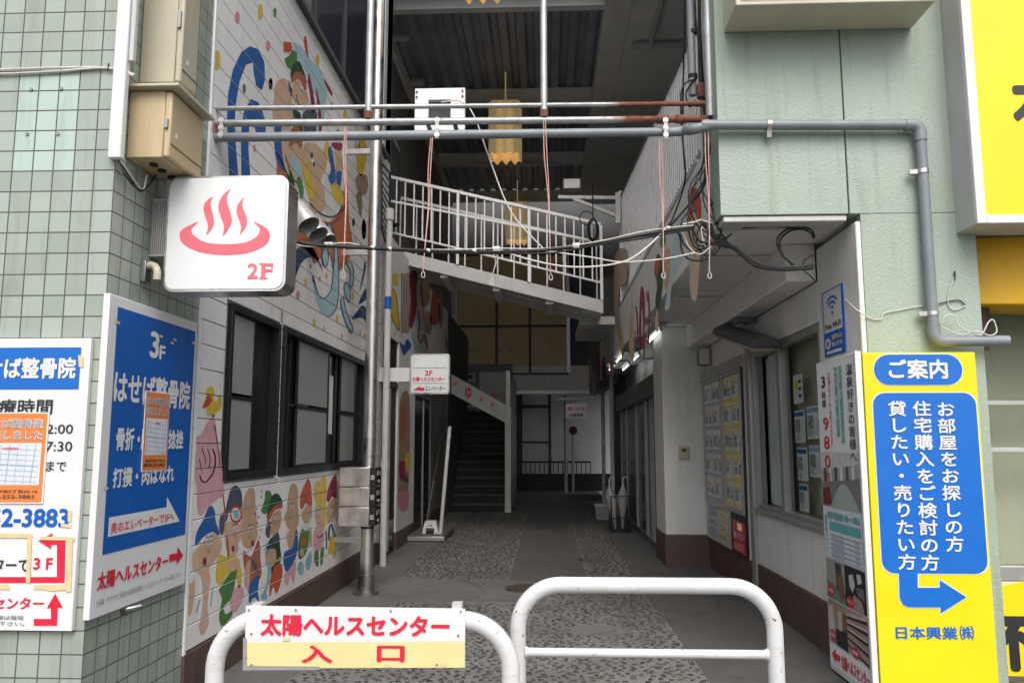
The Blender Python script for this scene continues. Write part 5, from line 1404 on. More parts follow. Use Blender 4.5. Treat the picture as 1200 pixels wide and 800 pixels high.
# floodlight on an arm at the right end
t = thing('arm_floodlight', 'square grey floodlight standing on a white arm by the balcony end post', 'lamp', P(670, 222, Y=12.4))
fY = 12.4
b = MB(); a0, a1 = P(654, 231, Y=fY), P(722, 232, Y=fY); b.bar(a0, a1, .05, .05, M['palegrey']); b.bar(P(672, 233, Y=fY), P(722, 253, Y=fY), .05, .05, M['palegrey']); b.bar(P(724, 226, Y=fY), P(724, 262, Y=fY), .08, .08, M['palegrey']); b.build('arm', t)
c = P(670, 218, Y=fY); b = MB(); b.box(c.x - .14, c.x + .14, fY - .08, fY + .08, c.z - .08, c.z + .1, M['midgrey']); b.build('housing', t, bevel=.015); b = MB(); b.box(c.x - .12, c.x + .12, fY - .09, fY - .081, c.z - .06, c.z + .08, M['palegrey']); b.build('lens', t)

# ================================================================== far end: stairs, rear building
SY, SX0, SX1 = 18.3, -2.15, -.93
st = thing('staircase', 'dark concrete staircase rising at the far left end of the alley', 'staircase', (-1.5, 18.3, 0))
b = MB()
for i in range(13): b.box(SX0, SX1 - .001, SY + i * .29, SY + (i + 1) * .29 + (.3 if i < 12 else 0), (i * .185 if i == 0 else i * .185 - .1), (i + 1) * .185 - .03, M['darkstair'])
for i in range(13): b.box(SX0, SX1 - .002, SY + i * .29 - .02, SY + (i + 1) * .29, (i + 1) * .185 - .029, (i + 1) * .185, M['nosing'])
b.build('steps', st)
b = MB(); b.box(SX1, SX1 + .14, SY - .1, SY + .06, 0, 2.35, M['palegrey']); b.build('newel_post', st, bevel=.008)
b = MB(); b.box(-2.7, -2.16, 17.61, 22.2, 0, 4.44, M['darkgrey']); b.build('stair_wall', st)
b = MB(); b.box(SX1 + .0, SX1 + .12, SY + .062, SY + 3.9, 0, 3.2, M['steel_dk']); b.build('side_wall', st, bevel=.01)
b = MB(); q0, q1 = P(511, 452, Y=SY - .06), P(596, 497, Y=SY - .06); q2, q3 = P(596, 476, Y=SY - .06), P(522, 434, Y=SY - .06)
q0 = P(522, 457, Y=SY - .06)
b.hexa([q0, q1, q2, q3], [p + Vector((0, .05, 0)) for p in (q0, q1, q2, q3)], M['palegrey'])
SP = Pl('F', SY - .06)
for e in ((534, 449), (564, 468), (577, 474)): b.poly(SP, ell(e[0], e[1], 2.2, 2.4, 10), M['pinkred'], .003)
b.text(SP, 'ゆ', (545, 452, 468, 553), M['red'], .003, .03); b.build('stair_band', st)
b = MB(); b.tube([P(500, 612, X=-1.98), P(524, 468, X=-1.98)], .02, M['steel_dk'], 10); b.tube([P(505, 600, X=-2.0), P(524, 490, X=-2.0)], .012, M['steel_dk'], 10); b.build('handrail', st)
b = MB(); b.box(SX0, SX1, SY + 3.78, SY + 3.9, 2.4, 3.72, M['midgrey'])
SB = Pl('F', SY + 3.78)
for i in range(2):
    for j in range(3): a, c = SB.uv(529 + i * 16, 437 + j * 15), SB.uv(541 + i * 16, 447 + j * 15); b.rect(SB, a[0], c[0], c[1], a[1], M['palegrey'], .004); b.rect(SB, a[0] + .05, c[0] - .08, c[1] + .06, a[1] - .05, M['darkgrey'], .006)
a, c = SB.uv(562, 436), SB.uv(594, 478); b.rect(SB, a[0], c[0], c[1], a[1], M['greypaint'], .004)
b.text(SB, '太陽ヘルス', (574, 459, 465, 592), M['pinkred'], .008, .02); b.text(SB, 'センター', (577, 468, 474, 592), M['signwhite'], .008, .02)
b.build('landing_wall', st)

rb = thing('rear_building', 'rear building of cream panels above a dim recessed doorway closing the alley', 'building', (-.5, 22.5, 0))
RY = 22.25; RP = Pl('F', RY)
b = MB(); x0, x1 = P(537, 380, Y=RY).x, P(664, 380, Y=RY).x; z0, z1 = P(600, 437, Y=RY).z, P(600, 300, Y=RY).z
b.box(x0, x1, RY, RY + .2, z0, z1, M['cream_panel']); cp = b.build('cream_wall', rb)
b = MB()
for xx in (582, 621): q = P(xx, 400, Y=RY).x; b.box(q - .035, q + .035, RY - .03, RY - .002, z0, z1, M['black'])
q = P(600, 382, Y=RY).z; b.box(x0, x1, RY - .028, RY - .002, q - .03, q + .03, M['black']); b.box(x0 - .05, x1 + .05, RY - .05, RY - .003, z0 - .05, z0, M['black']); b.box(x1, x1 + .09, RY - .06, RY + .2, z0, z1 + .3, M['alu']); b.box(x0 - .12, x0 - .02, RY - .06, RY + .2, z0 - 1, z1 + .3, M['alu']); b.build('frame', cp)
rr = random.Random(5)
b = MB()
for row in (412, 428):
    for s0 in (549, 557, 583, 590, 597):
        if rr.random() < .8: a = RP.uv(s0, row); b.rect(RP, a[0], a[0] + .09, a[1], a[1] + .03, M['darkgrey'], .003)
b.build('vent_marks', cp)
b = MB(); b.box(-3.2, 3, RY + .3, RY + .5, z0, 13, M['darkgrey']); b.box(-3, 1.6, RY + .05, RY + .29, z1 + .25, z1 + .33, M['midgrey']); b.build('upper_wall', rb)
b = MB(); c0, c1 = P(612, 457, Y=RY), P(690, 443, Y=RY); b.box(-.9, 1.55, RY - .02, RY + 1.3, c0.z, c1.z + .35, M['white']); b.box(-.9, 1.55, RY - .06, RY + .1, c0.z - .12, c0.z - .003, M['alu']); b.build('lintel', rb, bevel=.01)
BY2 = 23.9; BP = Pl('F', BY2)
b = MB(); dx = P(646, 520, Y=BY2).x; b.box(dx, 3.5, BY2, BY2 + .2, .66, 4, M['white']); b.box(-1, 3.5, BY2 - .04, BY2 + .2, .16, .655, M['black']); b.box(-3.5, -.75, BY2 - .03, BY2 + .2, .66, 4, M['darkgrey']); b.build('recess_wall', rb)
d = MB(); x0 = P(609, 500, Y=BY2).x; d.box(-.75, dx - .002, BY2 + .05, BY2 + .1, .66, 3.4, M['black']); d = d.build('door', rb)
q = MB(); a, c = BP.uv(612, 478), BP.uv(643, 560)
q.box(a[0], c[0], BY2 + .02, BY2 + .04, c[1], a[1], M['greypaint']); q.box(a[0], c[0], BY2 + .02, BY2 + .04, a[1] + .1, a[1] + .42, M['greypaint']); q.build('pane', d)
q = MB(); q.box(a[0] - .0, c[0] + .05, BY2 + .0, BY2 + .049, a[1] + .001, a[1] + .09, M['brown']); q.box(c[0] + .001, c[0] + .08, BY2, BY2 + .048, .7, 3.3, M['brown']); q.box(a[0], c[0], BY2 + .0, BY2 + .018, P(620, 518, Y=BY2).z - .03, P(620, 518, Y=BY2).z + .03, M['brown']); q.build('frame', d)
b = MB(); b.box(-3, -.95, RY + .0, 24, 0, z0, M['darkgrey']); b.build('rear_side_wall', rb)
# pale panel standing in for light through the slit behind the upper left
t = thing('light_slit_panel', 'pale panel standing in for light through the gap between the painted wall and the cream panels', 'sign', P(527, 375, Y=22))
b = MB(); a, c = P(517, 337, Y=22.05), P(536, 380, Y=22.05); b.box(a.x, c.x, 22.05, 22.12, c.z, a.z, M['signwhite']); b.build('panel', t); b = MB(); b.tube([P(530, 345, Y=21.9), P(531, 440, Y=21.9)], .05, M['alu'], 10); b.build('post', t)
# low railing in front of the recess
t = thing('low_railing', 'low black iron railing across the far end of the alley', 'railing', (.2, 23.2, .16))
b = MB(); a, c = P(600, 541, Y=23.2), P(692, 541, Y=23.2); b.bar(a, c, .05, .05, M['black']); zl = P(600, 568, Y=23.2).z; b.bar((a.x, 23.2, zl), (c.x, 23.2, zl), .05, .05, M['black']); b.build('rail', t)
n = 17
for i in range(n + 1): x = a.x + (c.x - a.x) * i / n; b = MB(); b.box(x - .012, x + .012, 23.19, 23.21, .16 if i % 6 == 0 else zl, a.z, M['black']); b.build('bar', t)
# small lightbox sign at the back right
t = thing('hanging_sign', 'small white lightbox sign with red lettering near the far end of the alley', 'sign', P(675, 480, Y=19))
SG = Pl('F', 19.0); a, c = SG.uv(663, 473), SG.uv(688.5, 490)
b = MB(); b.slab(SG, [(a[0], c[1]), (c[0], c[1]), (c[0], a[1]), (a[0], a[1])], M['lightface'], -.15, 0); b.text(SG, '太陽ヘルスセンター', (664.5, 476, 481.5, 687), M['red'], .004, .03); b.text(SG, '立体駐車場', (667, 484, 488.5, 683), M['ink'], .004, .02); b.build('case', t)
b = MB(); b.bar((a[0] - .2, 19.08, a[1] + .12), (1.19, 19.08, a[1] + .12), .05, .05, M['palegrey']); b.tube([((a[0] + c[0]) / 2, 19.08, a[1]), ((a[0] + c[0]) / 2, 19.08, a[1] + .12)], .02, M['palegrey']); b.build('bracket', t)
t = thing('traffic_mirror', 'small round red backed mirror on a thin post before the recess', 'mirror', P(672, 500, Y=22.6))
c = P(672, 504, Y=22.6); b = MB(); b.disc(c, (-.5, -1, -.2), .12, .04, M['rustred'], 24); b.build('mirror', t); b = MB(); b.tube([(c.x - .02, 22.66, .16), (c.x - .02, 22.66, c.z + .1)], .03, M['palegrey']); b.tube([(c.x - .22, 22.8, .16), (c.x - .22, 22.8, 3.2)], .045, M['palegrey']); b.build('post', t)

# ---- umbrella stand and box near the shopfront
t = thing('umbrella_stand', 'black umbrella stand beside the dark glass shopfront', 'umbrella stand', (1.28, 14.4, 0))
b = MB()
for x, y in ((1.12, 14.2), (1.44, 14.2), (1.12, 14.6), (1.44, 14.6)): b.tube([(x, y, .01), (x, y, .62)], .012, M['black'], 8)
for zz in (.25, .62): b.tube([(1.12, 14.2, zz), (1.44, 14.2, zz), (1.44, 14.6, zz), (1.12, 14.6, zz), (1.12, 14.2, zz)], .01, M['black'], 8)
b.build('frame', t); b = MB(); b.box(1.10, 1.46, 14.18, 14.62, .0045, .03, M['black']); b.build('tray', t)
for i, (x, y, tx) in enumerate(((1.2, 14.3, -.10), (1.33, 14.42, .02))):
    t = thing('umbrella', ('white plastic umbrella leaning at the left of the stand', 'white plastic umbrella upright at the right of the stand')[i], 'umbrella', (x, y, .04), 'umbrellas in the stand')
    top = Vector((x + tx, y, .78)); b = MB(); b.tube([(x, y, .05), Vector((x, y, .05)).lerp(top, .2), Vector((x, y, .05)).lerp(top, .75), top], [.012, .03, .11, .03], M['bagwhite'], 9); b.build('cover', t)
    b = MB(); b.tube([top, top + Vector((0, 0, .12)), top + Vector((.03, 0, .17)), top + Vector((.07, 0, .16)), top + Vector((.085, 0, .12))], .009, M['signwhite'], 8); b.build('handle', t)
t = thing('plastic_crate', 'small white plastic box on the ground by the far shop wall', 'box', (1.15, 16.6, 0))
b = MB(); b.hexa([(1.0, 16.5, .005), (1.36, 16.5, .005), (1.36, 16.8, .005), (1.0, 16.8, .005)], [(.98, 16.48, .28), (1.38, 16.48, .28), (1.38, 16.82, .28), (.98, 16.82, .28)], M['bagwhite']); b.build('body', t, bevel=.01); b = MB(); b.box(.97, 1.39, 16.47, 16.83, .282, .31, M['palegrey']); b.build('lid', t, bevel=.008)

# ---- platform, stool and leaning pole by the lift door
b = MB(); a, c = P(476, 634, Z=0), P(522, 634, Z=0)
b.box(XL + .004, c.x, 12.75, 14.1, -.05, .10, M['conc_dark']); b.box(XL + .004, c.x + .002, 12.73, 12.748, .02, .09, M['alu']); o = tag(b.build('low_platform', bevel=.008), 'low grey concrete platform with metal edge before the lift door', 'platform')
pc_ = P(504, 622, Y=13.0)
t = thing('stool', 'small white step stool with two handle holes on the low platform', 'stool', (pc_.x, 13.1, .1)); x = pc_.x
b = MB(); b.box(x - .09, x + .09, 13.0, 13.2, .27, .295, M['signwhite']); b.build('seat', t, bevel=.008)
for s in (-1, 1):
    b = MB(); b.hexa([(x + s * .10 - .03, 12.995, .102), (x + s * .10 + .03, 12.995, .102), (x + s * .10 + .03, 13.2, .102), (x + s * .10 - .03, 13.2, .102)], [(x + s * .075 - .02, 13.0, .268), (x + s * .075 + .015, 13.0, .268), (x + s * .075 + .015, 13.19, .268), (x + s * .075 - .02, 13.19, .268)], M['signwhite']); b.build('leg', t, bevel=.004)
b = MB(); b.box(x - .06, x + .06, 12.998, 13.01, .19, .268, M['signwhite']); b.box(x - .03, x - .01, 12.99, 12.997, .22, .245, M['ink']); b.box(x + .01, x + .03, 12.99, 12.997, .22, .245, M['ink']); b.build('front_panel', t)
t = thing('leaning_pole', 'thin pale pole leaning on the stair rail from the low platform', 'pole', P(516, 628, Y=12.9))
b = MB(); b.tube([Vector((P(516, 628, Y=12.95).x, 12.95, .102)), P(527, 500, Y=13.2)], .03, M['palegrey'], 10); b.build('shaft', t); b = MB(); q = P(514, 626, Y=12.95); b.box(q.x - .07, q.x + .06, 12.87, 13.02, .103, .14, M['palegrey']); b.build('foot', t, bevel=.01)

# ---- hanging 2F lift sign
t = thing('lift_sign', 'white square sign with red lift arrow projecting from the left wall', 'sign', P(503, 438, Y=10.4))
HS = Pl('F', 10.4); a, c = HS.uv(480.5, 414.5), HS.uv(526.5, 461.5)
b = MB(); b.slab(HS, rrect(a[0], c[0], c[1], a[1], .03, 4), M['chrome'], -.12, 0); b.build('case', t)
b = MB(); b.poly(HS, rrect(a[0] + .02, c[0] - .02, c[1] + .02, a[1] - .02, .02, 4), M['lightface'], .003, False)
for yy in (431, 449): q = HS.uv(500, yy)[1]; b.rect(HS, a[0] + .04, c[0] - .04, q - .004, q + .004, M['greyink'], .005)
b.text(HS, '2F', (498, 434, 440, 507), M['red'], .005, .03); b.text(HS, '太陽ヘルスセンター', (483, 441.5, 447, 522), M['red'], .005, .035); b.text(HS, 'エレベーター', (498.5, 452, 458, 522), M['ink'], .005, .02)
b.poly(HS, [(483.5, 457.5), (492, 452), (492, 454), (497.5, 454), (497.5, 457.8)], M['red'], .005); b.build('face', t, smooth=False)
b = MB(); b.box(XL, a[0] + .0, 10.42, 10.5, a[1] - .36, a[1] - .18, M['signwhite']); b.build('bracket', t)

# ================================================================== mailboxes and the steel post
pb_ = P(429, 696, Z=0); px_, py_ = pb_.x, pb_.y
t = thing('mailbox_post', 'tall polished steel post standing before the painted wall', 'post', (px_, py_, 0))
b = MB(); b.tube([(px_, py_, .004), (px_, py_, 8.6)], .066, M['steel'], 24); b.build('shaft', t)
b = MB(); b.tube([(px_, py_, .004), (px_, py_, .03), (px_, py_, .03), (px_, py_, .2)], [.13, .13, .085, .082], M['steel_dk'], 20); b.tube([(px_, py_, .66), (px_, py_, .68)], .07, M['black'], 16); b.build('base_collar', t)
for yy in (178, 296, 632):
    q = zs(yy, 426, Y=py_); b = MB(); b.box(px_ - .36, px_ - .05, py_ - .02, py_ + .02, q - .03, q + .03, M['alu'])
    b.build('wall_clamp', t, bevel=.004)
t = thing('mailbox_stack', 'three stacked stainless steel mailboxes with black fronts on the steel post', 'mailbox', (px_, py_, .6))
q0, q1 = P(398, 547, Y=py_ - .15), P(432, 617, Y=py_ - .15); fz0, fz1 = q1.z, q0.z
x0, x1 = q0.x, q1.x
for i in range(3):
    h = (fz1 - fz0) / 3; a = fz1 - (i + 1) * h; b = MB(); b.box(x0, x1, py_ - .15, py_ + .15, a + .004, a + h - .004, M['steel']); o = b.build('mailbox_case', t, bevel=.004)
    b = MB(); b.box(x1 + .001, x1 + .06, py_ - .145, py_ + .145, a + .008, a + h - .008, M['black']); o2 = b.build('mailbox_front', t, bevel=.006)
    b = MB(); b.box(x1 + .061, x1 + .068, py_ - .08, py_ + .08, a + h * .55, a + h * .8, M['alu']); b.disc((x1 + .06, py_, a + h * .25), (1, 0, 0), .02, .012, M['alu'], 14); b.box(x1 + .01, x1 + .05, py_ - .152, py_ - .1455, a + h * .35, a + h * .6, M['alu']); b.build('slot', o2)
# white drain pipe beside the post
q0 = P(449, 640, X=-2.05); b = MB(); b.tube([(-2.05, q0.y, .0), (-2.05, q0.y, 4.6)], .042, M['palegrey'], 14); dpz = P(449, 350, X=-2.05).z
t = thing('drain_pipe', 'white drain pipe with a blue band running up behind the steel post', 'pipe', (-2.05, q0.y, 0)); b.build('pipe', t)
b = MB(); b.tube([(-2.05, q0.y, dpz - .08), (-2.05, q0.y, dpz + .08)], .046, M['blue'], 14); b.build('band', t); b = MB(); b.tube([(-2.05, q0.y, 1.2), (-2.05, q0.y, 1.32)], .05, M['palegrey'], 14); b.tube([(-2.05, q0.y, 4.45), (-2.05, q0.y, 4.6)], .06, M['palegrey'], 14); b.build('collar', t)

# ---- three silver spotlights on the painted wall
def spot(px, py, y, label, first=None):
    c = P(px, py, Y=y)
    if first: return dup(first, c, label)
    t = thing('spotlight', label, 'lamp', c, 'silver spotlights on the painted wall')
    d = Vector((.55, -.25, -.75)).normalized(); b = MB()
    b.tube([c - d * .13, c - d * .11, c - d * .04, c + d * .06, c + d * .14], [.025, .055, .075, .085, .088], M['silver'], 22, False); b.build('shade', t)
    b = MB(); b.tube([c - d * .05, c + d * .03, c + d * .09], [.03, .05, .04], M['darkgrey'], 18); b.build('bulb', t)
    b = MB(); b.tube([c - d * .12, c - d * .16, Vector((XL + .002, c.y + .02, c.z + .06))], .016, M['black'], 8); b.build('bracket', t)
    return t
s0 = spot(352, 250, 5.9, 'nearest and largest of the three silver spotlights beside the hot spring sign')
spot(364, 262, 6.5, 'middle one of the three silver spotlights beside the hot spring sign', s0)
spot(375, 271, 7.0, 'farthest of the three silver spotlights beside the hot spring sign', s0)

# ================================================================== left street front: signs, boxes, cables
# white clinic sign
ws = thing('clinic_sign', 'white sign board with blue header on the green tiled front at the left edge', 'sign', (-3, 3.8, .6))
WSG = Pl('F', YL - .03); a, c = WSG.uv(106, 396), WSG.uv(88, 738)
xr = (WSG.uv(106, 396)[0] + WSG.uv(85, 739)[0]) / 2; zt, zb = a[1], WSG.uv(60, 739)[1]
b = MB(); b.slab(WSG, [(-4.15, zb), (xr, zb), (xr, zt), (-4.15, zt)], M['signwhite'], -.028, 0); b.build('panel', ws, bevel=.003)
b = MB(); hx = WSG.uv(94, 430)[0]; hz0, hz1 = WSG.uv(60, 456)[1], WSG.uv(60, 407)[1]
b.rect(WSG, -4.05, hx, hz0, hz1, M['blue2'], .002); b.text(WSG, 'はせば整骨院', (-35, 419, 444, 89.5), M['signwhite'], .004, .035)
b.text(WSG, '診療時間', (-22, 467.5, 485.5, 62), M['ink'], .002, .02); b.text(WSG, '12:00', (49, 497, 508, 86), M['ink'], .002, .01); b.text(WSG, '17:30', (48, 517, 528.5, 85), M['ink'], .002, .01); b.text(WSG, 'まで', (55, 540, 552, 78), M['ink'], .002, .01)
b.text(WSG, '099-252-3883', (-77, 595, 617, 81), M['blue'], .002, .03)
b.text(WSG, 'エレベーターで', (-66, 653, 669, 35), M['ink'], .002, .02); b.text(WSG, '3 F', (40, 653, 667, 62), M['red'], .002, .03)
b.poly(WSG, [(-80, 675.5), (67, 675.5), (67, 638), (60, 638), (60, 643), (45, 633.5), (62, 624), (61, 630), (77, 630), (76, 682.5), (-80, 682.5)], M['red'], .002)
b.text(WSG, '太陽ヘルスセンター', (-84, 698, 713, 52), M['red'], .002, .025)
b.poly(WSG, [(40, 732.5), (40, 724.5), (60, 724.5), (60, 712), (55, 712), (65, 695), (74, 711.5), (68, 711.5), (67, 732.5)], M['red'], .0025)
b.text(WSG, 'ご利用のお客様は階段', (-50, 720, 725, 28), M['greyink'], .002, .005); b.text(WSG, 'にてお越し下さい。', (-46, 727, 732, 29), M['greyink'], .002, .005)
b.build('lettering', ws, smooth=False)
b = MB()
for q in ([(-40, 624), (38, 625), (38, 630), (-40, 629)], [(33, 625), (38, 625), (36, 683), (31, 682)], [(48, 628), (88, 629), (88, 633), (48, 632)], [(79, 629), (86, 629), (84, 693), (78, 693)], [(-30, 684), (10, 684), (12, 690), (-30, 690)], [(40, 685), (80, 684), (80, 690), (62, 692), (52, 690), (40, 690)], [(80, 597), (85, 598), (84, 611), (80, 611)], [(72, 613), (84, 614), (83, 618), (72, 617)], [(92, 416), (98, 417), (98, 430), (93, 430)]): b = MB(); b.poly(WSG, q, M['tape'], .0045 + .0005 * rr.random()); b.build('tape', ws, smooth=False)


def notice(pl, quad, label, name='relocation_notice'):
    """orange notice with a street map; quad = picture corners tl, tr, br, bl"""
    q = [pl.uv(*k) for k in quad]; u0, u1 = (q[0][0] + q[3][0]) / 2, (q[1][0] + q[2][0]) / 2; v1, v0 = (q[0][1] + q[1][1]) / 2, (q[2][1] + q[3][1]) / 2
    w, h = u1 - u0, v1 - v0; U = lambda t: u0 + t * w; V = lambda t: v1 - t * h
    b = MB(); b.slab(pl, [(u0, v0), (u1, v0), (u1, v1), (u0, v1)], M['paper'], .004, .007)
    b.rect(pl, U(.02), U(.98), V(.985), V(.012), M['orange'], .0085); b.rect(pl, U(.07), U(.93), V(.80), V(.34), M['signwhite'], .0095); b.rect(pl, U(.09), U(.91), V(.79), V(.35), M['mapgrey'], .0105)
    for s_, t0, t1 in (('はせば整骨院', .07, .18), ('移転しました', .20, .31)):
        b.text(pl, s_, (U(.07), U(.93), V(t1), V(t0)), M['signwhite'], .0095, .05, False); b.text(pl, s_, (U(.085), U(.915), V(t1 - .005), V(t0 + .005)), M['greyink'], .0115, .0, False)
    r = random.Random(11)
    for i in range(7): x = .13 + i * .12; b.poly(pl, ribbon([(U(x), V(.36)), (U(x - .05 + r.random() * .05), V(.78))], .002 + .003 * (i % 3 == 0)), M['mapline'], .0115, False)
    for i in range(7): y = .39 + i * .058; b.poly(pl, ribbon([(U(.10), V(y)), (U(.90), V(y + .03))], .002 + .004 * (i == 3)), M['mapline'], .0118, False)
    b.poly(pl, ell(U(.5), V(.40), w * .12, h * .012), M['pinkred'], .0125, False)
    b.text(pl, '鹿児島市祇2丁目20-16', (U(.10), U(.92), V(.885), V(.85)), M['brown'], .0105, .01, False); b.text(pl, '099-252-3883', (U(.22), U(.88), V(.945), V(.905)), M['brown'], .0105, .01, False)
    b.rect(pl, U(.05), U(.20), V(.94), V(.90), M['brown'], .0100)
    return tag(b.build(name, smooth=False), label, 'notice', 'orange relocation notices')


notice(WSG, [(-27, 484), (57, 482), (53, 589), (-30, 590)], 'orange relocation notice with map stuck on the white clinic sign')

# blue sign on the alley side of the tiles
BS = Pl('L', XL + .035)
q = [BS.uv(*k) for k in ((129, 344), (231, 378), (217, 687), (105, 722))]
u0, u1 = (q[0][0] + q[3][0]) / 2, (q[1][0] + q[2][0]) / 2; v1, v0 = (q[0][1] + q[1][1]) / 2, (q[2][1] + q[3][1]) / 2
bs = thing('floor_guide_sign', 'large blue and white sign with white arrow on the tiled wall facing the alley', 'sign', (XL, (u0 + u1) / 2, v0))
b = MB(); b.slab(BS, [(u0, v0), (u1, v0), (u1, v1), (u0, v1)], M['signwhite'], -.033, 0); b.build('panel', bs, bevel=.003)
b = MB(); w = u1 - u0; bz = BS.uv(115, 651)[1]
b.rect(BS, u0 + w * .075, u1 - w * .03, bz, v1 - .055, M['blue'], .002)
b.text(BS, '3', (176, 387, 419, 186, 403), M['signwhite'], .004, .03); b.text(BS, 'F', (186.5, 404, 421, 193, 412), M['signwhite'], .004, .03)
b.text(BS, 'はせば整骨院', (134, 432, 472, 222, 460), M['signwhite'], .004, .03); b.text(BS, '骨折・', (136, 500, 528, 163, 515), M['signwhite'], .004, .03); b.text(BS, '脱臼・', (165, 501, 527, 195, 515), M['signwhite'], .004, .03); b.text(BS, '捻挫', (197, 503, 526, 214, 515), M['signwhite'], .004, .03)
b.text(BS, '打撲・肉ばなれ', (132, 548, 572, 203, 558), M['signwhite'], .004, .03)
b.poly(BS, [(127, 606), (194.5, 594), (195, 581.5), (210, 610.5), (125.5, 629)], M['signwhite'], .0035)
b.text(BS, '奥のエレベーターで3Fへ', (129, 612, 625, 203, 605), M['pinkred'], .005, .02)
b.text(BS, '太陽ヘルスセンター', (114, 671, 692, 196, 660), M['red'], .004, .03)
b.poly(BS, [(198, 649.5), (207, 647.5), (207.5, 640), (214, 650.5), (206.5, 661), (206.5, 655.5), (197.5, 658)], M['red'], .004)
b.text(BS, '大浴場・サウナをご利用のお客様は階段もしくはエレベーターで2Fへお越し下さい。', (112, 703, 711, 212, 676), M['greyink'], .004, .004)
b.build('lettering', bs, smooth=False)
b = MB()
for e in ((137, 378), (188, 394), (204, 398), (226, 402), (123, 572), (201, 402)):
    c = BS.uv(*e); b = MB(); b.rect(BS, c[0] - .02, c[0] + .02, c[1] - .006, c[1] + .007, M['tape'], .005); b.build('tape', bs, smooth=False)
notice(BS, [(168.5, 457), (197, 461), (194.5, 552), (165.5, 551)], 'orange relocation notice with map stuck on the large blue sign')
# small hook under the blue sign
t = thing('wall_hook', 'small metal hook on the tiles just below the blue sign', 'hook', P(146, 713, X=XL))
c = P(144, 713, X=XL); b = MB(); b.disc((XL, c.y, c.z), (1, 0, 0), .028, .01, M['steel_dk'], 16); b.build('rose', t); b = MB(); b.tube([(XL + .01, c.y, c.z), (XL + .05, c.y + .02, c.z + .005), (XL + .07, c.y + .05, c.z + .008)], .009, M['steel'], 8); b.build('pin', t)

# cable duct and white cables on the tiles
t = thing('cable_duct', 'white plastic cable duct running up the edge of the tiled front', 'cable duct', P(140, 190, Y=YL))
a, c = P(151, 0, Y=YL), P(139.5, 188, Y=YL)
xm = (a.x + c.x) / 2
b = MB(); b.box(xm - .04, xm + .03, YL - .04, YL - .001, c.z, 6, M['signwhite']); b.box(xm + .031, xm + .06, YL - .03, YL - .001, P(150, 75, Y=YL).z, 6, M['palegrey']); b.build('duct', t, bevel=.006)
b = MB()
for k, q in enumerate(([(139, 188), (150, 205), (164, 224), (176, 215), (186, 200)], [(140, 187), (148, 198), (160, 215), (168, 222), (172, 205)], [(138, 188), (146, 204), (158, 219), (170, 222), (180, 208)])):
    b.tube(smooth_path([P(q[0][0], q[0][1], Y=YL - .02)] + [P(x, y, X=XL + .03 + .015 * k) for x, y in q[1:]], 6), .0045, M['blackrub'] if k != 1 else M['cablew'], 6)
b.build('loose_cable', t)
t = thing('wall_cable', 'pair of white cables strung along the tiled front above the paler patch of tiles', 'cable', P(60, 82, Y=YL))
for pts in ([(-40, 84), (20, 81), (70, 79.5), (120, 79.5), (142, 82), (158, 88)], [(-40, 88), (20, 86), (70, 83.5), (118, 80), (142, 83), (156, 89)]):
    b = MB(); b.tube(smooth_path([P(x, y, Y=YL - .014) for x, y in pts], 6), .006, M['cablew'], 8); b.build('cable', t)
b = MB(); c = P(127, 79.5, Y=YL - .014); b.tube([c + Vector((0, -.004, -.02)), c + Vector((.003, -.004, .02))], .004, M['blackrub'], 6); b.build('tie', t)
t = thing('fixing_plate', 'clear mounting plate ghost with four screws on the paler tiles', 'plate', P(52, 130, Y=YL))
b = MB(); pl = Pl('F', YL - .001); q = [pl.uv(*k) for k in ((26, 93), (82, 93), (78, 166), (22, 166))]
b.slab(pl, ribbon(q, .022), M['palegrey'], 0, .004) if False else None
for e in ((37, 105), (72, 104), (32, 157), (68, 157)): c = pl.uv(*e); b.disc(pl.pt(c[0], c[1], 0), (0, -1, 0), .009, .006, M['steel_dk'], 12)
b.build('screws', t)
o = t


# beige electrical boxes
def ebox(name, label, y0, y1, z0, z1, dep, mat, lid):
    t = thing(name, label, 'electrical box', (XL, (y0 + y1) / 2, z0), 'beige electrical boxes on the tiled wall')
    b = MB(); b.box(XL + .002, XL + dep - .04, y0, y1, z0, z1, M[mat]); b.build('case', t, bevel=.006)
    d = MB(); d.box(XL + dep - .038, XL + dep, y0 - .006, y1 + .006, z0 + .0, z1 - .01, M[mat]); d = d.build('door', t, bevel=.01)
    b = MB(); b.box(XL + dep - .03, XL + dep - .012, y0 - .02, y0 - .007, z0 + (z1 - z0) * .42, z0 + (z1 - z0) * .55, M['steel_dk']); b.build('latch', d)
    b = MB(); b.box(XL + dep + .0005, XL + dep + .002, y0 + .05, y0 + .075, z0 + .12, z0 + .15, M['signwhite']); b.box(XL + dep + .0005, XL + dep + .003, y0, y1, z0 + .07, z0 + .074, M['dark'] if 'dark' in M else M['brown']); b.build('label_plate', d)
    if lid:
        b = MB(); b.box(XL + .001, XL + dep + .05, y0 - .05, y1 + .04, z1 + .001, z1 + .018, M['beige_pale']); b.build('rain_lid', t, bevel=.004)
    b = MB()
    for k in (.25, .5, .8): b.disc((XL + dep * .45, y0 + (y1 - y0) * k, z0 - .012), (0, 0, 1), .022, .011, M['black'], 14)
    b.build('cable_gland', t)
    return t


zb1 = P(168, 175, X=XL + .1).z
dpt = .235
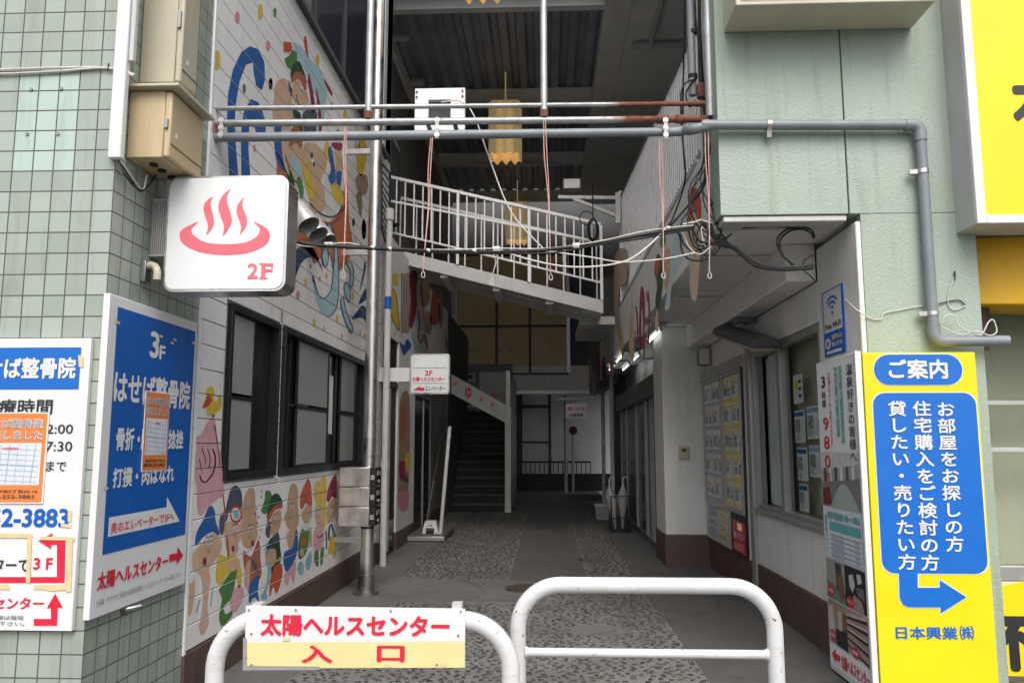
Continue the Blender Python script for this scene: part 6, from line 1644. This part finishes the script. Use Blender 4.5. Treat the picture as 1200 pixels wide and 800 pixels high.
# near edge of each box from its left picture edge on the wall, far edge from its right edge on the door face
ya = P(151, 120, X=XL).y; yb2 = P(237, 170, X=XL + dpt).y; z0_ = P(188, 176, X=XL + dpt).z; z1_ = P(193, 96, X=XL + dpt).z
ebox('electrical_box', 'lower yellowish beige electrical box with rain lid beside the overhead pipes', ya, yb2, z0_, z1_, dpt, 'beige', True)
z0u = P(205, 89, X=XL + dpt).z; ya2 = P(165, 50, X=XL).y; yb3 = P(231, 80, X=XL + dpt).y
ebox('electrical_box', 'upper grey beige electrical box cut off by the top of the picture', ya2, yb3, z0u, z0u + .72, dpt, 'beige_pale', True)

# hot spring lightbox
lb = thing('lightbox_sign', 'white rounded lightbox sign with red hot spring symbol projecting from the wall', 'sign', P(268, 340, Y=4.2))
LY = 4.2; LP = Pl('F', LY)
a, c = LP.uv(197.5, 207), LP.uv(334, 341)
u0, u1, v0, v1 = a[0], c[0], c[1], a[1]
b = MB(); b.slab(LP, rrect(u0, u1, v0, v1, .06, 8), M['chrome'], -.17, 0); b.build('case', lb, bevel=.006)
b = MB(); b.slab(LP, rrect(u0 + .014, u1 - .014, v0 + .014, v1 - .014, .05, 8), M['lightface'], 0, .006)
f = lambda pts: z(pts, 200, 200, 4)
b.poly(LP, curve2(f([(130, 240), (60, 275), (45, 310), (70, 350), (150, 385), (260, 396), (370, 385), (445, 350), (468, 308), (450, 270), (390, 240)]), 5) + curve2(f([(392, 244), (420, 275), (405, 310), (350, 338), (260, 346), (170, 338), (115, 308), (100, 278), (130, 242)]), 5), M['pinkred'], .008)
for q in ([(200, 122), (190, 160), (205, 230), (200, 265), (170, 302), (178, 260), (160, 200), (158, 165), (175, 140)], [(285, 85), (265, 135), (288, 220), (282, 260), (248, 306), (252, 260), (228, 190), (230, 150), (250, 115)], [(346, 127), (338, 165), (360, 225), (355, 262), (328, 300), (332, 262), (312, 200), (314, 168), (328, 145)]):
    b.poly(LP, [(p.x, p.y) for p in smooth_path([Vector((*k, 0)) for k in f(q + [q[0]])], 4)], M['pinkred'], .008)
b.text(LP, '2', (291, 309, 327, 303), M['pinkred'], .008, .02); b.text(LP, 'F', (307, 309, 327, 320), M['pinkred'], .008, .03)
for e in ((304.5, 325.6, 314, 327.2), (304.5, 308.8, 309, 310.2), (318.6, 308.9, 320.6, 314), (291, 323.5, 293, 327.2)): a, c = LP.uv(e[0], e[1]), LP.uv(e[2], e[3]); b.rect(LP, a[0], c[0], c[1], a[1], M['pinkred'], .0095)
b.build('face', lb, smooth=False)
b = MB(); q0, q1 = P(176, 241, Y=4.35), P(197, 306, Y=4.35); b.box(XL + .001, u0 + .03, LY + .03, LY + .15, q1.z, q0.z, M['palegrey'])
for i in range(9): xx = XL + .006 + i * (u0 - XL) / 9; b.box(xx, xx + .006, LY + .022, LY + .0295, q1.z + .01, q0.z - .01, M['midgrey'])
b.build('bracket', lb, bevel=.003)
t = thing('cable_elbow', 'worn white cable elbow on the wall under the hot spring sign bracket', 'cable fitting', P(183, 322, X=XL))
c = P(180, 318, X=XL + .06); b = MB(); b.tube(smooth_path([(XL + .02, c.y, c.z + .03), (XL + .045, c.y, c.z + .035), (XL + .075, c.y - .01, c.z + .02), (XL + .09, c.y - .02, c.z - .01), (XL + .09, c.y - .02, c.z - .05)], 5), .02, M['beige_pale'], 10); b.build('elbow', t); b = MB(); b.box(XL + .001, XL + .03, c.y - .03, c.y + .03, c.z - .06, c.z + .055, M['steel_dk']); b.build('plate', t, bevel=.004)

# ================================================================== guard rails
def grail(name, label, x0, x1, y, top, bar=None):
    t = thing(name, label, 'guard rail', ((x0 + x1) / 2, y, 0), 'white tubular guard rails across the alley mouth')
    r = .0375
    b = MB(); b.tube(fillet([(x0, y, -.06), (x0, y, top - r), (x1, y, top - r), (x1, y, -.06)], .20, 12), r, M['railpaint'], 24); b.build('hoop', t)
    if bar:
        b = MB(); b.tube([(x0, y, bar), (x1, y, bar)], .0205, M['railpaint'], 16)
        for xa, sg in ((x0, 1), (x1, -1)): b.tube([(xa + sg * .034, y, bar), (xa + sg * .041, y, bar), (xa + sg * .052, y, bar)], [.031, .027, .021], M['railpaint'], 16)
        b.build('cross_bar', t)
    for x in (x0, x1): b = MB(); b.tube([(x, y, -.004), (x, y, .02)], .07, M['railpaint'], 20); b.build('foot_collar', t)
    return t


ra, rb_ = P(607, 740, Y=3.9), P(908, 740, Y=3.9)
grail('guard_rail', 'white tubular guard rail with a thin cross bar and no sign on it', ra.x, rb_.x, 3.9, P(750, 676, Y=3.9).z, P(750, 765, Y=3.9).z)
la, lb_ = P(252, 780, Y=3.4), P(598.5, 780, Y=3.4)
gy = 3.4
grail('guard_rail', 'white tubular guard rail carrying the red lettered entrance sign', la.x, lb_.x, gy, P(420, 714, Y=3.4).z, P(420, 815, Y=3.4).z)
es = thing('entrance_sign', 'white and faded yellow board with red lettering fixed on the guard rail', 'sign', (-.8, gy - .05, .6))
EP = Pl('F', gy - .05)
q = [EP.uv(*k) for k in ((288, 709.5), (545, 713), (545, 782), (286, 783))]
b = MB(); b.slab(EP, q[::-1], M['signwhite'], -.01, 0); b.build('board', es, bevel=.002)
b = MB(); b.poly(EP, [(289, 752), (544.5, 750.5), (544.5, 781.5), (288, 782)], M['paleyel'], .002)
b.text(EP, '太陽ヘルスセンター', (306.5, 718.5, 744, 527), M['red'], .004, .035); b.text(EP, '入', (354, 755, 775.5, 390), M['red'], .005, .03); b.text(EP, '口', (442, 755.5, 774.5, 474.5), M['red'], .005, .03)
b.build('lettering', es, smooth=False)
b = MB(); b.poly(EP, [(285.5, 746), (289.5, 747), (289.5, 779), (375, 780), (375, 784), (285, 784.5)], M['alu'], .006)
for e in ((292, 714), (540, 716), (295, 742), (537, 744), (289, 770), (512, 778), (347, 714), (458, 715), (295, 778)): b.disc(EP.pt(*EP.uv(*e), .0025), (0, -1, 0), .004, .003, M['steel_dk'], 8)
for e in ((336, 748), (454, 779), (520, 779)): c = EP.uv(*e); b.rect(EP, c[0] - .013, c[0] + .013, c[1] - .007, c[1] + .007, M['tape'], .0055)
for e in (300, 535): c = EP.uv(e, 711); b.box(c[0] - .02, c[0] + .02, gy - .045, gy + .01, c[1] - .01, c[1] + .012, M['palegrey'])
b.build('fixings', es, smooth=False)

# ================================================================== overhead pipes
def hp(px0, py0, px1, py1): return P(px0, py0, X=XL + .06) if False else P(px0, py0, Y=5.0), P(px1, py1, Y=5.42)
t = thing('thin_steel_pipe', 'thin galvanised pipe, the topmost of the three crossing the alley mouth', 'pipe', (0, 5.2, 3.9))
a, c = hp(236, 127.5, 829, 121.5); b = MB(); b.tube([a, c], .0165, M['rust'], 14); b.build('pipe', t)
b = MB(); b.tube([c - Vector((.09, 0, 0)), c + Vector((.02, 0, 0))], .021, M['rustred'], 12); b.build('end_flange', t)
t = thing('rusty_steel_pipe', 'galvanised pipe with rusty right end, the middle of the three crossing pipes', 'pipe', (0, 5.2, 3.8))
a, c = hp(236, 145, 832, 139.5); b = MB(); b.tube([a, c], .024, M['rust'], 16); b.build('pipe', t)
for e in (773, 796): k = a.lerp(c, (e - 236) / 596); b = MB(); d = (c - a).normalized(); b.tube([k - d * .035, k + d * .035], .031, M['rust'], 14); b.build('coupling', t)
for px_v, l in ((424.5, 'left'), (630.5, 'right')):
    k = a.lerp(c, (px_v - 236) / 596); b = MB(); b.tube([k + Vector((0, 0, .02)), k + Vector((0, 0, 5))], .024, M['galv'], 14); b.tube([k + Vector((0, 0, .02)), k + Vector((0, 0, .07))], .03, M['rustred'], 14); b.build('riser', t)
t = thing('plastic_conduit', 'thick grey plastic conduit crossing the alley and bending down the green wall', 'conduit', (1.5, 5.2, 3.6))
a = P(236, 161.5, Y=5.0); c = P(800, 154.5, Y=5.42)
e1 = P(822, 146.5, Y=5.19); e2 = P(1080, 146.5, Y=5.19); e3 = Vector((e2.x - .012, 5.19, P(1090, 400, Y=5.19).z)); e4 = e3 + Vector((.45, -.02, 0))
b = MB(); b.tube([a, c], .031, M['pvc'], 18); b.build('conduit', t)
b = MB(); b.tube(smooth_path([c - Vector((.1, 0, .001)), c + Vector((.02, -.02, .005)), e1 + Vector((-.06, .03, -.02)), e1 + Vector((.08, 0, 0))], 8), .035, M['pvc'], 18); b.build('bend', t)
b = MB(); b.tube([e1, e2 + Vector((-.06, 0, 0))], .034, M['pvc'], 18); b.tube([e2 + Vector((-.012, 0, -.06)), e3 + Vector((0, 0, .06))], .034, M['pvc'], 18); b.tube([e3 + Vector((.06, 0, 0)), e4], .034, M['pvc'], 18); b.build('conduit', t)
b = MB(); b.tube(fillet([e2 + Vector((-.11, 0, 0)), e2 + Vector((-.012, 0, 0)), e2 + Vector((-.012, 0, -.11))], .06, 8), .039, M['pvc'], 18); b.build('bend', t)
b = MB(); b.tube(fillet([e3 + Vector((0, 0, .11)), e3, e3 + Vector((.11, -.004, 0))], .06, 8), .039, M['pvc'], 18); b.build('bend', t)
for k in (P(901, 146.5, Y=5.19), e2 + Vector((-.012, 0, -.32)), e3 + Vector((0, 0, .18))):
    b = MB(); v = abs(k.x - e3.x) < .05
    d = Vector((0, 0, .013)) if v else Vector((.013, 0, 0)); b.tube([k - d, k + d], .0385, M['steel'], 18)
    s = Vector((-.055, .01, 0)) if v else Vector((0, .01, -.055)); b.bar(k + s * .6, k + s * 1.5, .03, .03, M['alu']); b.build('clip', t)
# tags binding the three pipes
for i, px_t in enumerate((262, 513, 779)):
    k = P(px_t, 140, Y=5.0 + .42 * (px_t - 236) / 596); s = thing('pipe_tie', ('white tie binding the pipes beside the lower electrical box', 'white tie binding the pipes in front of the upper panel', 'white tie binding the pipes at the rusty end')[i], 'tie', k, 'white ties binding the overhead pipes')
    zz0, zz1 = P(px_t, 164, Y=k.y).z, P(px_t, 140, Y=k.y).z
    b = MB(); b.box(k.x - .012, k.x + .012, k.y - .038, k.y - .034, zz0, zz1, M['cablew'])
    for j in range(3): w_ = zz0 + (zz1 - zz0) * (.15 + .35 * j); b.box(k.x - .018, k.x + .018, k.y - .041, k.y - .038, w_ - .012, w_ + .012, M['signwhite'])
    b.build('strap', s)
# panel of an old fitting hanging behind the pipes
t = thing('speaker_panel', 'white square panel with a dark opening hanging behind the overhead pipes', 'panel', P(516, 128, Y=5.42))
QP = Pl('F', 5.42); q = QP.uv(486.5, 104); r = QP.uv(544.5, 153); h0, h1 = QP.uv(502, 117), QP.uv(528, 138)
b = MB(); b.box(q[0], r[0], 5.421, 5.47, h0[1], q[1], M['signwhite']); b.box(q[0], r[0], 5.421, 5.47, r[1], h1[1], M['signwhite']); b.box(q[0], h0[0], 5.4215, 5.469, h1[1], h0[1], M['signwhite']); b.box(h1[0], r[0], 5.4215, 5.469, h1[1], h0[1], M['signwhite']); b.build('panel', t)
b = MB(); b.box(h0[0] - .01, h1[0] + .01, 5.472, 5.56, h1[1] - .01, h0[1] + .01, M['black']); b.build('inner_box', t)
b = MB()
for e in (500, 532): c = P(e, 141.5, Y=5.2); b.bar((c.x, 5.2, c.z), (c.x, 5.425, c.z), .03, .012, M['alu'])
for e in ((488.5, 108), (488.5, 114), (542, 107), (542, 113)): c = QP.uv(*e); b.disc(QP.pt(c[0], c[1], .0), (0, -1, 0), .008, .006, M['rustred'], 8)
b.build('hangers', t)

# strings hanging from the pipes
def string(px0, py0, px1, py1, y, label, mat='pinkstr', wire=True):
    a, c = P(px0, py0, Y=y), P(px1, py1, Y=y)
    t = thing('hanging_string', label, 'string', a, 'strings hanging from the overhead pipes')
    b = MB(); mid = a.lerp(c, .5) + Vector((.008, .01, 0)); d = Vector((.006, -.004, 0))
    b.tube(smooth_path([a, a.lerp(c, .25) - d, mid, a.lerp(c, .8) + d, c], 5), .0036, M[mat], 6); b.tube(smooth_path([a + d * 2, a.lerp(c, .3) + d * 2, mid + d, c], 5), .0032, M[mat], 6); b.build('cord', t)
    b = MB(); b.tube(smooth_path([c, c + Vector((.012, 0, -.02)), c + Vector((.01, 0, -.045)), c + Vector((-.008, 0, -.04)), c + Vector((-.006, 0, -.01))], 4), .003, M['cablew'], 6); b.build('hook', t)
string(505, 162, 495.5, 317, 5.12, 'pink string hanging from the pipes nearest the painted wall side, before the sloping footbridge')
string(637, 140, 645, 320, 5.2, 'pink string hanging below the right riser pipe')
string(773, 165, 777, 318, 5.3, 'pink string hanging in front of the faded red hatted figure')
string(827, 140, 831, 318, 5.2, 'pink string hanging at the corner of the green wall beside the cables')
string(404, 150, 402.5, 318, 5.05, 'pink string hanging in front of the painted ship')
string(582, 290, 576, 325, 5.15, 'short white string hanging from the cable bundle at the middle of the alley', 'cablew')
t = thing('slack_wire', 'thin white wire slanting down from the square panel to the cable bundle', 'wire', P(580, 210, Y=6))
b = MB(); b.tube(smooth_path([P(517, 120, Y=5.41), P(540, 119, Y=5.39), P(556, 137, Y=5.39), P(575, 190, Y=5.38), P(600, 250, Y=5.37), P(640, 295, Y=5.36)], 6), .005, M['cablew'], 6); b.build('wire', t)

# the cable bundle across the alley
cbn = thing('cable_bundle', 'sagging bundle of black and white cables strung across the alley mouth', 'cable bundle', P(600, 292, Y=5.2))
def cyp(px): return 4.75 + (px - 340) / 500 * .65
def cable(pts, r, mat, nm='cable', y=None): b = MB(); b.tube(smooth_path([P(x, q_, Y=(y if y else cyp(x))) for x, q_ in pts], 6), r, M[mat], 8); return b.build(nm, cbn)
cable([(330, 278), (360, 286), (400, 289), (440, 291), (510, 294), (580, 295), (640, 293), (700, 285), (760, 274), (812, 266)], .011, 'blackrub')
cable([(330, 283), (365, 289), (405, 284.5), (440, 291), (520, 292.5), (580, 291), (640, 291), (700, 283), (760, 270), (812, 264)], .004, 'cablew')
cable([(330, 285), (370, 284.5), (410, 290), (440, 292), (520, 296), (600, 297), (650, 296), (700, 287), (760, 278), (812, 268)], .007, 'blackrub')
cable([(330, 279), (370, 287), (420, 288), (470, 293), (540, 294.5), (620, 293), (690, 286), (750, 277), (812, 269)], .006, 'blackrub')
cable([(585, 293), (620, 304), (660, 312), (700, 312), (735, 305), (760, 288), (780, 268)], .006, 'cablew')
cable([(640, 294), (690, 301), (730, 307), (780, 303), (815, 296)], .005, 'cablew')
for e in (383, 388, 437, 457, 502, 556, 582, 675, 783):
    b = MB(); k = P(e, {383: 286, 388: 286, 437: 290, 457: 291.5, 502: 293.5, 556: 294, 582: 292, 675: 288, 783: 267}[e], Y=cyp(e)); big = e in (582, 675)
    b.tube([k - Vector((.012 + .01 * big, 0, 0)), k + Vector((.012 + .01 * big, 0, 0))], .013 if not big else .02, M['cablew'], 8); b.build('cable_clip', cbn)

# cables and conduits climbing the end column, tangle under the green beam
ct = thing('cable_tangle', 'tangle of black cables climbing the column and looping under the green beam', 'cables', P(820, 280, X=XU))
def wire(pts, r=.007, mat='blackrub'): b = MB(); b.tube(smooth_path(pts, 6), r, M[mat], 8); return b.build('cable', ct)
cx = lambda x, y, o=.0: P(x, y, X=XU - .01 - o)
cf = lambda x, y, yy=5.4: P(x, y, Y=yy)
wire([cx(803, -30, .02), cx(801, 80, .03), cx(800, 160, .02), cx(803, 210, .02), cx(790, 252, .03), cf(783, 265)])
wire([cf(818, -40, 5.6), cf(822, 60, 5.6), cf(826, 120, 5.6), cf(829, 160, 5.5), cf(826, 215, 5.5), cf(800, 248, 5.5), cf(786, 264, 5.4)], .008)
wire([cf(822, -40, 5.6), cf(826, 60, 5.6), cf(829, 110, 5.55), cf(828, 200, 5.5), cf(810, 235, 5.45), cf(806, 262, 5.4), cf(815, 290, 5.4), cf(838, 287, 5.4)], .007)
wire([cf(815, 20, 5.6), cf(824, 100, 5.6), cf(830, 180, 5.55), cf(832, 230, 5.5), cf(842, 250, 5.45), cf(840, 262, 5.42)], .006)
wire([cf(812, 95, 5.6), cf(804, 110, 5.5), cf(808, 125, 5.5), cf(815, 118, 5.5)], .007); wire([cf(816, 92, 5.6), cf(800, 102, 5.5), cf(798, 135, 5.5), cf(800, 165, 5.5), cf(803, 200, 5.5)], .006)
wire([cf(785, 266), cf(796, 275), cf(800, 296), cf(812, 305), cf(830, 302), cf(839, 290)]); wire([cf(808, 262), cf(818, 280), cf(825, 284), cf(850, 288), cf(870, 297), cf(885, 309)], .009)
wire([cf(832, 262), cf(838, 278), cf(846, 285), cf(862, 291), cf(880, 305), cf(905, 314), cf(935, 313), cf(953, 310)], .013); wire([cf(828, 285), cf(850, 284), cf(866, 296), cf(885, 311), cf(915, 316), cf(953, 314)], .011); wire([cf(841, 287), cf(858, 289), cf(875, 301), cf(900, 312), cf(953, 312.5)], .012)
wire([cf(929, 311), cf(914, 295), cf(911, 280), cf(922, 269), cf(940, 266), cf(951, 270), cf(955, 278)], .007); wire([cf(932, 312), cf(917, 298), cf(914, 282), cf(925, 271), cf(940, 268.5), cf(950, 273), cf(954, 280)], .007)
wire([cf(936, 312), cf(948, 322), cf(956, 330)], .005); wire([cf(870, 267), cf(900, 265.5), cf(930, 266), cf(953, 262)], .007); wire([cf(940, 310), cf(945, 303), cf(955, 297)], .006)
wire([cf(823, 265), cf(822, 272), cf(828, 290), cf(845, 283)], .004, 'cablew'); wire([cf(815, 260), cf(812, 275), cf(820, 288), cf(848, 280), cf(857, 274)], .006); wire([cf(787, 267), cf(800, 274), cf(808, 290), cf(820, 298), cf(832, 290)], .004, 'cablew')
wire([cf(800, 263), cf(815, 260), cf(822, 258), cf(834, 262)], .006, 'cablew'); wire([cf(827, 262), cf(832, 275), cf(843, 275), cf(852, 280)], .006); wire([cf(822, 258), cf(830, 270), cf(840, 284), cf(853, 291)], .006)
rw = random.Random(21)
for i in range(6):
    a0, a1 = 818 + rw.uniform(0, 16), 800 + rw.uniform(0, 35)
    wire([cf(a0, -30, 5.6), cf(a0 + rw.uniform(-2, 3), 90, 5.58), cf(824 + rw.uniform(0, 9), 165 + rw.uniform(0, 20), 5.5), cf(a1, 225 + rw.uniform(-10, 15), 5.48), cf(a1 + rw.uniform(0, 25), 262 + rw.uniform(-5, 15), 5.43), cf(838 + rw.uniform(-6, 14), 284 + rw.uniform(-8, 8), 5.42)], .0045)
for i in range(2):
    c0 = (835 + rw.uniform(-22, 14), 280 + rw.uniform(-12, 12)); rx, ry = rw.uniform(8, 20), rw.uniform(8, 24)
    wire([cf(c0[0] + rx * math.cos(t_ * .7), c0[1] + ry * math.sin(t_ * .7), 5.42 + .01 * i) for t_ in range(8)], .005)
cg = thing('wall_conduit', 'grey conduits running up the white column beside the green wall', 'conduit', P(815, 120, Y=5.6))
b = MB(); a = P(812, 112, Y=5.62); b.tube([a, a + Vector((0, 0, 2))], .028, M['pvc'], 14); b.build('conduit', cg); b = MB(); a = P(833, 137, Y=5.4); b.tube([a, a + Vector((0, 0, 2))], .034, M['galv'], 14); b.build('conduit', cg); b = MB(); a = P(838, 137, Y=5.46); b.tube([a, a + Vector((0, 0, 2))], .02, M['galv'], 12); b.build('conduit', cg)
b = MB(); a = P(822, 106, Y=5.58); b.box(a.x - .03, a.x + .03, a.y - .03, a.y + .03, a.z - .06, a.z + .05, M['rustred']); b.build('terminal_box', cg, bevel=.006)
b = MB()
for k in (38, 90): a = P(812, k, Y=5.62); b.tube([a - Vector((0, 0, .015)), a + Vector((0, 0, .015))], .034, M['blackrub'], 12)
b.build('tie', cg)
t = thing('coiled_cable', 'small coil of black cable hanging at the right end of the footbridge', 'cable', P(695, 270, Y=12.3))
c = P(695, 270, Y=12.3); b = MB()
for k in range(3): b.tube([c + Vector((math.cos(a_ * PI / 8) * (.06 + .012 * k), .02 * k, math.sin(a_ * PI / 8) * (.16 + .01 * k) + .02)) for a_ in range(17)], .011, M['blackrub'], 6)
b.build('coil', t); b = MB(); b.tube([c + Vector((0, 0, .16)), c + Vector((0, 0, .75))], .01, M['blackrub'], 6); b.tube([c + Vector((math.cos(a_ * PI / 8) * .11 - .1, 0, math.sin(a_ * PI / 8) * .11 + .2)) for a_ in range(17)], .009, M['blackrub'], 6); b.build('lead', t)
# thin stray wires on the green pillar
t = thing('stray_wire', 'thin loose wires straggling over the green pillar around the conduit', 'wire', P(1040, 370, Y=5.24))
g = lambda x, y, o=.01: P(x, y, Y=YR - o)
b = MB(); b.tube(smooth_path([P(990, 350, X=XR - .005), g(1003, 362), g(1018, 372), g(1032, 374), g(1036, 367), g(1055, 363), g(1082, 358)], 6), .004, M['cablew'], 6); b.build('wire', t)
b = MB(); b.tube(smooth_path([g(1100, 356), g(1112, 353), g(1124, 352), g(1131, 357)], 6), .004, M['blackrub'], 6); b.tube(smooth_path([g(1119, 322), g(1113, 340), g(1111, 355), g(1118, 363), g(1132, 358)], 6), .0035, M['greypaint'], 6); b.tube([g(1119, 318), g(1118.5, 328)], .006, M['blackrub'], 6); b.build('wire', t)
b = MB(); b.tube(smooth_path([g(1103, 380, .05), g(1108, 370, .06), g(1118, 370, .06), g(1124, 382, .06), g(1140, 390, .08), g(1150, 392, .1), g(1158, 378, .1), g(1164, 375, .1), g(1168, 388, .1), g(1160, 393, .1), g(1145, 388, .1), g(1128, 392, .06), g(1110, 386, .05), g(1102, 382, .05)], 6), .0045, M['cablew'], 6); b.build('wire', t)
